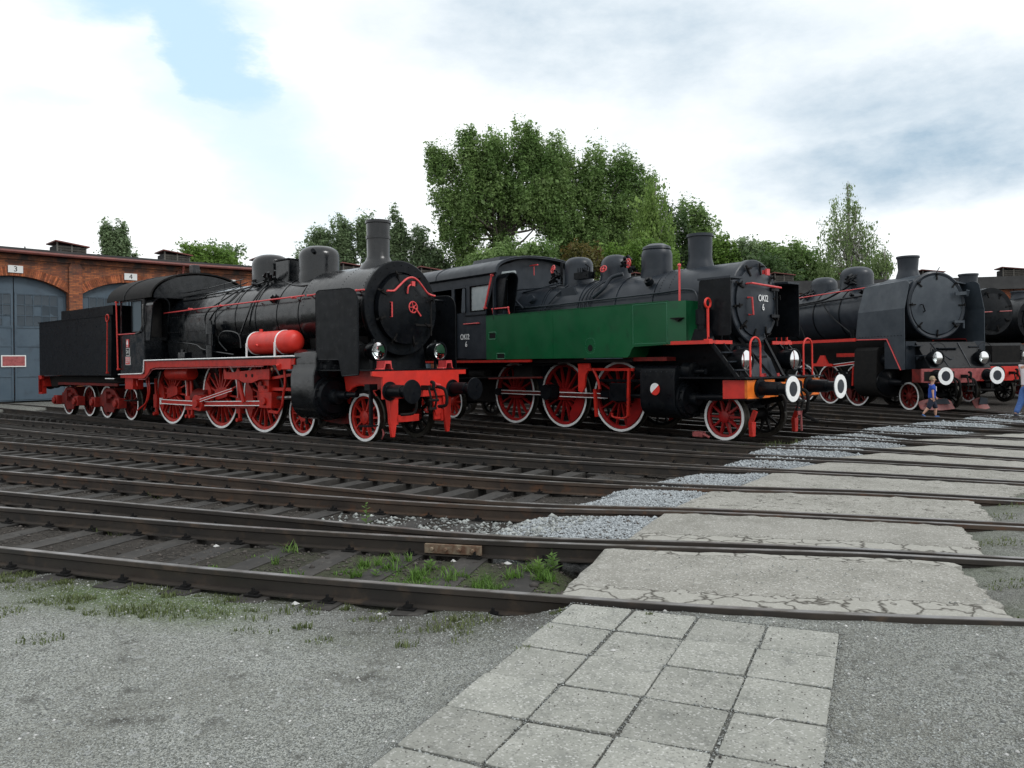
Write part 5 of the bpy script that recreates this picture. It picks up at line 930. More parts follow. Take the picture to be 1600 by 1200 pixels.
for xa, xb in ((-10.915, -12.6), (-13.96, -15.665)):
    xm = (xa + xb) / 2
    for s in (-1, 1):
        m_ = MB().prism(rounded([(xa + .05, .40), (xa + .08, .62), (xa - .25, .70), (xm + .35, .90), (xm, .95), (xm - .35, .90), (xb + .25, .70), (xb - .08, .62), (xb - .05, .40), (xm - .45, .40), (xm - .3, .22), (xm + .3, .22), (xm + .45, .40)], .04), s * 1.0, s * 1.06)
        f_ = obj('bogie_frame', m_, 'dark_red', TN, bevel=.01)
        for x in (xa, xb): obj('axle_box', MB().box(x - .15, x + .15, min(s * .95, s * 1.2), max(s * .95, s * 1.2), .36, .66).cyl((x, s * 1.2, .5), (x, s * 1.27, .5), .11, n=16), 'red' if False else 'axle_red', f_, bevel=.02)
        obj('spring', MB().box(xm - .4, xm + .4, min(s * 1.06, s * 1.14), max(s * 1.06, s * 1.14), .70, .76).box(xm - .3, xm + .3, min(s * 1.06, s * 1.14), max(s * 1.06, s * 1.14), .64, .70).box(xm - .08, xm + .08, min(s * 1.05, s * 1.17), max(s * 1.05, s * 1.17), .5, .85), 'dark_red', f_)
    obj('bolster', MB().box(xm - .2, xm + .2, -.95, .95, .5, .95), 'dark_red', TN)
rail_bar(TN, [(-10.78, -1.5, 1.42), (-10.72, -1.5, 2.9)], .02, [(-10.78, -1.5, 1.42)], mm='red', off=(0, .06, 0)); obj('handrail_ring', MB().tube([(-10.72 + .10 * cos(a), -1.5, 3.0 + .10 * sin(a)) for a in [2 * pi * k / 18 for k in range(18)]], .02, 8, closed=True), 'red', TN)
obj('white_step_edge', MB().box(-10.95, -10.35, -1.49, -1.46, 1.24, 1.265), 'white_paint', TN); obj('front_step', MB().box(-10.9, -10.4, -1.46, -1.1, 1.2, 1.24), 'dull_black', TN)
obj('rear_beam', MB().box(-16.45, -16.33, -1.3, 1.3, .95, 1.3), 'red', TN); obj('rear_step', MB().prism([(-16.2, 1.32), (-16.5, 1.32), (-16.5, .70), (-16.2, .70), (-16.2, .76), (-16.42, .76), (-16.42, 1.2), (-16.2, 1.2)], -1.42, -1.34).box(-16.5, -16.42, -1.42, -1.2, .7, 1.3), 'red', TN)
for s in (-1, 1):
    b_ = MB().lathe([(0, 0), (0, .18), (.03, .18), (.03, .13), (.4, .12), (.4, .09), (.55, .09), (.56, .23), (.6, .22), (.6, 0)], (-16.45, s * .875, 1.06), (-1, 0, 0), 24); obj('buffer', b_, 'black', TN)

# ================================================================== locomotive 2: tank engine with green side tanks
loc, rz = place(4.809, 15.972, .695)
E2 = thing('steam_locomotive', 'grey-black steam tank locomotive with dark green side tanks and orange front beam, in the middle', 'steam locomotive', loc, rz)
S = 'slate'; ZC = 2.79
obj('smokebox', MB().lathe([(.14, .66), (.14, .80), (.11, .83), (-1.72, .83), (-1.72, .7)], (0, 0, ZC), (1, 0, 0), 64), S, E2, ang=25)
obj('smokebox_front', MB().lathe([(.12, .6), (.12, .85), (.22, .85), (.235, .83), (.235, .72), (.2, .60)], (0, 0, ZC), (1, 0, 0), 64), S, E2)
obj('boiler', MB().lathe([(-1.7, .76), (-1.72, .80), (-5.6, .80), (-5.62, .7)], (0, 0, ZC - .02), (1, 0, 0), 64), S, E2)
obj('firebox', MB().prism([(-.6, .8), (.6, .8), (.8, 2.0), (.82, 2.75)] + arcp(0, 2.78, .82, 0, pi, 20) + [(-.82, 2.75), (-.8, 2.0)], -5.4, -6.7, 'yz'), S, E2)
for xb in (-1.8, -2.9, -4.1, -5.35): band(E2, xb, ZC - .02, .81, S)
dr = smokebox_door(E2, .24, 2.78, .70, S, .10, 10, ph=.15)
obj('door_rail', MB().tube([(.46, -.47, 3.12), (.46, .60, 3.08)], .021, 8).cyl((.3, -.42, 3.12), (.46, -.42, 3.12), .018).cyl((.3, .5, 3.09), (.46, .5, 3.09), .018), 'pink_red', dr)
obj('door_handle', MB().tube([(.34, -.42, 2.84), (.44, -.42, 2.84), (.44, -.38, 2.50), (.34, -.38, 2.50)], .02, 8), 'pink_red', dr); obj('lamp_bracket', MB().box(.34, .38, .10, .16, 3.34, 3.42).obox((.42, .17, 3.38), (.02, 0, 0), (0, .055, 0), (0, 0, .065)), 'pink_red', dr)
obj('hinge', MB().cyl((.32, .66, 2.3), (.32, .66, 3.15), .025).bar((.34, .40, 3.05), (.34, .68, 3.05), .06, .06, up=(1, 0, 0)).bar((.34, .40, 2.5), (.34, .68, 2.5), .06, .06, up=(1, 0, 0)), 'black', dr)
def on_face(body, size, x, y, z_, sx): return xf(text_mb(body, size, .006, sx), Matrix.Translation((x, y, z_)) @ Matrix.Rotation(pi / 2, 4, 'Z') @ Matrix.Rotation(pi / 2, 4, 'X'))
obj('lettering', on_face('OKl2', .19, .388, .06, 2.84, .85), 'white_paint', dr); obj('lettering', on_face('6', .19, .388, .06, 2.66, .85), 'white_paint', dr)
chimney(E2, -1.1, 3.63, 4.33, .25, S, flare=1.04, skirt=.05)
dome(E2, -2.3, 3.55, 4.24, .35, S, name='dome', flat=.38); obj('dome_cap', MB().lathe([(4.14, .33), (4.20, .31), (4.265, .17), (4.27, 0)], (-2.3, 0, 0), (0, 0, 1), 24), S, E2)
dome(E2, -3.57, 3.5, 4.16, .365, S, name='sand_dome', flat=.5); dome(E2, -4.82, 3.5, 4.24, .36, S, name='dome', flat=.3)
vb = MB()
for xc, n in ((-5.3, 20), (-2.85, 9), (-4.1, 8)):
    for k in range(n):
        x = xc + random.uniform(-.18, .18); y = -.25 - random.random() * .25; z_ = 3.62 + random.random() * .3; vb.cyl((x, y, z_), (x + random.uniform(-.1, .1), y - random.uniform(.03, .1), z_ + random.uniform(-.08, .14)), random.uniform(.02, .045), n=10)
vb.cyl((-5.35, -.1, 3.6), (-5.35, -.1, 4.15), .035, n=10).box(-4.5, -4.0, -.5, -.28, 3.62, 3.78)
for k in range(6): vb.cyl((-4.45 + k * .08, -.4, 3.78), (-4.45 + k * .08, -.4, 3.9), .015, n=6)
obj('valve_fittings', vb, 'black', E2, kind='stuff')
handwheel(E2, (-5.25, -.5, 3.95), (-.3, -1, .2), .10, 'pink_red', 5, .014); handwheel(E2, (-3.45, -.55, 3.78), (.2, -1, .4), .08, 'pink_red', 4, .014); handwheel(E2, (-2.72, -.5, 3.84), (-.3, -1, 0), .10, 'pink_red', 5, .014)
obj('whistle_lever', MB().box(-6.35, -6.05, -.32, -.28, 4.15, 4.18).cyl((-6.2, -.3, 3.9), (-6.2, -.3, 4.16), .012), 'pink_red', E2)
for pts, r in (([(-6.6, -.78, 3.1), (-5.9, -.80, 3.02), (-5.6, -.84, 3.0), (-1.8, -.84, 3.05), (-.8, -.86, 3.07), (-.55, -.88, 2.9), (-.5, -.9, 2.3)], .022), ([(-4.7, -.5, 3.5), (-4.9, -.74, 3.25), (-5.2, -.86, 2.9)], .022), ([(-3.6, -.5, 3.5), (-3.8, -.72, 3.3), (-3.95, -.82, 3.0), (-3.95, -.84, 2.8)], .02), ([(-3.5, -.5, 3.5), (-3.7, -.72, 3.3), (-3.82, -.82, 3.0), (-3.82, -.84, 2.8)], .02), ([(-3.4, -.5, 3.5), (-3.6, -.72, 3.3), (-3.70, -.82, 3.0), (-3.70, -.84, 2.8)], .02),
               ([(-2.95, -.42, 3.62), (-3.2, -.55, 3.55), (-3.3, -.72, 3.3), (-3.55, -.82, 3.1)], .045), ([(-6.4, -.5, 3.45), (-5.8, -.5, 3.5), (-5.0, -.45, 3.6)], .02), ([(-6.6, -.95, 3.35), (-6.4, -.9, 3.3), (-6.0, -.85, 2.98)], .03), ([(-6.5, -.7, 3.5), (-6.0, -.66, 3.5), (-5.0, -.62, 3.48)], .016)): pipe(E2, pts, r, S)
for z_ in (2.86, 2.93, 3.0): pipe(E2, [(-6.6, -.86, z_), (-4.6, -.86, z_)], .01, S, smooth=False)
obj('wash_out_plug', MB().cyl((-5.75, -.76, 3.2), (-5.75, -.84, 3.23), .10, n=20), S, E2)
obj('round_cover', MB().cyl((-1.95, -.66, 3.3), (-1.95, -.74, 3.38), .10, n=16).cyl((-1.95, -.73, 3.37), (-1.95, -.77, 3.41), .05, n=8), 'black', E2)
obj('dome_step', MB().prism([(-4.9, 3.42), (-4.35, 3.42), (-4.25, 3.22), (-4.95, 3.22)], -.66, -.60), S, E2)
rv = []
for xx in (-1.35, -1.6): rv += [(xx, -.83 * sin(a), ZC + .83 * cos(a)) for a in [.3 + .09 * k for k in range(12)]]
rivets(E2, rv, .012, (0, -.8, .6))
rail_bar(E2, [(-.63, -1.33, 2.8), (-.63, -1.33, 3.52)], .022, [(-.63, -1.33, 3.52)]); obj('small_cover', MB().lathe([(0, 0), (0, .04), (.05, 0)], (-.63, -1.33, 3.52), (0, 0, 1), 10), 'pink_red', E2)
# side tanks
for s in (-1, 1):
    yo, yi = s * 1.50, s * .92
    top = [(-6.75, yo), (-.75, yo), (-.52, s * 1.44), (-.42, s * 1.12), (-.42, yi), (-6.75, yi)]
    lo = MB().prism([(-6.75, 1.68), (-1.88, 1.68), (-1.82, 1.74), (-1.76, 1.86), (-1.70, 1.90), (-.80, 1.93), (-.80, 2.80), (-6.75, 2.80)], yo, yi); tkk = obj('side_tank', lo, 'green', E2)
    fq = MB().prism([(-.80, yo), (-.45, s * 1.36), (-.45, yi), (-.80, yi)], 1.93, 2.80, 'xy'); obj('tank_nose', fq, 'green', tkk)
    if s < 0:
        rv = []
        for xx in (-1.72, -.82): rv += railpos((xx, yo, 1.96), (xx, yo, 2.77), 30)
        rv += railpos((-1.72, yo, 2.775), (-.82, yo, 2.775), 30) + railpos((-1.66, yo, 1.96), (-.82, yo, 1.96), 28)
        rivets(tkk, rv, .013, (0, -1, 0), 'green_lit'); obj('tank_seam', MB().box(-4.2, -4.19, yo - .004, yo, 1.7, 2.79).box(-1.78, -1.77, yo - .003, yo, 1.92, 2.79), 'green', tkk)  # rivet heads carry a painted highlight
        obj('tank_edge', MB().box(-6.75, -.8, yo - .008, yo + .03, 2.80, 2.815), 'green', tkk)
        for x, z_, w_, h_ in ((-6.48, 2.29, .15, .09), (-6.15, 1.76, .17, .07)):
            m_ = MB().tube([(x + a, yo - .004, z_ + b) for a, b in rounded([(-w_, -h_), (w_, -h_), (w_, h_), (-w_, h_)], .04)], .010, 6, closed=True); obj('step_hole_frame', m_, 'green_lit', tkk); obj('step_hole', MB().prism([(x + a, z_ + b) for a, b in rounded([(-w_ * .8, -h_ * .7), (w_ * .8, -h_ * .7), (w_ * .8, h_ * .7), (-w_ * .8, h_ * .7)], .03)], yo - .003, yo + .01), 'dull_black', tkk)
        obj('filler_hole', MB().cyl((-2.98, yo - .003, 1.90), (-2.98, yo + .02, 1.90), .075, n=20), 'dull_black', tkk)
        pr = rounded([(-3.12, 1.78), (-2.84, 1.78), (-2.84, 2.12), (-3.12, 2.12)], .13, 5); rivets(tkk, [(a, yo, b) for a, b in pr], .010, (0, -1, 0), 'green_lit')
        obj('nose_step', MB().prism([(-.66, 2.44), (-.50, 2.44), (-.56, 2.38)], -1.50, -1.36).box(-.72, -.48, -1.52, -1.36, 2.44, 2.46), 'dull_black', tkk)
rail_bar(E2, [(-6.5, -1.48, 2.98), (-5.85, -1.48, 2.98)], .018, [(-6.5, -1.48, 2.98), (-5.87, -1.48, 2.98)], off=(0, .04, -.16))
# cab
for s in (-1, 1):
    y0, y1 = s * 1.47, s * 1.50
    cbm = MB().prism([(-6.75, 1.70), (-7.62, 1.70), (-7.62, 2.95), (-6.75, 2.95)], y0, y1).prism([(-6.75, 2.95), (-6.86, 2.95), (-6.55, 3.62), (-6.42, 3.62)], y0, y1).prism([(-6.42, 3.62), (-10.0, 3.62), (-10.0, 3.98), (-6.3, 3.98)], y0, y1).prism([(-7.44, 2.95), (-7.62, 2.95), (-7.62, 3.62), (-7.44, 3.62)], y0, y1)
    cbm.prism([(-8.15, 1.70), (-10.0, 1.70), (-10.0, 2.95), (-8.15, 2.95)], y0, y1).prism([(-8.15, 2.95), (-8.28, 2.95), (-8.28, 3.62), (-8.15, 3.62)], y0, y1).prism([(-9.85, 2.95), (-10.0, 2.95), (-10.0, 3.62), (-9.85, 3.62)], y0, y1)
    obj('cab_side', cbm, S, E2, smooth=False); obj('cab_window', MB().prism([(-6.84, 2.98), (-7.40, 2.98), (-7.40, 3.62), (-6.58, 3.62)], s * 1.465, s * 1.472), 'pale_glass', E2)
    obj('window_frame', MB().tube([(-6.80, s * 1.505, 2.97), (-7.42, s * 1.505, 2.97), (-7.42, s * 1.505, 3.63), (-6.56, s * 1.505, 3.63)], .02, 6, closed=True), 'black', E2)
    obj('cab_door', MB().box(-8.13, -7.64, min(s * 1.40, s * 1.43), max(s * 1.40, s * 1.43), 1.72, 2.95), S, E2)
    obj('open_leaf', MB().prism(rounded([(-7.80, 2.95), (-7.62, 2.95), (-7.62, 3.6), (-7.74, 3.6)], .04), s * 1.52, s * 1.53), 'slate_light', E2)
    obj('sill', MB().box(-7.64, -6.75, min(s * 1.5, s * 1.52), max(s * 1.5, s * 1.52), 2.84, 2.87), 'black', E2)
    obj('running_board', MB().box(-10.0, -5.0, min(s * 1.45, s * 1.52), max(s * 1.45, s * 1.52), 1.60, 1.66), 'red', E2)
    rail_bar(E2, [(-7.7, s * 1.53, 2.64), (-7.0, s * 1.53, 2.64)], .016, [(-7.1, s * 1.53, 2.64)], off=(0, -s * .05, 0))
rail_bar(E2, [(-6.72, -1.56, 3.02), (-6.42, -1.56, 3.84)], .024, [(-6.72, -1.56, 3.02), (-6.42, -1.56, 3.84)], off=(0, .06, 0))
sd_text = lambda body, size, x, z_, y, sx: xf(text_mb(body, size, .006, sx), Matrix.Translation((x, y, z_)) @ Matrix.Rotation(pi / 2, 4, 'X'))
obj('lettering', sd_text('OKl2', .21, -7.68, 2.29, -1.505, .9), 'white_paint', E2); obj('lettering', sd_text('6', .21, -7.62, 2.09, -1.505, .9), 'white_paint', E2)
obj('cab_front', MB().prism([(-1.5, 2.7), (-1.5, 3.95), (-1.2, 4.12), (-.5, 4.34), (0, 4.38), (.5, 4.34), (1.2, 4.12), (1.5, 3.95), (1.5, 2.7)], -6.42, -6.46, 'yz'), S, E2); obj('front_window', MB().prism(rounded([(-1.25, 3.72), (-.75, 3.82), (-.75, 4.02), (-1.25, 3.95)], .06), -6.40, -6.415, 'yz'), 'pale_glass', E2)
hood(E2, -6.44, -5.98, -1.42, -1.0, 2.85, 3.90, 'black')
rf = [(1.60 * cos(a), 3.90 + .50 * sin(a) ** .8) for a in [pi * k / 20 for k in range(21)]]; rf2 = [(1.55 * cos(a), 3.87 + .49 * sin(a) ** .8) for a in [pi * k / 20 for k in range(20, -1, -1)]]
obj('cab_roof', MB().prism(rf + rf2, -6.2, -10.2, 'yz'), S, E2); obj('roof_edge', MB().tube([(-6.2, a, b + .005) for a, b in rf], .018, 6), S, E2)
obj('roof_vent', MB().prism([(-.62, 4.36), (-.55, 4.50), (0, 4.56), (.55, 4.50), (.62, 4.36)], -7.3, -8.5, 'yz').box(-8.6, -7.2, -.66, .66, 4.33, 4.37), S, E2); obj('roof_seam', MB().tube([(-8.9, a, b + .005) for a, b in rf], .014, 6), S, E2)
rivets(E2, railpos((-9.9, -1.5, 3.86), (-6.5, -1.5, 3.86), 40) + railpos((-9.9, -1.5, 3.68), (-6.5, -1.5, 3.68), 40), .010, (0, -1, 0), S)
obj('cab_dark', MB().box(-9.9, -9.6, -1.4, 1.4, 1.7, 3.9).box(-7.0, -6.6, -1.3, 1.3, 1.7, 3.0).box(-10, -6.5, -1.4, 1.4, 1.62, 1.7), 'dull_black', E2)
# coal bunker at the back
obj('bunker', MB().box(-11.3, -10.0, -1.45, 1.45, 1.66, 3.3), S, E2, bevel=.02)
# platforms, deflectors, front
for s in (-1, 1):
    obj('platform', MB().box(-.95, .16, min(s * .72, s * 1.46), max(s * .72, s * 1.46), 1.96, 1.985), 'black', E2); obj('platform_edge', MB().box(-.95, .16, min(s * 1.46, s * 1.48), max(s * 1.46, s * 1.48), 1.92, 1.99).box(.16, .18, min(s * .72, s * 1.48), max(s * .72, s * 1.48), 1.92, 1.99), 'bright_red', E2)
    rail_bar(E2, [(.10, s * 1.40, 1.99), (.10, s * 1.40, 2.62)], .026, [], mm='bright_red'); obj('rail_ring', MB().tube([(.10 + .0, s * 1.40 + .09 * cos(a), 2.71 + .09 * sin(a)) for a in [2 * pi * k / 18 for k in range(18)]], .022, 8, closed=True).obox((.1, s * 1.40, 2.0), (.06, 0, 0), (0, .06, 0), (0, 0, .015)), 'bright_red', E2)
    p = [(-.30, 2.08), (.50, 2.08), (.50, 3.22), (-.22, 3.18)]; dfl = obj('smoke_deflector', MB().prism(rounded(p, .05), s * 1.22, s * 1.235), 'black', E2); obj('deflector_top', MB().box(-.26, .50, min(s * .80, s * 1.24), max(s * .80, s * 1.24), 3.18, 3.22), S, dfl)
    for z_, x in ((1.74, .30), (1.56, .44), (1.40, .58)):
        obj('ladder_rung', MB().box(x - .06, x + .10, min(s * 1.0, s * 1.32), max(s * 1.0, s * 1.32), z_, z_ + .025), S, E2)
    obj('ladder', MB().bar((.12, s * 1.34, 1.95), (.72, s * 1.34, 1.26), .035, .07).bar((.12, s * 1.0, 1.95), (.72, s * 1.0, 1.26), .035, .07), 'black', E2)
    obj('smokebox_stay', MB().bar((.15, s * .45, 2.05), (.72, s * .22, 1.28), .05, .05), 'black', E2)
    hp = [(.84, s * .95 - .17, 1.28)] + [(.84, s * .95 + .17 * -cos(a), 1.86 + .17 * sin(a)) for a in [pi * k / 12 for k in range(13)]] + [(.84, s * .95 + .17, 1.28)]
    rail_bar(E2, hp, .019, mm='bright_red', name='hoop_rail')
    lamp(E2, .60, s * .86 - .02, 1.60, .215, .34, .18)
    buffer(E2, s * .875, .88, 1.57, ringed=True, head='slate', R=.24)
    obj('cylinder_step', MB().bar((.55, s * 1.05, .86), (.55, s * 1.05, .45), .05, .09).box(.46, .86, min(s * .95, s * 1.25), max(s * .95, s * 1.25), .84, .87), 'black', E2)
    obj('rail_guard', MB().bar((.72, s * .78, .62), (.62, s * .78, .38), .05, .09, up=(1, 0, 0)).prism([(s * .70, .4), (s * .84, .4), (s * .82, .12), (s * .72, .12)], .60, .68, 'yz'), 'red', E2, bevel=.005)
obj('cross_stay', MB().bar((.42, -.62, 1.66), (.42, .10, 1.66), .03, .05), 'black', E2)
obj('pump_base', MB().prism(rounded([(-.30, 1.99), (.14, 1.99), (.10, 2.12), (.06, 2.22), (-.20, 2.22), (-.24, 2.12)], .02), -1.42, -1.25), 'black', E2); obj('air_pump', MB().cyl((-.08, -1.33, 2.2), (-.08, -1.33, 2.3), .11).cyl((-.08, -1.33, 2.3), (-.08, -1.33, 2.60), .135).cyl((-.08, -1.33, 2.60), (-.08, -1.33, 2.70), .05), 'black', E2)
pipe(E2, [(.12, -1.0, 2.0), (.14, -1.0, 2.4), (.05, -.95, 2.52), (-.05, -1.0, 2.5)], .02, 'black')
obj('front_deck', MB().box(-.6, .93, -1.42, 1.42, 1.245, 1.27), 'black', E2); obj('saddle', MB().prism([(-.55, .6), (.55, .6), (.62, 2.1), (-.62, 2.1)], -1.7, .05, 'yz'), 'black', E2); obj('front_steps', MB().prism([(.05, 1.27), (.05, 1.9), (.30, 1.62), (.45, 1.27)], -.45, .45), S, E2)
obj('buffer_beam', MB().prism([(-1.30, 1.22), (-1.30, .88), (-.25, .88), (-.12, .98), (.12, .98), (.25, .86), (1.30, .86), (1.30, 1.22), (.1, 1.22), (.1, 1.16), (-.35, 1.16), (-.35, 1.22)], .83, .88, 'yz'), 'orange', E2, bevel=.004)
for s in (-1, 1): obj('beam_end', MB().prism([(.83, 1.22), (.83, .88), (.35, .86), (.35, 1.22)], s * 1.30, s * 1.27), 'bright_red', E2); obj('beam_lip', MB().tube([(.885, s * 1.30, 1.22), (.885, s * 1.30, .88), (.885, s * .55, .88)], .012, 6), 'orange', E2)
for x, y in ((.6, -.35), (.6, -.25), (.62, .2)): obj('deck_valve', MB().cyl((x, y, 1.27), (x, y, 1.33), .03, n=8), 'pink_red', E2)
coupling(E2, .88, 1.05); hose(E2, [(.88, .35, 1.02), (1.12, .4, .95), (1.1, .45, .62), (.95, .55, .5), (1.2, .7, .35)], .035); hose(E2, [(.88, -.3, 1.0), (1.05, -.3, .85), (1.05, -.28, .6)], .03)
obj('hose_tap', MB().cyl((.88, .28, 1.12), (1.0, .28, 1.12), .05).cyl((1.0, .28, 1.12), (1.0, .42, 1.1), .03), 'bright_red', E2); obj('snow_flag', MB().prism([(.28, .56), (.42, .66), (.46, .58), (.42, .50), (.28, .50)], .98, 1.0, 'yz').bar((.99, .40, .55), (.99, .42, .18), .03, .03, up=(1, 0, 0)), 'faded_red', E2)
for s in (-1, 1):
    sec = [(s * .55, .44), (s * .55, 1.5), (s * 1.25, 1.5), (s * 1.38, 1.44), (s * 1.42, 1.3), (s * 1.42, .75)] + [(s * (1.0 + .42 * cos(a)), .75 + .34 * sin(a)) for a in [-pi / 2 * k / 6 for k in range(1, 7)]]
    cyo = obj('cylinder', MB().prism(sec, -1.62, -.72, 'yz'), 'black', E2, bevel=.015)
    cv = MB().lathe([(0, 0), (0, .38), (.06, .38), (.07, .33), (.12, .30), (.14, .14), (.3, .13), (.3, 0)], (-.72, s * 1.0, .82), (1, 0, 0), 32); cv.lathe([(0, 0), (0, .19), (.22, .19), (.24, .15), (.24, .06), (.5, .06), (.5, 0)], (-.72, s * 1.05, 1.38), (1, 0, 0), 24); cv.lathe([(0, .17), (.35, .17), (.35, 0)], (-1.95, s * 1.05, 1.38), (1, 0, 0), 20)
    for k in range(14): a = 2 * pi * k / 14; cv.cyl((-.66, s * 1.0 + .35 * cos(a), .82 + .35 * sin(a)), (-.62, s * 1.0 + .35 * cos(a), .82 + .35 * sin(a)), .018, n=6)
    obj('cylinder_cover', cv, 'black', E2); obj('piston_tail_rod', MB().cyl((-.45, s * 1.05, .86), (.25, s * 1.05, .88), .06).cyl((-.1, s * 1.05, .87), (.28, s * 1.05, .88), .075), 'black', E2)
    rivets(E2, railpos((-1.6, s * 1.425, 1.38), (-.75, s * 1.425, 1.38), 7), .014, (0, s, 0), S)
    obj('frame_plate', MB().prism([(.8, .9), (.8, 1.2), (-9.9, 1.55), (-9.9, .8), (-8.9, .5), (-.6, .5), (.5, .75)], s * .52, s * .56), 'dull_black', E2)
    obj('red_stretcher', MB().box(-2.2, -1.0, min(s * 1.0, s * 1.3), max(s * 1.0, s * 1.3), 1.60, 1.68), 'dark_red', E2)
bd = obj('badge', MB().prism([(-1.20 + .125 * cos(a), 1.02 + .125 * sin(a)) for a in [.72 + pi * k / 14 for k in range(15)]], -1.43, -1.438), 'white_paint', E2); obj('badge_lower', MB().prism([(-1.20 + .125 * cos(a), 1.02 + .125 * sin(a)) for a in [.72 + pi + pi * k / 14 for k in range(15)]], -1.43, -1.438), 'bright_red', E2)
obj('under_frame', MB().box(-9.9, -.7, -.5, .5, 1.0, 1.62), 'dull_black', E2); obj('underside', MB().box(-9.9, -1.9, -1.35, 1.35, 1.58, 1.66), 'dull_black', E2)
for s in (-1, 1): obj('long_pipe', MB().tube([(-9.5, s * 1.25, 1.42), (-6.8, s * 1.25, 1.48), (-4.0, s * 1.25, 1.55)], .02, 6).tube([(-9.0, s * 1.2, 1.15), (-5.2, s * 1.2, 1.25)], .02, 6), 'dull_black', E2); obj('pipe_red', MB().tube([(-7.0, s * 1.22, 1.17), (-4.9, s * 1.22, 1.22)], .028, 6), 'dark_red', E2)
wheelset(E2, 0, .47, 10, big=.28, paint='crimson')
for x in (-2.78, -4.61, -6.49): wheelset(E2, x, .80, 14, crank=.29, cang=0.0, counter=False, big=.17, paint='crimson')
for x in (-2.78, -4.61): 
    for s in (-1, 1):
        p = arcp(x, .8, .71, -1.25, .15, 12) + [(x + .45, .75), (x + .2, .35)]; obj('counterweight', MB().prism(p, s * .70, s * .775), 'crimson', E2)
for x in (-9.3, -10.6): wheelset(E2, x, .47, 10, big=.28)
for s in (-1, 1):
    rod(E2, -6.95, .82, -5.0, .82, s * .90, .10, mm='dark_red', lines=s < 0); rod(E2, -4.6, .81, -3.0, .81, s * .90, .12, mm='dark_red', lines=s < 0)
    obj('rod_bush', MB().cyl((-4.9, s * .82, .86), (-4.9, s * 1.12, .86), .19, n=24).box(-5.1, -4.7, min(s * .9, s * 1.1), max(s * .9, s * 1.1), .72, 1.0).cyl((-6.95, s * .84, .82), (-6.95, s * .98, .82), .10), 'black', E2)
    obj('connecting_rod', MB().bar((-3.1, s * 1.02, .86), (-2.2, s * 1.02, .86), .08, .14).cyl((-2.5, s * .85, .86), (-2.5, s * 1.15, .86), .17, n=20), 'black', E2); obj('crosshead', MB().box(-2.7, -2.2, min(s * .95, s * 1.2), max(s * .95, s * 1.2), .72, 1.12).cyl((-2.2, s * 1.05, .84), (-1.6, s * 1.05, .84), .05).box(-3.2, -1.6, min(s * 1.0, s * 1.1), max(s * 1.0, s * 1.1), 1.14, 1.2), 'black', E2, bevel=.01)
    obj('motion_bracket', MB().prism([(-3.62, 1.56), (-3.62, .92), (-3.50, .88), (-3.42, 1.0), (-3.38, 1.3), (-3.25, 1.42), (-3.25, 1.56)], s * 1.2, s * 1.26), 'bright_red', E2, bevel=.006)
    obj('expansion_link', MB().tube(bez([(-3.1, s * 1.3, 1.44), (-2.95, s * 1.3, 1.2), (-2.9, s * 1.3, .98)]), .03, 8).bar((-3.05, s * 1.3, .98), (-3.0, s * 1.3, .36), .05, .07, up=(1, 0, 0)).bar((-3.3, s * 1.28, 1.42), (-1.9, s * 1.28, 1.42), .04, .06), 'red', E2)
    obj('combination_lever', MB().bar((-2.02, s * 1.3, 1.45), (-2.06, s * 1.3, .42), .05, .06, up=(1, 0, 0)).tube(bez([(-2.06, s * 1.3, .42), (-2.2, s * 1.3, .36), (-2.5, s * 1.3, .38), (-2.52, s * 1.3, .46)]), .025, 8), 'red', E2)
obj('brake_shoe', MB().tube(bez([(-.55, -.9, .1), (-.4, -.95, .12), (-.25, -.9, .05)]), .03, 6).box(-.62, -.38, -.98, -.84, .05, .16), 'faded_red', E2, bevel=.01)
obj('tool_box', MB().box(-6.0, -5.3, -1.2, -.9, 1.25, 1.5), 'dull_black', E2); obj('air_tank', MB().cyl((-7.9, -1.1, 1.3), (-7.2, -1.1, 1.3), .14), 'dull_black', E2)

# ================================================================== locomotive 3: slate grey with snow scoops
loc, rz = place(12.945, 24.013, .217)
E3 = thing('steam_locomotive', 'slate grey steam locomotive with tall smoke deflectors and red snow scoops, at right', 'steam locomotive', loc, rz)
SL = 'slate_light'; ZC = 3.20
obj('smokebox', MB().lathe([(.2, .85), (.2, 1.0), (-1.5, 1.0), (-1.5, .9)], (0, 0, ZC), (1, 0, 0), 64), SL, E3, ang=25)
obj('smokebox_front', MB().lathe([(.12, .85), (.12, 1.03), (.2, 1.05), (.29, 1.04), (.31, 1.0), (.29, .93), (.22, .88), (.2, .8)], (0, 0, ZC), (1, 0, 0), 64), S, E3)
obj('boiler', MB().lathe([(-1.5, .9), (-1.52, .98), (-9.0, .98), (-9.0, .2)], (0, 0, 3.16), (1, 0, 0), 64), 'slate', E3)
for xb in (-1.7, -3.1, -4.6, -6.1): band(E3, xb, 3.16, .99, 'black')
dr = smokebox_door(E3, .26, 3.22, .905, SL, .06, 8, ph=.0)
obj('door_handle', MB().tube([(.34, -.60, 3.22), (.42, -.60, 3.22), (.40, -.50, 3.02), (.34, -.50, 3.0)], .018, 8), 'black', dr)
obj('hinge', MB().bar((.42, .55, 3.55), (.44, .98, 3.58), .10, .04, up=(1, 0, 0)).cyl((.40, .98, 3.50), (.46, .98, 3.66), .05).bar((.42, .5, 2.7), (.36, .9, 2.7), .07, .04, up=(1, 0, 0)).cyl((.36, .9, 2.5), (.36, .9, 2.75), .03), SL, dr)
obj('top_bracket', MB().tube([(.2, .1, 4.24), (.22, .18, 4.38)], .012, 6).cyl((.2, .1, 4.18), (.2, .1, 4.26), .02), 'black', E3)
chimney(E3, -.92, 4.24, 4.86, .29, 'slate', flare=1.10, skirt=.06)
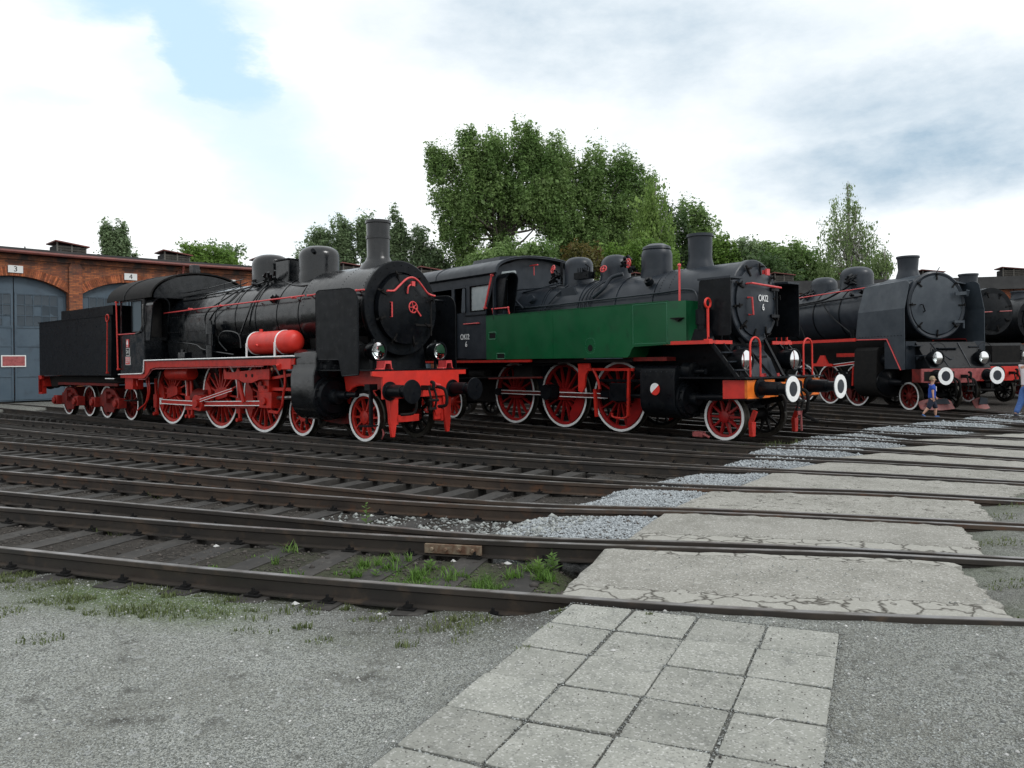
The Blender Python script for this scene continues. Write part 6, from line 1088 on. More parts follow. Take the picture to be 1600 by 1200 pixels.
dome(E3, -3.45, 4.0, 4.83, .55, 'slate', flat=.4); dome(E3, -5.35, 3.98, 4.66, .47, 'slate', name='sand_dome', flat=.45)
vb = MB()
for k in range(16): x = -3.0 + random.uniform(-.2, .25); vb.cyl((x, -.4 - random.random() * .25, 4.15 + random.random() * .35), (x + random.uniform(-.12, .12), -.75, 4.15 + random.random() * .3), random.uniform(.02, .06), n=8)
for k in range(10): x = -5.5 + random.uniform(-.3, .3); vb.cyl((x, -.4 - random.random() * .2, 3.95 + random.random() * .25), (x + random.uniform(-.12, .12), -.8, 3.8 + random.random() * .2), random.uniform(.02, .04), n=8)
vb.cyl((-2.0, -.85, 3.8), (-2.0, -.97, 3.86), .08).cyl((-1.75, -.85, 3.8), (-1.75, -.97, 3.86), .07).cyl((-2.5, -.85, 3.72), (-2.5, -.97, 3.78), .06); obj('valve_fittings', vb, 'black', E3, kind='stuff')
rail_bar(E3, [(-6.8, -1.0, 3.88), (-1.3, -1.0, 3.92)], .02, [(-2.6, -1.0, 3.91), (-4.2, -1.0, 3.9)], off=(0, .12, 0))
for pts, r in (([(-2.9, -.72, 4.1), (-3.4, -.9, 3.85), (-4.2, -1.0, 3.68), (-6.5, -1.02, 3.62)], .035), ([(-1.4, -1.02, 3.66), (-3.0, -1.02, 3.64), (-6.5, -1.03, 3.56)], .03), ([(-4.3, -.95, 3.75), (-4.0, -1.02, 3.6), (-3.4, -1.08, 3.1), (-2.3, -1.15, 2.5), (-1.9, -1.2, 2.35)], .022), ([(-5.6, -1.08, 3.1), (-5.2, -1.1, 2.8), (-4.9, -1.1, 2.35)], .022)): pipe(E3, pts, r, 'black')
for s in (-1, 1):
    p = rounded([(-1.42, 3.87), (.62, 3.93), (.62, 2.2), (.62, 2.05), (.62, 1.30), (.50, 1.24), (-.10, 2.20), (-1.62, 2.24), (-1.48, 3.07)], [.12, .22, 0, 0, .05, .05, .03, .02, 0], 5)
    yb = s * 1.42; yt = s * 1.22
    m_ = MB(); f1 = lambda z_: (yb if z_ < 3.07 else yb + (yt - yb) * (z_ - 3.07) / .86)
    lower = [(-1.48, 3.07), (.62, 3.09), (.62, 1.26), (.50, 1.24), (-.10, 2.20), (-1.62, 2.24)]; m_.prism(lower, yb, yb - s * .02); obj('smoke_deflector', m_, SL, E3)
    up = rounded([(-1.48, 3.07), (-1.42, 3.84), (-1.3, 3.9), (.5, 3.93), (.62, 3.85), (.62, 3.09)], [0, 0, 0, .05, .05, 0]); q = MB(); n_ = len(up); q.v = [(a, f1(b), b) for a, b in up] + [(a, f1(b) - s * .02, b) for a, b in up]; q.f = [tuple(range(n_)), tuple(range(2 * n_ - 1, n_ - 1, -1))] + [(i, (i + 1) % n_, (i + 1) % n_ + n_, i + n_) for i in range(n_)]
    obj('deflector_upper', q, SL, E3); obj('upper_shelf', MB().prism([(s * .72, 4.0), (yt, 3.9), (yt, 3.87), (s * .72, 3.95)], -1.42, .15, 'yz'), SL, E3)
    obj('edge_line', MB().tube([(-1.6, s * 1.435, 2.20), (-.12, s * 1.435, 2.18), (.47, s * 1.435, 1.24)], .022, 6), 'pink_red', E3)
    obj('running_board', MB().box(-9, -1.6, min(s * .9, s * 1.46), max(s * .9, s * 1.46), 2.22, 2.25), 'black', E3); obj('board_edge', MB().box(-9, -1.55, min(s * 1.45, s * 1.48), max(s * 1.45, s * 1.48), 2.16, 2.26), 'bright_red', E3)
    rivets(E3, railpos((-1.4, s * 1.43, 2.28), (.5, s * 1.43, 2.28), 14), .016, (0, s, 0), 'black')
    sec = [(s * .55, .40), (s * .55, 1.95), (s * 1.30, 1.95), (s * 1.38, 1.85), (s * 1.40, 1.4), (s * 1.42, .85)] + [(s * (1.0 + .42 * cos(a)), .80 + .45 * sin(a)) for a in [-pi / 2 * k / 6 for k in range(1, 7)]]
    obj('cylinder', MB().prism(sec, -1.75, -.65, 'yz'), 'dull_black', E3, bevel=.02); obj('cylinder_cover', MB().lathe([(0, 0), (0, .4), (.06, .4), (.08, .3), (.2, .12), (.7, .07), (.7, 0)], (-.65, s * 1.02, .85), (1, 0, 0), 28).lathe([(0, 0), (0, .22), (.2, .2), (.22, 0)], (-.65, s * 1.05, 1.55), (1, 0, 0), 24), 'black', E3)
    lamp(E3, 1.22, s * .80, 1.60, .20, .28, .12, guard=True); buffer(E3, s * .875, 1.24, 1.615, z=1.07, ringed=True, head='slate', R=.255)
    obj('frame_plate', MB().prism([(1.1, .9), (1.1, 1.25), (-9, 1.9), (-9, .8), (-.6, .5), (.4, .7)], s * .5, s * .55), 'dull_black', E3)
    # snow scoop: a curved blade before each leading wheel
    q = MB(); nn = 8
    for i in range(nn + 1):
        a = i / nn; yy_ = (s * (.10 + 1.15 * a) if s < 0 else .62 + .5 * a); bow = .10 * (1 - (2 * a - 1) ** 2); h0 = .06 + .03 * abs(2 * a - 1); h1 = .40 - .10 * abs(2 * a - 1) ** 3
        q.v += [(.98 + bow + .12, yy_, h0), (1.02 + bow, yy_, (h0 + h1) / 2 - .02), (.95 + bow, yy_, h1), (.93 + bow, yy_, h1), (1.0 + bow, yy_, (h0 + h1) / 2 - .02), (1.06 + bow, yy_, h0)]
    for i in range(nn):
        for j in range(6): q.f.append((i * 6 + j, i * 6 + (j + 1) % 6, i * 6 + 6 + (j + 1) % 6, i * 6 + 6 + j))
    q.f += [tuple(range(6)), tuple(range(nn * 6 + 5, nn * 6 - 1, -1))]; so = obj('snow_scoop', q, 'scoop_red', E3)
    obj('scoop_face', MB().prism([(-.3, .24), (-1.1, .24), (-1.0, .38), (-.4, .40)] if s < 0 else [(.70, .2), (1.0, .2), (1.0, .38), (.76, .42)], 1.10, 1.13, 'yz'), 'slate', so); obj('scoop_bracket', MB().bar((.95, s * .75, .4), (.75, s * .75, .9), .05, .06), 'dull_black', so)
fp_ = [(.62, 2.08), (1.22, 1.30), (1.22, 1.27), (.55, 1.27), (.2, 2.0)]
obj('front_apron', MB().prism(fp_, -1.05, 1.05), 'black', E3, bevel=.01)
for y0, y1, x, z_ in ((-1.3, -.95, .70, 1.95), (-.45, .25, .74, 1.88), (.7, 1.15, .66, 1.92), (-1.25, -1.0, .9, 1.66)): obj('apron_step', MB().box(x - .1, x + .12, y0, y1, z_, z_ + .02).prism([(x - .1, z_), (x + .1, z_), (x - .05, z_ - .12)], y0 + .05, y0 + .08).prism([(x - .1, z_), (x + .1, z_), (x - .05, z_ - .12)], y1 - .08, y1 - .05), S, E3)
for s in (-1, 1): obj('apron_side', MB().prism([(.62, 2.1), (.62, 1.27), (-.3, 1.27), (-.3, 2.1)], s * 1.38, s * 1.0), S, E3)
obj('apron_seam', MB().tube([(.66, -.55, 2.06), (1.2, -.40, 1.34)], .012, 6).tube([(.66, .40, 2.06), (1.2, .35, 1.34)], .012, 6).tube([(.9, -.35, 1.7), (1.05, -.2, 1.55), (1.0, -.05, 1.58)], .015, 6), 'slate', E3)
obj('buffer_beam', MB().prism([(-1.36, 1.28), (1.36, 1.28), (1.36, 1.05), (.9, 1.0), (.4, .86), (-.4, .86), (-.9, .86), (-1.36, .88)], 1.2, 1.24, 'yz'), 'faded_red', E3, bevel=.004); obj('beam_end', MB().box(.85, 1.2, -1.36, -1.32, .88, 1.27).box(.85, 1.2, 1.32, 1.36, .95, 1.27), 'dark_red', E3)
obj('rubbing_patch', MB().box(1.24, 1.246, -1.28, -.98, .92, 1.2).box(1.24, 1.246, -.55, -.25, .95, 1.2), 'dull_black', E3)
coupling(E3, 1.24, 1.05)
for y in (-.38, -.25, .3): hose(E3, [(1.24, y, 1.0), (1.42, y, .9), (1.4, y + .05, .6), (1.28, y + .12, .45)], .035)
obj('step_plate', MB().box(1.2, 1.3, .45, 1.1, .62, .66).bar((1.22, .5, .9), (1.22, .5, .62), .04, .04, up=(1, 0, 0)).bar((1.22, 1.05, .9), (1.22, 1.05, .62), .04, .04, up=(1, 0, 0)), 'dull_black', E3)
wheelset(E3, 0, .43, 10, paint='dark_red', big=.3)
for x in (-2.44, -3.95, -5.45): wheelset(E3, x, .70, 13, paint='dark_red', crank=.27, cang=.4, counter=True)
obj('under_frame', MB().box(-9, -.5, -.5, .5, .9, 2.2), 'dull_black', E3); obj('front_frame', MB().box(-.5, .9, -.5, .5, .75, 1.4), 'dull_black', E3)
for s in (-1, 1):
    rod(E3, -3.2, 1.36, -2.0, 1.46, s * 1.15, .10, mm='red', lines=s < 0, name='radius_rod'); obj('link_bracket', MB().prism([(-3.05, 1.34), (-4.2, 1.34), (-4.2, 1.44), (-3.95, 1.44), (-3.72, 1.72), (-3.5, 1.72), (-3.3, 1.44), (-3.05, 1.42)], s * 1.25, s * 1.3), 'bright_red', E3); obj('side_girder', MB().box(-2.8, -1.75, min(s * 1.2, s * 1.3), max(s * 1.2, s * 1.3), 1.66, 1.78), 'red', E3)
    obj('crosshead', MB().box(-2.7, -2.2, min(s * .95, s * 1.2), max(s * .95, s * 1.2), .6, 1.1).cyl((-2.2, s * 1.05, .85), (-1.7, s * 1.05, .85), .05).box(-3.3, -1.7, min(s * 1.0, s * 1.1), max(s * 1.0, s * 1.1), 1.12, 1.18).box(-3.3, -1.7, min(s * 1.0, s * 1.1), max(s * 1.0, s * 1.1), .95, .99), 'black', E3); obj('red_strut', MB().bar((-1.9, s * 1.3, 1.35), (-1.95, s * 1.3, .7), .05, .07, up=(1, 0, 0)), 'red', E3)
obj('ladder', MB().tube([(-6.25, -1.46, 2.26), (-6.25, -1.46, 3.1)], .018, 6).tube([(-5.9, -1.46, 2.26), (-5.9, -1.46, 3.1)], .018, 6).tube([(-6.25, -1.46, 2.6), (-5.9, -1.46, 2.6)], .014, 6).tube([(-6.25, -1.46, 3.02), (-5.9, -1.46, 3.02)], .014, 6), 'bright_red', E3)
obj('cab', MB().box(-10.5, -8.8, -1.45, 1.45, 2.2, 4.2), 'black', E3, bevel=.02); obj('pump', MB().cyl((-1.95, -1.25, 2.2), (-1.95, -1.25, 2.45), .1).cyl((-1.95, -1.25, 2.45), (-1.95, -1.25, 2.55), .13), 'black', E3)

# ================================================================== locomotives 4 and 5 at the right edge
def far_loco(x0, y0, t_, label, zc, R, chim, letters=None, beam='bright_red', dz=0, ty=0):
    loc, rz = place(x0, y0, t_); E = thing('steam_locomotive', label, 'steam locomotive', loc, rz)
    obj('smokebox', MB().lathe([(.25, .5), (.25, R), (-2, R), (-2, R - .05), (-8, R - .05), (-8, 0)], (0, 0, zc), (1, 0, 0), 56), 'black', E); d_ = smokebox_door(E, .26, zc - .02, R * .78, 'black', .08, 8)
    obj('door_rail', MB().tube([(.45, -.55, zc - .05), (.45, -.15, zc - .03)], .02, 8).tube([(.45, .15, zc - .02), (.45, .62, zc)], .02, 8), 'faded_red', d_)
    chimney(E, -.9, zc + R - .05, zc + R + (.62 if letters is None else .3), .3, 'slate', flare=1.05, skirt=.06); dome(E, -3, zc + R - .15, zc + R + .5, .45, 'slate')
    obj('front_apron', MB().prism([(.3, 2.1), (.95, 1.35), (.95, 1.27), (-.2, 1.27), (-.2, 2.1)], -1.1, 1.1), 'black', E); obj('buffer_beam', MB().box(1.0, 1.05, -1.4, 1.4, .78, 1.28), beam, E, bevel=.004); obj('deck', MB().box(-.4, 1.05, -1.42, 1.42, 1.28, 1.31), 'black', E)
    for s in (-1, 1):
        buffer(E, s * .875, 1.05, 1.6, head='black'); lamp(E, .8, s * .8, 1.62 + dz, .18); sec = [(s * .5, .4), (s * .5, 1.9), (s * 1.3, 1.9), (s * 1.4, 1.5), (s * 1.4, .6), (s * 1.1, .4)]; obj('cylinder', MB().prism(sec, -1.6, -.7, 'yz'), 'black', E, bevel=.02)
        obj('running_board', MB().box(-8, -.6, min(s * .9, s * 1.45), max(s * .9, s * 1.45), 2.0, 2.04), 'black', E)
    wheelset(E, 0, .43, 10, paint='dark_red', big=.3); wheelset(E, -2.5, .65, 12, paint='dark_red'); wheelset(E, -4.1, .65, 12, paint='dark_red'); wheelset(E, -5.7, .65, 12, paint='dark_red')
    obj('frame', MB().box(-8, .9, -.55, .55, .7, 2.0), 'dull_black', E); coupling(E, 1.05); hose(E, [(1.05, .3, 1), (1.2, .3, .8), (1.15, .3, .5)]); obj('cab', MB().box(-9.5, -7.8, -1.45, 1.45, 1.8, 4.1), 'black', E)
    if letters: 
        obj('lettering', on_face(letters[0], .27, .385, ty, zc - .20, .85), 'white_paint', d_); obj('lettering', on_face(letters[1], .27, .385, ty, zc - .48, .85), 'white_paint', d_)
    return E
F4 = far_loco(17.15, 28.0, .14, 'dark locomotive with red beam, half hidden behind the slate locomotive', 3.24, .84, .3)
obj('lettering', xf(text_mb('TN 09', .16, .006, .85), Matrix.Translation((1.055, -1.12, 1.20)) @ Matrix.Rotation(pi / 2, 4, 'Z') @ Matrix.Rotation(pi / 2, 4, 'X')), 'white_paint', F4)
far_loco(21.35, 31.6, .06, 'black locomotive cut off by the right edge, white letters Tr7 on its front', 3.10, .95, .3, ('Tr7', '3'), dz=.66, ty=-.36)
obj('step_rail', MB().tube([(1.0, .75, 1.3), (1.0, .75, 1.72), (1.0, .62, 1.74)], .02, 6), 'bright_red', F4)

# ------------------------------------------------------------------ roundhouse behind the yard
TCX, TCY, TR = 20.0, -3.0, 57.5; BA = radians(5.0)
RH = thing('roundhouse', 'long curved red brick engine shed with numbered arched doorways and steel doors behind the locomotives', 'engine shed')
HW = TR * tan(BA / 2); OW = HW - .29; ZS, ZA, ZE = 5.12, 5.80, 6.80
hc = ZA - ZS; Rr = (OW * OW + hc * hc) / (2 * hc); zc_ = ZA - Rr; a_ = math.asin(OW / Rr)
def arch(n, r=Rr): return [(r * sin(-a_ + 2 * a_ * k / n), zc_ + r * cos(-a_ + 2 * a_ * k / n)) for k in range(n + 1)]
wall_mb = MB().prism([(-HW - .02, -.3), (-OW, -.3)] + arch(24) + [(OW, -.3), (HW + .02, -.3), (HW + .02, ZE), (-HW - .02, ZE)], 0, .5)
pier_mb = MB().box(-.29, .29, -.13, -.003, -.3, 6.35).prism([(-.29, 6.35), (.29, 6.35), (.20, 6.55), (-.20, 6.55)], -.13, -.003)
cornice_mb = MB().box(-HW - .01, HW + .01, -.07, -.003, 6.55, 6.78)
ar = MB(); na = 60
for k in range(na):
    a = -a_ + 2 * a_ * (k + .5) / na; r0, r1 = Rr, Rr + .40; da = a_ / na * .86; jit = random.uniform(-.004, .006)
    p = [(r0 * sin(a - da), zc_ + r0 * cos(a - da)), (r0 * sin(a + da), zc_ + r0 * cos(a + da)), (r1 * sin(a + da), zc_ + r1 * cos(a + da)), (r1 * sin(a - da), zc_ + r1 * cos(a - da))]; ar.prism(p, -.016 - jit, .06)
def leaf_mb(sg):
    pts = [(x, z_) for x, z_ in arch(24, Rr - .01) if x * sg >= .02]; pts = [(.02 * sg, ZA - .01)] + (pts if sg > 0 else pts[::-1]); return MB().prism([(.02 * sg, .04)] + pts + [(OW * sg * .995, .04)], .30, .36)
door_ms = []
for sg in (-1, 1):
    me = mesh('engine_door', leaf_mb(sg), False); me.materials.append(MATS['door_blue']); fm = MB()
    for z_ in (.1, 1.15, 2.55, 3.42, 5.0): fm.box(min(.04 * sg, OW * sg * .985), max(.04 * sg, OW * sg * .985), .275, .30, z_, z_ + .07) if z_ < 5.05 else None
    for x in (.04, OW * .97 - .05): fm.box(min(x * sg, x * sg + .06 * sg), max(x * sg, x * sg + .06 * sg), .27, .302, .1, 5.0)
    fe = mesh('door_frame', fm, False); fe.materials.append(MATS['door_blue']); door_ms.append((me, fe))
pane = MB().box(-.155, .155, -.006, 0, -.22, .22); pane_m = mesh('window_pane', pane, False); pane_m.materials.append(MATS['shed_glass'])
bars = MB()
for i in range(6): bars.box(.10 + i * .345, .125 + i * .345, .268, .30, 3.5, 5.0)
for j in range(4): bars.box(.1, 1.87, .266, .30, 3.49 + .49 * j, 3.515 + .49 * j)
bars2 = MB(); bars2.v = [(-x, y, z_) for x, y, z_ in bars.v]; bars2.f = [f[::-1] for f in bars.f]
bm1, bm2 = mesh('window_bars', bars2, False), mesh('window_bars', bars, False)
for b_ in (bm1, bm2): b_.materials.append(MATS['door_blue'])
MS = {}
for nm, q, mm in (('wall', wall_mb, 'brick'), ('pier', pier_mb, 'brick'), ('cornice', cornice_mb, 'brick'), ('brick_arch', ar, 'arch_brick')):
    MS[nm] = mesh(nm, q, False); MS[nm].materials.append(MATS[mm])
inside = mesh('dark_interior', MB().box(-HW, HW, .52, .56, -.1, ZE), False); inside.materials.append(MATS['dull_black'])
def bay(angle):
    return (TCX - TR * sin(angle), TCY + TR * cos(angle), 0), angle
def bobj(nm, me, l, r, par=RH, kind=None, off=(0, 0, 0)):
    o = bpy.data.objects.new(nm, me); COL.objects.link(o); o.parent = par; o.location = (l[0] + off[0], l[1] + off[1], l[2] + off[2]); o.rotation_euler = (0, 0, r)
    if kind: o['kind'] = kind
    return o
NUM = {0: '3', 1: '4', 2: '5'}
vslat = mesh('slat', MB().box(-.66, .66, -.02, .0, -.05, .05), False); vslat.materials.append(MATS['grey_wood'])
vbody = mesh('roof_vent', MB().box(-.66, .66, .02, 1.4, -.1, .82), False); vbody.materials.append(MATS['dull_black'])
vroof = mesh('vent_roof', MB().prism([(-.78, .96), (.82, .76), (.82, .82), (-.78, 1.02)], -.15, 1.6), False); vroof.materials.append(MATS['gutter_red'])
vpost = mesh('vent_post', MB().box(-.69, -.63, -.04, .05, -.1, .93).box(.63, .69, -.04, .05, -.1, .76).box(-.04, .04, -.04, .0, 0, .82).box(-.69, .69, -.04, .0, -.05, .0), False); vpost.materials.append(MATS['grey_wood'])
for k in range(-2, 17):
    ang = radians(47.95) - BA * k; l, r = bay(ang)
    bobj('wall', MS['wall'], l, r); bobj('cornice', MS['cornice'], l, r); bobj('brick_arch', MS['brick_arch'], l, r, kind='stuff')
    lp, rp = bay(ang - BA / 2); lp = (TCX - (TR / cos(BA / 2)) * sin(ang - BA / 2), TCY + (TR / cos(BA / 2)) * cos(ang - BA / 2), 0); bobj('pier', MS['pier'], lp, rp)
    for (me, fe), bb, sg in zip(door_ms, (bm1, bm2), (-1, 1)):
        d_ = bobj('engine_door', me, l, r)
        f_ = bpy.data.objects.new('door_frame', fe); COL.objects.link(f_); f_.parent = d_; b_ = bpy.data.objects.new('window_bars', bb); COL.objects.link(b_); b_.parent = d_
        if k < 3 or k > 12:
            for i in range(5):
                for j in range(3):
                    if k == 0 and (i, j, sg) in ((2, 1, 1), (0, 0, -1)): continue
                    p_ = bpy.data.objects.new('window_pane', pane_m); COL.objects.link(p_); p_.parent = d_; p_.location = (sg * (.285 + i * .345), .297, 3.755 + .49 * j); p_.rotation_euler = (random.uniform(-.05, .05), 0, random.uniform(-.06, .06))
    if k in NUM or k > 12:
        n_ = NUM.get(k, str(k + 3)); npl = MB().box(-.30, .30, -.06, -.02, 5.93, 6.26); pm_ = mesh('number_plate', npl, False); pm_.materials.append(MATS['plate_white']); o = bobj('number_plate', pm_, l, r)
        obj('numeral', xf(text_mb(n_, .34, .006), Matrix.Translation((0, -.064, 6.09)) @ Matrix.Rotation(pi / 2, 4, 'X')), 'black', o)
    if k == 0:
        sm = MB().box(-.32, .68, .235, .262, 1.62, 2.16); sg_ = mesh('warning_sign', sm, False); sg_.materials.append(MATS['plate_white']); o = bobj('warning_sign', sg_, l, r, off=(-.15, -.15, 0)); o['label'] = 'red sign with white border on the door'
        obj('sign_field', MB().box(-.27, .63, .228, .237, 1.67, 2.11), 'faded_red', o)
    # louvred roof vents, above the piers
    va = ang - BA * .64; vr = 60.6; vl = (TCX - vr * sin(va), TCY + vr * cos(va), 7.04); v_ = bobj('roof_vent', vbody, vl, va)
    for nm, me in (('vent_roof', vroof), ('vent_post', vpost)):
        q = bpy.data.objects.new(nm, me); COL.objects.link(q); q.parent = v_
    for j in range(6):
        q = bpy.data.objects.new('slat', vslat); COL.objects.link(q); q.parent = v_; q.location = (0, 0, .06 + .13 * j); q.rotation_euler = (.5, 0, 0)
def ring_strip(rads_z, a0, a1, n):
    mb = MB(); m_ = len(rads_z)
    for i in range(n + 1):
        a = a0 + (a1 - a0) * i / n; mb.v += [(TCX - r * sin(a), TCY + r * cos(a), z_) for r, z_ in rads_z]
    for i in range(n):
        for j in range(m_): mb.f.append((i * m_ + j, i * m_ + (j + 1) % m_, (i + 1) * m_ + (j + 1) % m_, (i + 1) * m_ + j))
    return mb
A0, A1 = radians(47.95) + BA * 2.5, radians(47.95) - BA * 16.5; nb = 19
kf = 1 / cos(BA / 2)
obj('roof', ring_strip([(TR * kf - .32, 6.90), (TR * kf - .32, 7.06), (TR * kf + 18, 7.7), (TR * kf + 18, 7.5), (TR * kf, 6.82), (TR * kf - .30, 6.86)], A0, A1, nb), 'roof_tar', RH, smooth=False)
obj('rear_wall', ring_strip([(TR + 17.5, -.2), (TR + 17.9, -.2), (TR + 17.9, 7.5), (TR + 17.5, 7.5)], A0, A1, nb), 'brick', RH, smooth=False)
gp = [(TCX - (TR * kf - .40) * sin(A0 + (A1 - A0) * i / nb), TCY + (TR * kf - .40) * cos(A0 + (A1 - A0) * i / nb), 6.86) for i in range(12)]
obj('fascia_with_eave_shade', ring_strip([(TR * kf - .36, 6.2), (TR * kf - .36, 7.0), (TR * kf - .30, 7.0), (TR * kf - .30, 6.2)], A0 + (A1 - A0) * 11 / nb, A1, 8), 'roof_tar', RH, smooth=False)  # tar fascia, deepened so its dark face paints the shade beneath the eave
obj('gutter', MB().tube(gp, .085, 8), 'gutter_red', RH)
for k in (1, 3, 15):
    l, r = bay(radians(47.95) - BA * (k + .5)); rr = TR + .0; m_ = MB().cyl((0, -.2, 0), (0, -.2, 6.5), .055, n=10).cyl((0, -.2, 6.5), (0, -.36, 6.86), .06, n=10); me = mesh('downpipe', m_); me.materials.append(MATS['gutter_red']); bobj('downpipe', me, l, r)
hb = [(x, random.choice((0, 1))) for x in range(0)]
for k, dx in ((0, .4), (0, 1.9), (1, -1.3), (1, 1.6), (16, .3), (16, -1.4)):
    l, r = bay(radians(47.95) - BA * k); c_ = Vector((l[0] + cos(r) * dx, l[1] + sin(r) * dx, 7.02)); obj('roof_hook', MB().cyl(c_, c_ + Vector((0, 0, .16)), .05, .02, n=6), 'roof_tar', RH)

# ------------------------------------------------------------------ trees behind the shed
def tree(name, label, x, y, top, blobs, n, leaf, lm, bark='bark', tall=1.6, spread=.55, droop=0.0, trunk=.3, per=46, group=None, seed=0, branches=26):
    """blobs: (dx, dz_from_top, rx, rz) ellipsoids of the crown; leaves hang in clusters on branch ends"""
    r = np.random.default_rng(seed + 11); root = thing(name, label, 'tree', (x, y, -.1), 0, group)
    B = np.array([(b[0], b[1], b[2], b[3]) for b in blobs], float); vol = (B[:, 2] ** 2 * B[:, 3]) ** .6; pk = r.choice(len(B), n, p=vol / vol.sum())
    d = r.normal(size=(n, 3)); d /= np.linalg.norm(d, axis=1)[:, None]; rad = r.random(n) ** .42
    # uneven outline: radius wobbles with direction
    wob = 1 + .24 * np.sin(d[:, 0] * 5 + pk) * np.sin(d[:, 2] * 6 + 2 * pk) + np.clip(r.normal(0, .05, n), -.1, .08)
    c = np.stack([B[pk, 0] + d[:, 0] * B[pk, 2] * rad * wob, d[:, 1] * B[pk, 2] * .85 * rad * wob, top - B[pk, 1] + d[:, 2] * B[pk, 3] * rad * wob], 1)
    m = n * per; ci = np.repeat(np.arange(n), per); cs = .92 * spread * np.exp(r.normal(0, .3, n))[ci]
    o = np.clip(r.normal(size=(m, 3)), -1.35, 1.35) * cs[:, None] * np.array([.62, .62, .62 * tall]); P = c[ci] + o
    if droop: hang = r.random(m) * droop; P[:, 2] -= hang; P[:, :2] = c[ci][:, :2] + o[:, :2] * (1 - hang / droop * .65)[:, None]
    nn_ = o / (np.linalg.norm(o, axis=1)[:, None] + 1e-6) + np.array([0, 0, .35]) + r.normal(size=(m, 3)) * .55; nn_ /= np.linalg.norm(nn_, axis=1)[:, None]; a = np.cross(nn_, r.normal(size=(m, 3))); a /= np.linalg.norm(a, axis=1)[:, None]; b = np.cross(nn_, a); b /= np.linalg.norm(b, axis=1)[:, None]
    if droop: a = a * .35 + np.array([0, 0, -1]); a /= np.linalg.norm(a, axis=1)[:, None]; b = np.cross(a, r.normal(size=(m, 3))); b /= np.linalg.norm(b, axis=1)[:, None]
    s = (leaf * np.exp(r.normal(0, .38, m)))[:, None]; V = np.stack([P - a * s * .6, P + b * s * .36, P + a * s * .6, P - b * s * .36], 1).reshape(-1, 3); F = np.arange(m * 4).reshape(-1, 4)
    npmesh('crown', V, F, lm, parent=root)
    mb = MB(); tx = B[0, 0] * .3; th = top - B[:, 1].mean(); base = Vector((0, 0, 0)); hub = Vector((tx, 0, th)); pts = [base, Vector((tx * .3 + .1, .05, th * .45)), hub, Vector((B[0, 0], 0, top - B[0, 1] + B[0, 3] * .5))]
    mb.tube(bez(pts, 4), [trunk * (1 - .9 * i / 12) for i in range(13)], 8)
    for k in r.choice(n, min(n, branches), replace=False):
        e = Vector(c[k]); f = r.uniform(.35, .95); st = Vector(pts[1]).lerp(hub, f) if e.z > th * .7 else Vector(pts[1]).lerp(hub, f * .6); mid = st.lerp(e, .5) + Vector((0, 0, -.1 * (e - st).length)); mb.tube(bez([st, mid, e], 3), [trunk * .34, trunk * .3, trunk * .26, trunk * .2, trunk * .15, trunk * .1, trunk * .05], 5)
    obj('trunk', mb, bark, root); return root
def X_(px, D): return (px - 800) / 1212 * D
def Zt(px, py, D): return EYE + (565.3 - py - (px - 800) * .0106) / 1212 * D
def T(name, label, px, py, D, blobs, n, leaf, lm, **k):
    s = D / 1212; return tree(name, label, X_(px, D), D, Zt(px, py, D), [(a * s, b * s, c * s, d * s) for a, b, c, d in blobs], n, leaf, lm, **k)
T('poplar', 'narrow twin-topped poplar standing alone over the shed roof at far left', 181, 345, 74, [(-9, 32, 12, 32), (10, 34, 12, 32), (0, 60, 20, 44)], 300, .19, 'leaf_grey', spread=.36, tall=2.2, seed=1, per=50)
T('poplar', 'small spindly poplar just right of the twin-topped one', 209, 381, 76, [(0, 26, 8, 24), (0, 60, 9, 30)], 34, .20, 'leaf_grey', spread=.4, tall=2.2, seed=2)
T('round_tree', 'round light green tree over the shed at left', 318, 375, 72, [(0, 42, 46, 36), (-10, 34, 24, 26), (28, 40, 30, 28)], 420, .17, 'leaf_light', spread=.55, tall=1.0, seed=3, per=60)
T('bushy_tree', 'thin grey-green tree behind the round light green one', 332, 372, 82, [(-58, 44, 20, 18), (-10, 24, 30, 22), (32, 26, 20, 20), (10, 70, 60, 30)], 120, .22, 'leaf_grey', spread=.6, tall=1.4, seed=4)
for i, (px, py, bl, n, lab) in enumerate((
    (496, 354, [(0, 40, 28, 38), (-16, 60, 18, 26), (10, 24, 14, 22)], 150, 'leftmost poplar in the row behind the first two domes'),
    (536, 342, [(0, 44, 22, 44), (6, 26, 12, 24)], 140, 'poplar rising just left of the tall chimney'),
    (577, 334, [(0, 46, 20, 46), (-6, 28, 12, 26)], 130, 'poplar directly behind the tall ringed chimney'),
    (622, 324, [(0, 42, 13, 42), (2, 70, 20, 42)], 120, 'slender tallest poplar right of the ringed chimney'),
    (657, 346, [(0, 42, 15, 42), (6, 62, 22, 34)], 105, 'darker poplar between the slender poplar and the big tree'),
    (684, 374, [(0, 36, 14, 34), (6, 50, 18, 26)], 75, 'short poplar beside the left side of the big tree'),
    (716, 382, [(0, 36, 18, 34), (16, 44, 18, 28)], 85, 'low leafy tree under the left edge of the big tree'))):
    T('poplar', lab, px, py, 80, bl, int(n * 1.25), .18, 'leaf_grey' if i < 6 else 'leaf_poplar', spread=.45, tall=2.0, seed=10 + i, per=56)
T('big_poplar', 'huge spreading poplar, the tallest tree in the picture', 775, 196, 78, [(52, 42, 26, 44), (-40, 48, 24, 46), (4, 50, 34, 44), (88, 62, 30, 46), (-84, 66, 24, 28), (-96, 46, 12, 18), (-66, 118, 30, 28), (-20, 110, 50, 48), (56, 112, 52, 46), (-46, 168, 34, 46), (10, 190, 20, 40), (92, 140, 32, 54), (-78, 156, 12, 12), (58, 28, 10, 26), (-38, 26, 8, 20)], 1700, .18, 'leaf_poplar', spread=.50, tall=2.0, seed=30, trunk=.5, per=66, branches=70)
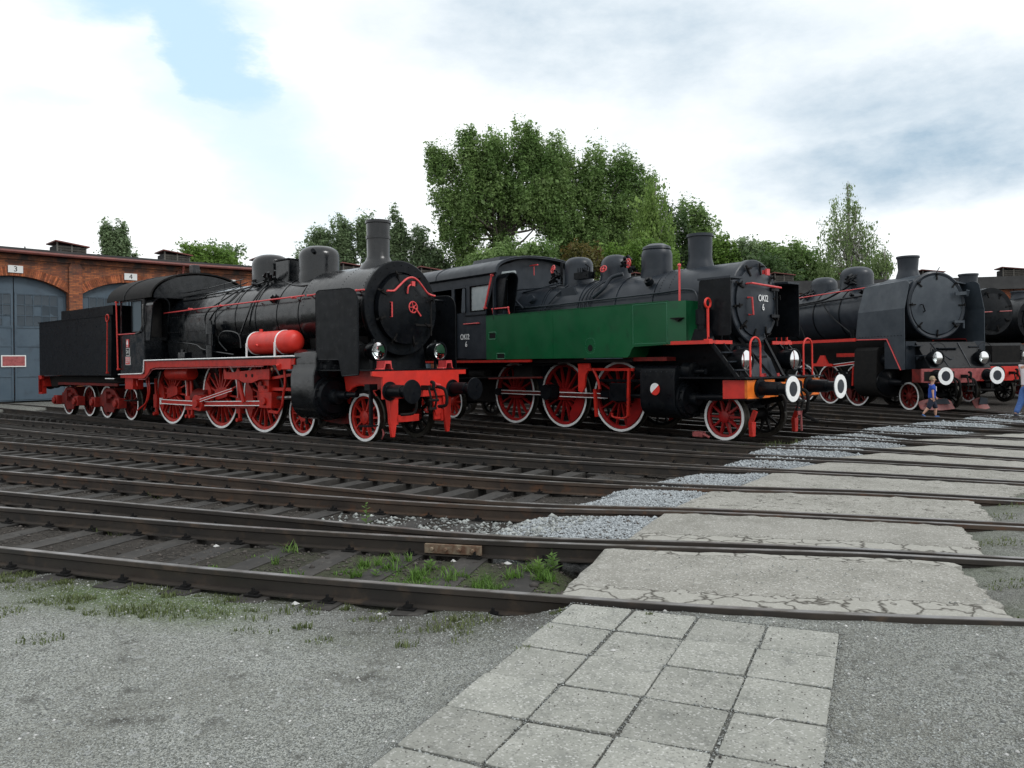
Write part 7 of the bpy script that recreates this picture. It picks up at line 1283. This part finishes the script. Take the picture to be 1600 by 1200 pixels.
T('big_poplar', 'broad poplar with rounded top, right half of the big pair', 940, 232, 80, [(-60, 36, 26, 36), (-10, 44, 30, 42), (36, 42, 26, 40), (66, 66, 22, 40), (-40, 96, 46, 50), (30, 106, 52, 54), (-20, 158, 56, 46), (50, 166, 50, 46), (-58, 156, 20, 34)], 1500, .18, 'leaf_poplar', spread=.52, tall=1.9, seed=31, trunk=.5, per=66, branches=40)
T('weeping_birch', 'drooping birch hanging over the right shoulder of the big poplars', 1022, 274, 74, [(6, 20, 18, 22), (-10, 50, 24, 30), (12, 66, 22, 34), (-14, 100, 34, 30), (14, 110, 20, 26)], 200, .16, 'leaf_willow', bark='birch_bark', spread=.5, tall=1.0, droop=3.2, seed=32, per=80)
T('dark_tree', 'dark green tree between the drooping birch and the middle chimney', 1058, 318, 82, [(-12, 46, 34, 44), (6, 90, 40, 46), (-30, 100, 30, 40)], 380, .19, 'leaf_dark', spread=.6, tall=1.2, seed=33)
T('bushy_tree', 'lighter tree leaning right just above the middle chimney', 1083, 306, 84, [(0, 34, 24, 30), (18, 58, 24, 30), (4, 90, 34, 36)], 280, .19, 'leaf_poplar', spread=.5, tall=1.6, seed=34)
T('brown_tree', 'low bush with brownish leaves under the big poplars', 912, 378, 68, [(0, 24, 30, 22), (14, 34, 26, 22)], 120, .17, 'leaf_brown', spread=.5, tall=1.0, seed=35)
T('bushy_tree', 'mid green bush at the foot of the big poplars, left of the brown bush', 826, 366, 69, [(-14, 34, 40, 26), (20, 30, 26, 24), (-66, 44, 30, 20)], 220, .18, 'leaf_poplar', spread=.5, tall=1.1, seed=36)
T('bushy_tree', 'mid green bush right of the brown bush, behind the cab roof vents', 985, 372, 70, [(-20, 34, 34, 28), (24, 30, 40, 28), (60, 40, 30, 26)], 260, .18, 'leaf_light', spread=.5, tall=1.1, seed=37)
for i, (px, py, rx, lm, lab) in enumerate(((1136, 366, 26, 'leaf_light', 'yellowish green bush right beside the middle chimney'), (1176, 370, 30, 'leaf_grey', 'greyish bushy tree over the green locomotive smokebox'), (1208, 372, 34, 'leaf_poplar', 'leafy bush left of the open birch, second in the hedge row'), (1246, 374, 36, 'leaf_poplar', 'leafy bush touching the open birch, last in the hedge row'), (1192, 394, 56, 'leaf_dark', 'dark low bush in front of the hedge row'), (1288, 404, 36, 'leaf_light', 'small bush at the foot of the open birch'))):
    T('bushy_tree', lab, px, py, 76 - (i == 4) * 5, [(0, 34, rx, 30), (-8, 22, rx * .6, 20), (10, 60, rx * 1.1, 30)], 190, .2, lm, spread=.5, tall=1.3, seed=40 + i)
T('open_birch', 'tall sparse birch with drooping twigs standing against the sky at right', 1328, 276, 72, [(0, 12, 6, 14), (-14, 36, 16, 16), (10, 42, 14, 18), (-18, 68, 24, 20), (18, 76, 24, 20), (-26, 98, 34, 22), (26, 106, 34, 24), (-10, 130, 50, 22), (20, 140, 44, 20)], 270, .13, 'leaf_birch', bark='birch_bark', spread=.42, tall=1.0, droop=2.2, seed=50, per=52, trunk=.22, branches=90)
T('small_birch', 'smaller sparse birch leaning right beside the tall open birch', 1384, 378, 70, [(0, 22, 10, 18), (-14, 40, 24, 20)], 60, .13, 'leaf_birch', bark='birch_bark', spread=.4, tall=1.2, droop=.8, seed=51, per=50)

# ------------------------------------------------------------------ people
def skinned(name, verts, edges, radii, material, parent, sub=2, root=0):
    me = bpy.data.meshes.new(name); me.from_pydata(verts, edges, []); o = bpy.data.objects.new(name, me); COL.objects.link(o)
    sk = o.modifiers.new('skin', 'SKIN'); sk.use_smooth_shade = True; me.skin_vertices.new(name='') if not me.skin_vertices else None
    for i, r in enumerate(radii):
        r = r if isinstance(r, tuple) else (r, r); me.skin_vertices[0].data[i].radius = r; me.skin_vertices[0].data[i].use_root = (i == root)
    sb = o.modifiers.new('sub', 'SUBSURF'); sb.levels = sub; sb.render_levels = sub
    dg = bpy.context.evaluated_depsgraph_get(); m2 = bpy.data.meshes.new_from_object(o.evaluated_get(dg)); bpy.data.objects.remove(o); m2.name = name
    m2.materials.clear(); m2.materials.append(MATS[material]); m2.polygons.foreach_set('use_smooth', [True] * len(m2.polygons)); o = bpy.data.objects.new(name, m2); COL.objects.link(o); o.parent = parent; return o
def person(label, loc, rz, H, sh, pose, shirt, trousers, shoe, hairm, sleeve='short', legs='short', child=False):
    """faces +x; pose gives leg swing, knee bend and arm swing in radians for (near -y, far +y)"""
    root = thing('person', label, 'person', loc, rz); k = H / 7.4 if not child else H / 6.2; hs = k * .5
    hip = H * (.50 if not child else .47); shz = H * (.815 if not child else .785); neck = shz + .03 * H; hz = H - hs * 1.05
    V, E, R = [], [], []
    def v(p, r): V.append(tuple(p)); R.append(r); return len(V) - 1
    pel = v((0, 0, hip), (.062 * H, .050 * H)); wa = v((.005, 0, hip + .12 * H), (.058 * H, .044 * H)); ch = v((.01, 0, shz - .06 * H), (.066 * H, .048 * H)); nb = v((.012, 0, shz + .005 * H), (.04 * H, .036 * H)); nk = v((.02, 0, neck + .02 * H), .028 * H); hd0 = v((.03 * H, 0, hz - hs * .45), (hs * .55, hs * .62)); hd1 = v((.025 * H, 0, hz + hs * .1), (hs * .74, hs * .86)); hd2 = v((.022 * H, 0, hz + hs * .6), (hs * .62, hs * .72))
    E += [(pel, wa), (wa, ch), (ch, nb), (nb, nk), (nk, hd0), (hd0, hd1), (hd1, hd2)]; J = {}
    for s, (ls, kb), (as_, eb) in zip((-1, 1), pose['legs'], pose['arms']):
        hp = v((0, s * .052 * H, hip - .03 * H), .052 * H); kn = v((sin(ls) * .235 * H, s * .055 * H, hip - .03 * H - cos(ls) * .225 * H), .036 * H); a2 = ls - kb; ankx = V[kn][0] + sin(a2) * .22 * H; ankz = V[kn][2] - cos(a2) * .215 * H
        cf = v(((V[kn][0] * .65 + ankx * .35), s * .056 * H, V[kn][2] * .65 + ankz * .35), .033 * H); an = v((ankx, s * .056 * H, ankz), .020 * H); E += [(pel, hp), (hp, kn), (kn, cf), (cf, an)]
        sd_ = v((.0, s * sh * .9, shz - .015 * H), .034 * H); el = v((sin(as_) * .165 * H, s * (sh + .02 * H), shz - .015 * H - cos(as_) * .165 * H), .024 * H); a3 = as_ + eb; wr = v((V[el][0] + sin(a3) * .145 * H, s * (sh + .025 * H), V[el][2] - cos(a3) * .145 * H), .016 * H); E += [(ch, sd_), (sd_, el), (el, wr)]
        pm_ = v((V[wr][0] + sin(a3) * .045 * H, V[wr][1], V[wr][2] - cos(a3) * .045 * H), (.020 * H, .013 * H)); E += [(wr, pm_)]; J[s] = (hp, kn, cf, an, sd_, el, wr, pm_, a2, a3)
    kf_ = 1.18 if child else 1.0; R = [((a[0] * kf_, a[1] * kf_) if isinstance(a, tuple) else a * kf_) if i not in (5, 6, 7) else a for i, a in enumerate(R)]
    body = skinned('body', V, E, R, 'skin', root)
    for s in (-1, 1):
        hp, kn, cf, an, sd_, el, wr, pm_, a2, a3 = J[s]; W_ = Vector(V[pm_]); d = Vector((sin(a3 + .25), 0, -cos(a3 + .25)))
        for q, (off, ln) in enumerate(((-.6, .9), (-.2, 1.05), (.2, 1.0), (.6, .8))): b0 = W_ + Vector((cos(a3), 0, sin(a3))) * off * .019 * H; obj('finger', MB().tube([b0, b0 + d * .025 * H * ln, b0 + d * .04 * H * ln + Vector((-.01 * H, 0, 0))], [.006 * H, .0055 * H, .004 * H], 6), 'skin', body)
        obj('thumb', MB().tube([W_ - d * .02 * H, W_ + Vector((cos(a3), 0, sin(a3))) * .026 * H + d * .004 * H, W_ + Vector((cos(a3), 0, sin(a3))) * .028 * H + d * .02 * H], [.006 * H, .006 * H, .004 * H], 6), 'skin', body)
        A_ = Vector(V[an]); dr = Vector((cos(pose['foot'][0 if s < 0 else 1]), 0, -sin(pose['foot'][0 if s < 0 else 1]))); up = Vector((0, 0, 1)); sz = .021 * H
        skinned('shoe', [tuple(A_ - dr * .02 * H + Vector((0, 0, -.015 * H))), tuple(A_ + dr * .035 * H + Vector((0, 0, -.022 * H))), tuple(A_ + dr * .095 * H + Vector((0, 0, -.026 * H)))], [(0, 1), (1, 2)], [(.026 * H, .024 * H), (.026 * H, .02 * H), (.024 * H, .013 * H)], shoe, root)
    hc_ = Vector(V[hd1]); nose = MB().cyl(hc_ + Vector((hs * .78, 0, -.02 * hs)), hc_ + Vector((hs * .98, 0, -.22 * hs)), hs * .06, hs * .13, 8); obj('nose', nose, 'skin', body)
    for s in (-1, 1):
        obj('ear', MB().lathe([(0, 0), (0, hs * .2), (.04 * hs, hs * .24), (.12 * hs, hs * .16), (.12 * hs, 0)], hc_ + Vector((-.05 * hs, s * hs * .72, -.1 * hs)), (0, s, 0), 12), 'skin', body); obj('eye', MB().lathe([(0, 0), (0, hs * .09), (.03 * hs, 0)], hc_ + Vector((hs * .80, s * hs * .30, .06 * hs)), (1, 0, 0), 10), 'eye', body)
    obj('mouth', MB().box(hc_.x + hs * .76, hc_.x + hs * .80, -hs * .2, hs * .2, hc_.z - hs * .46, hc_.z - hs * .40), 'faded_red', body)
    hm = MB(); nu, nv = 20, 12; RX, RY, RZ = hs * .90, hs * .80, hs * 1.02; low = -.35 if child else -1.5
    for i in range(nv + 1):
        for j in range(nu):
            ph = pi * .62 * i / nv; th = 2 * pi * j / nu; x, y, z_ = sin(ph) * cos(th), sin(ph) * sin(th), cos(ph)
            if x > .45 and z_ < .42: z_ = .42; k_ = sqrt(max(0, 1 - z_ * z_)) / max(.001, sqrt(x * x + y * y)); x *= k_; y *= k_
            q = Vector((x * RX - .06 * hs, y * RY, z_ * RZ + .05 * hs)); q *= 1 + .05 * sin(j * 5.0) * sin(ph * 3)
            if not child and z_ < .1 and x < .3: q.z -= hs * .75 * (.1 - z_) / .5
            hm.v.append(tuple(hc_ + q))
    for i in range(nv):
        for j in range(nu): hm.f.append((i * nu + j, (i + 1) * nu + j, (i + 1) * nu + (j + 1) % nu, i * nu + (j + 1) % nu))
    obj('hair', hm, hairm, body, ang=80)
    g_ = .012 * H; vs_ = [(-.0, 0, hip - (.02 if child else -.0) * H), V[wa], V[ch], (V[nb][0], 0, V[nb][2] - .012 * H)]; rs_ = [(.108 * H, .088 * H), (.096 * H, .076 * H), (.104 * H, .080 * H), (.056 * H, .050 * H)]; es_ = [(0, 1), (1, 2), (2, 3)]
    for s in (-1, 1):
        hp, kn, cf, an, sd_, el, wr, *_ = J[s]; b = len(vs_)
        if sleeve == 'short': mid = Vector(V[sd_]).lerp(Vector(V[el]), .7); vs_ += [V[sd_], tuple(mid)]; rs_ += [.046 * H, .040 * H]; es_ += [(2, b), (b, b + 1)]
        else: w2 = Vector(V[el]).lerp(Vector(V[wr]), .92); vs_ += [V[sd_], V[el], tuple(w2)]; rs_ += [.044 * H, .034 * H, .024 * H]; es_ += [(2, b), (b, b + 1), (b + 1, b + 2)]
    kk = lambda L_: [((a[0] * kf_, a[1] * kf_) if isinstance(a, tuple) else a * kf_) for a in L_]
    skinned('shirt', vs_, es_, kk(rs_), shirt, root, root=1)
    vs_ = [(0, 0, hip + .03 * H), (0, 0, hip - .015 * H)]; rs_ = [(.100 * H, .078 * H), (.104 * H, .084 * H)]; es_ = [(0, 1)]
    for s in (-1, 1):
        hp, kn, cf, an, *_ = J[s]; b = len(vs_); k2 = Vector(V[hp]).lerp(Vector(V[kn]), 1.0); vs_ += [V[hp], tuple(k2)]; rs_ += [.066 * H, .052 * H]; es_ += [(1, b), (b, b + 1)]
        if legs == 'short': e = Vector(V[kn]).lerp(Vector(V[an]), .18); vs_ += [tuple(e)]; rs_ += [.050 * H]; es_ += [(b + 1, b + 2)]
        else: e = Vector(V[kn]).lerp(Vector(V[an]), .95); vs_ += [tuple(e)]; rs_ += [.040 * H]; es_ += [(b + 1, b + 2)]
    skinned('trousers', vs_, es_, kk(rs_), trousers, root, root=1)
    return root
boy = person('small boy in a blue T-shirt and dark shorts walking past the slate locomotive', (11.95, 22.1, -.075), radians(-12), 1.15, .10, dict(legs=[(-.38, .30), (.42, .42)], arms=[(-.05, .12), (.25, .3)], foot=(.55, -.1)), 'blue_shirt', 'navy_cloth', 'shoe_blue', 'hair', child=True)
obj('shirt_print', MB().prism(rounded([(-.05, .72), (.05, .72), (.04, .86), (-.04, .86)], .02), .098, .116, 'yz'), 'white_cloth', boy)
person('adult in pale long-sleeved top and blue jeans at the right edge', (13.94, 21.0, -.06), radians(10), 1.74, .19, dict(legs=[(.22, .08), (-.25, .25)], arms=[(-.32, .25), (.3, .3)], foot=(0, .3)), 'white_cloth', 'denim', 'navy_cloth', 'brown_hair', sleeve='long', legs='long')
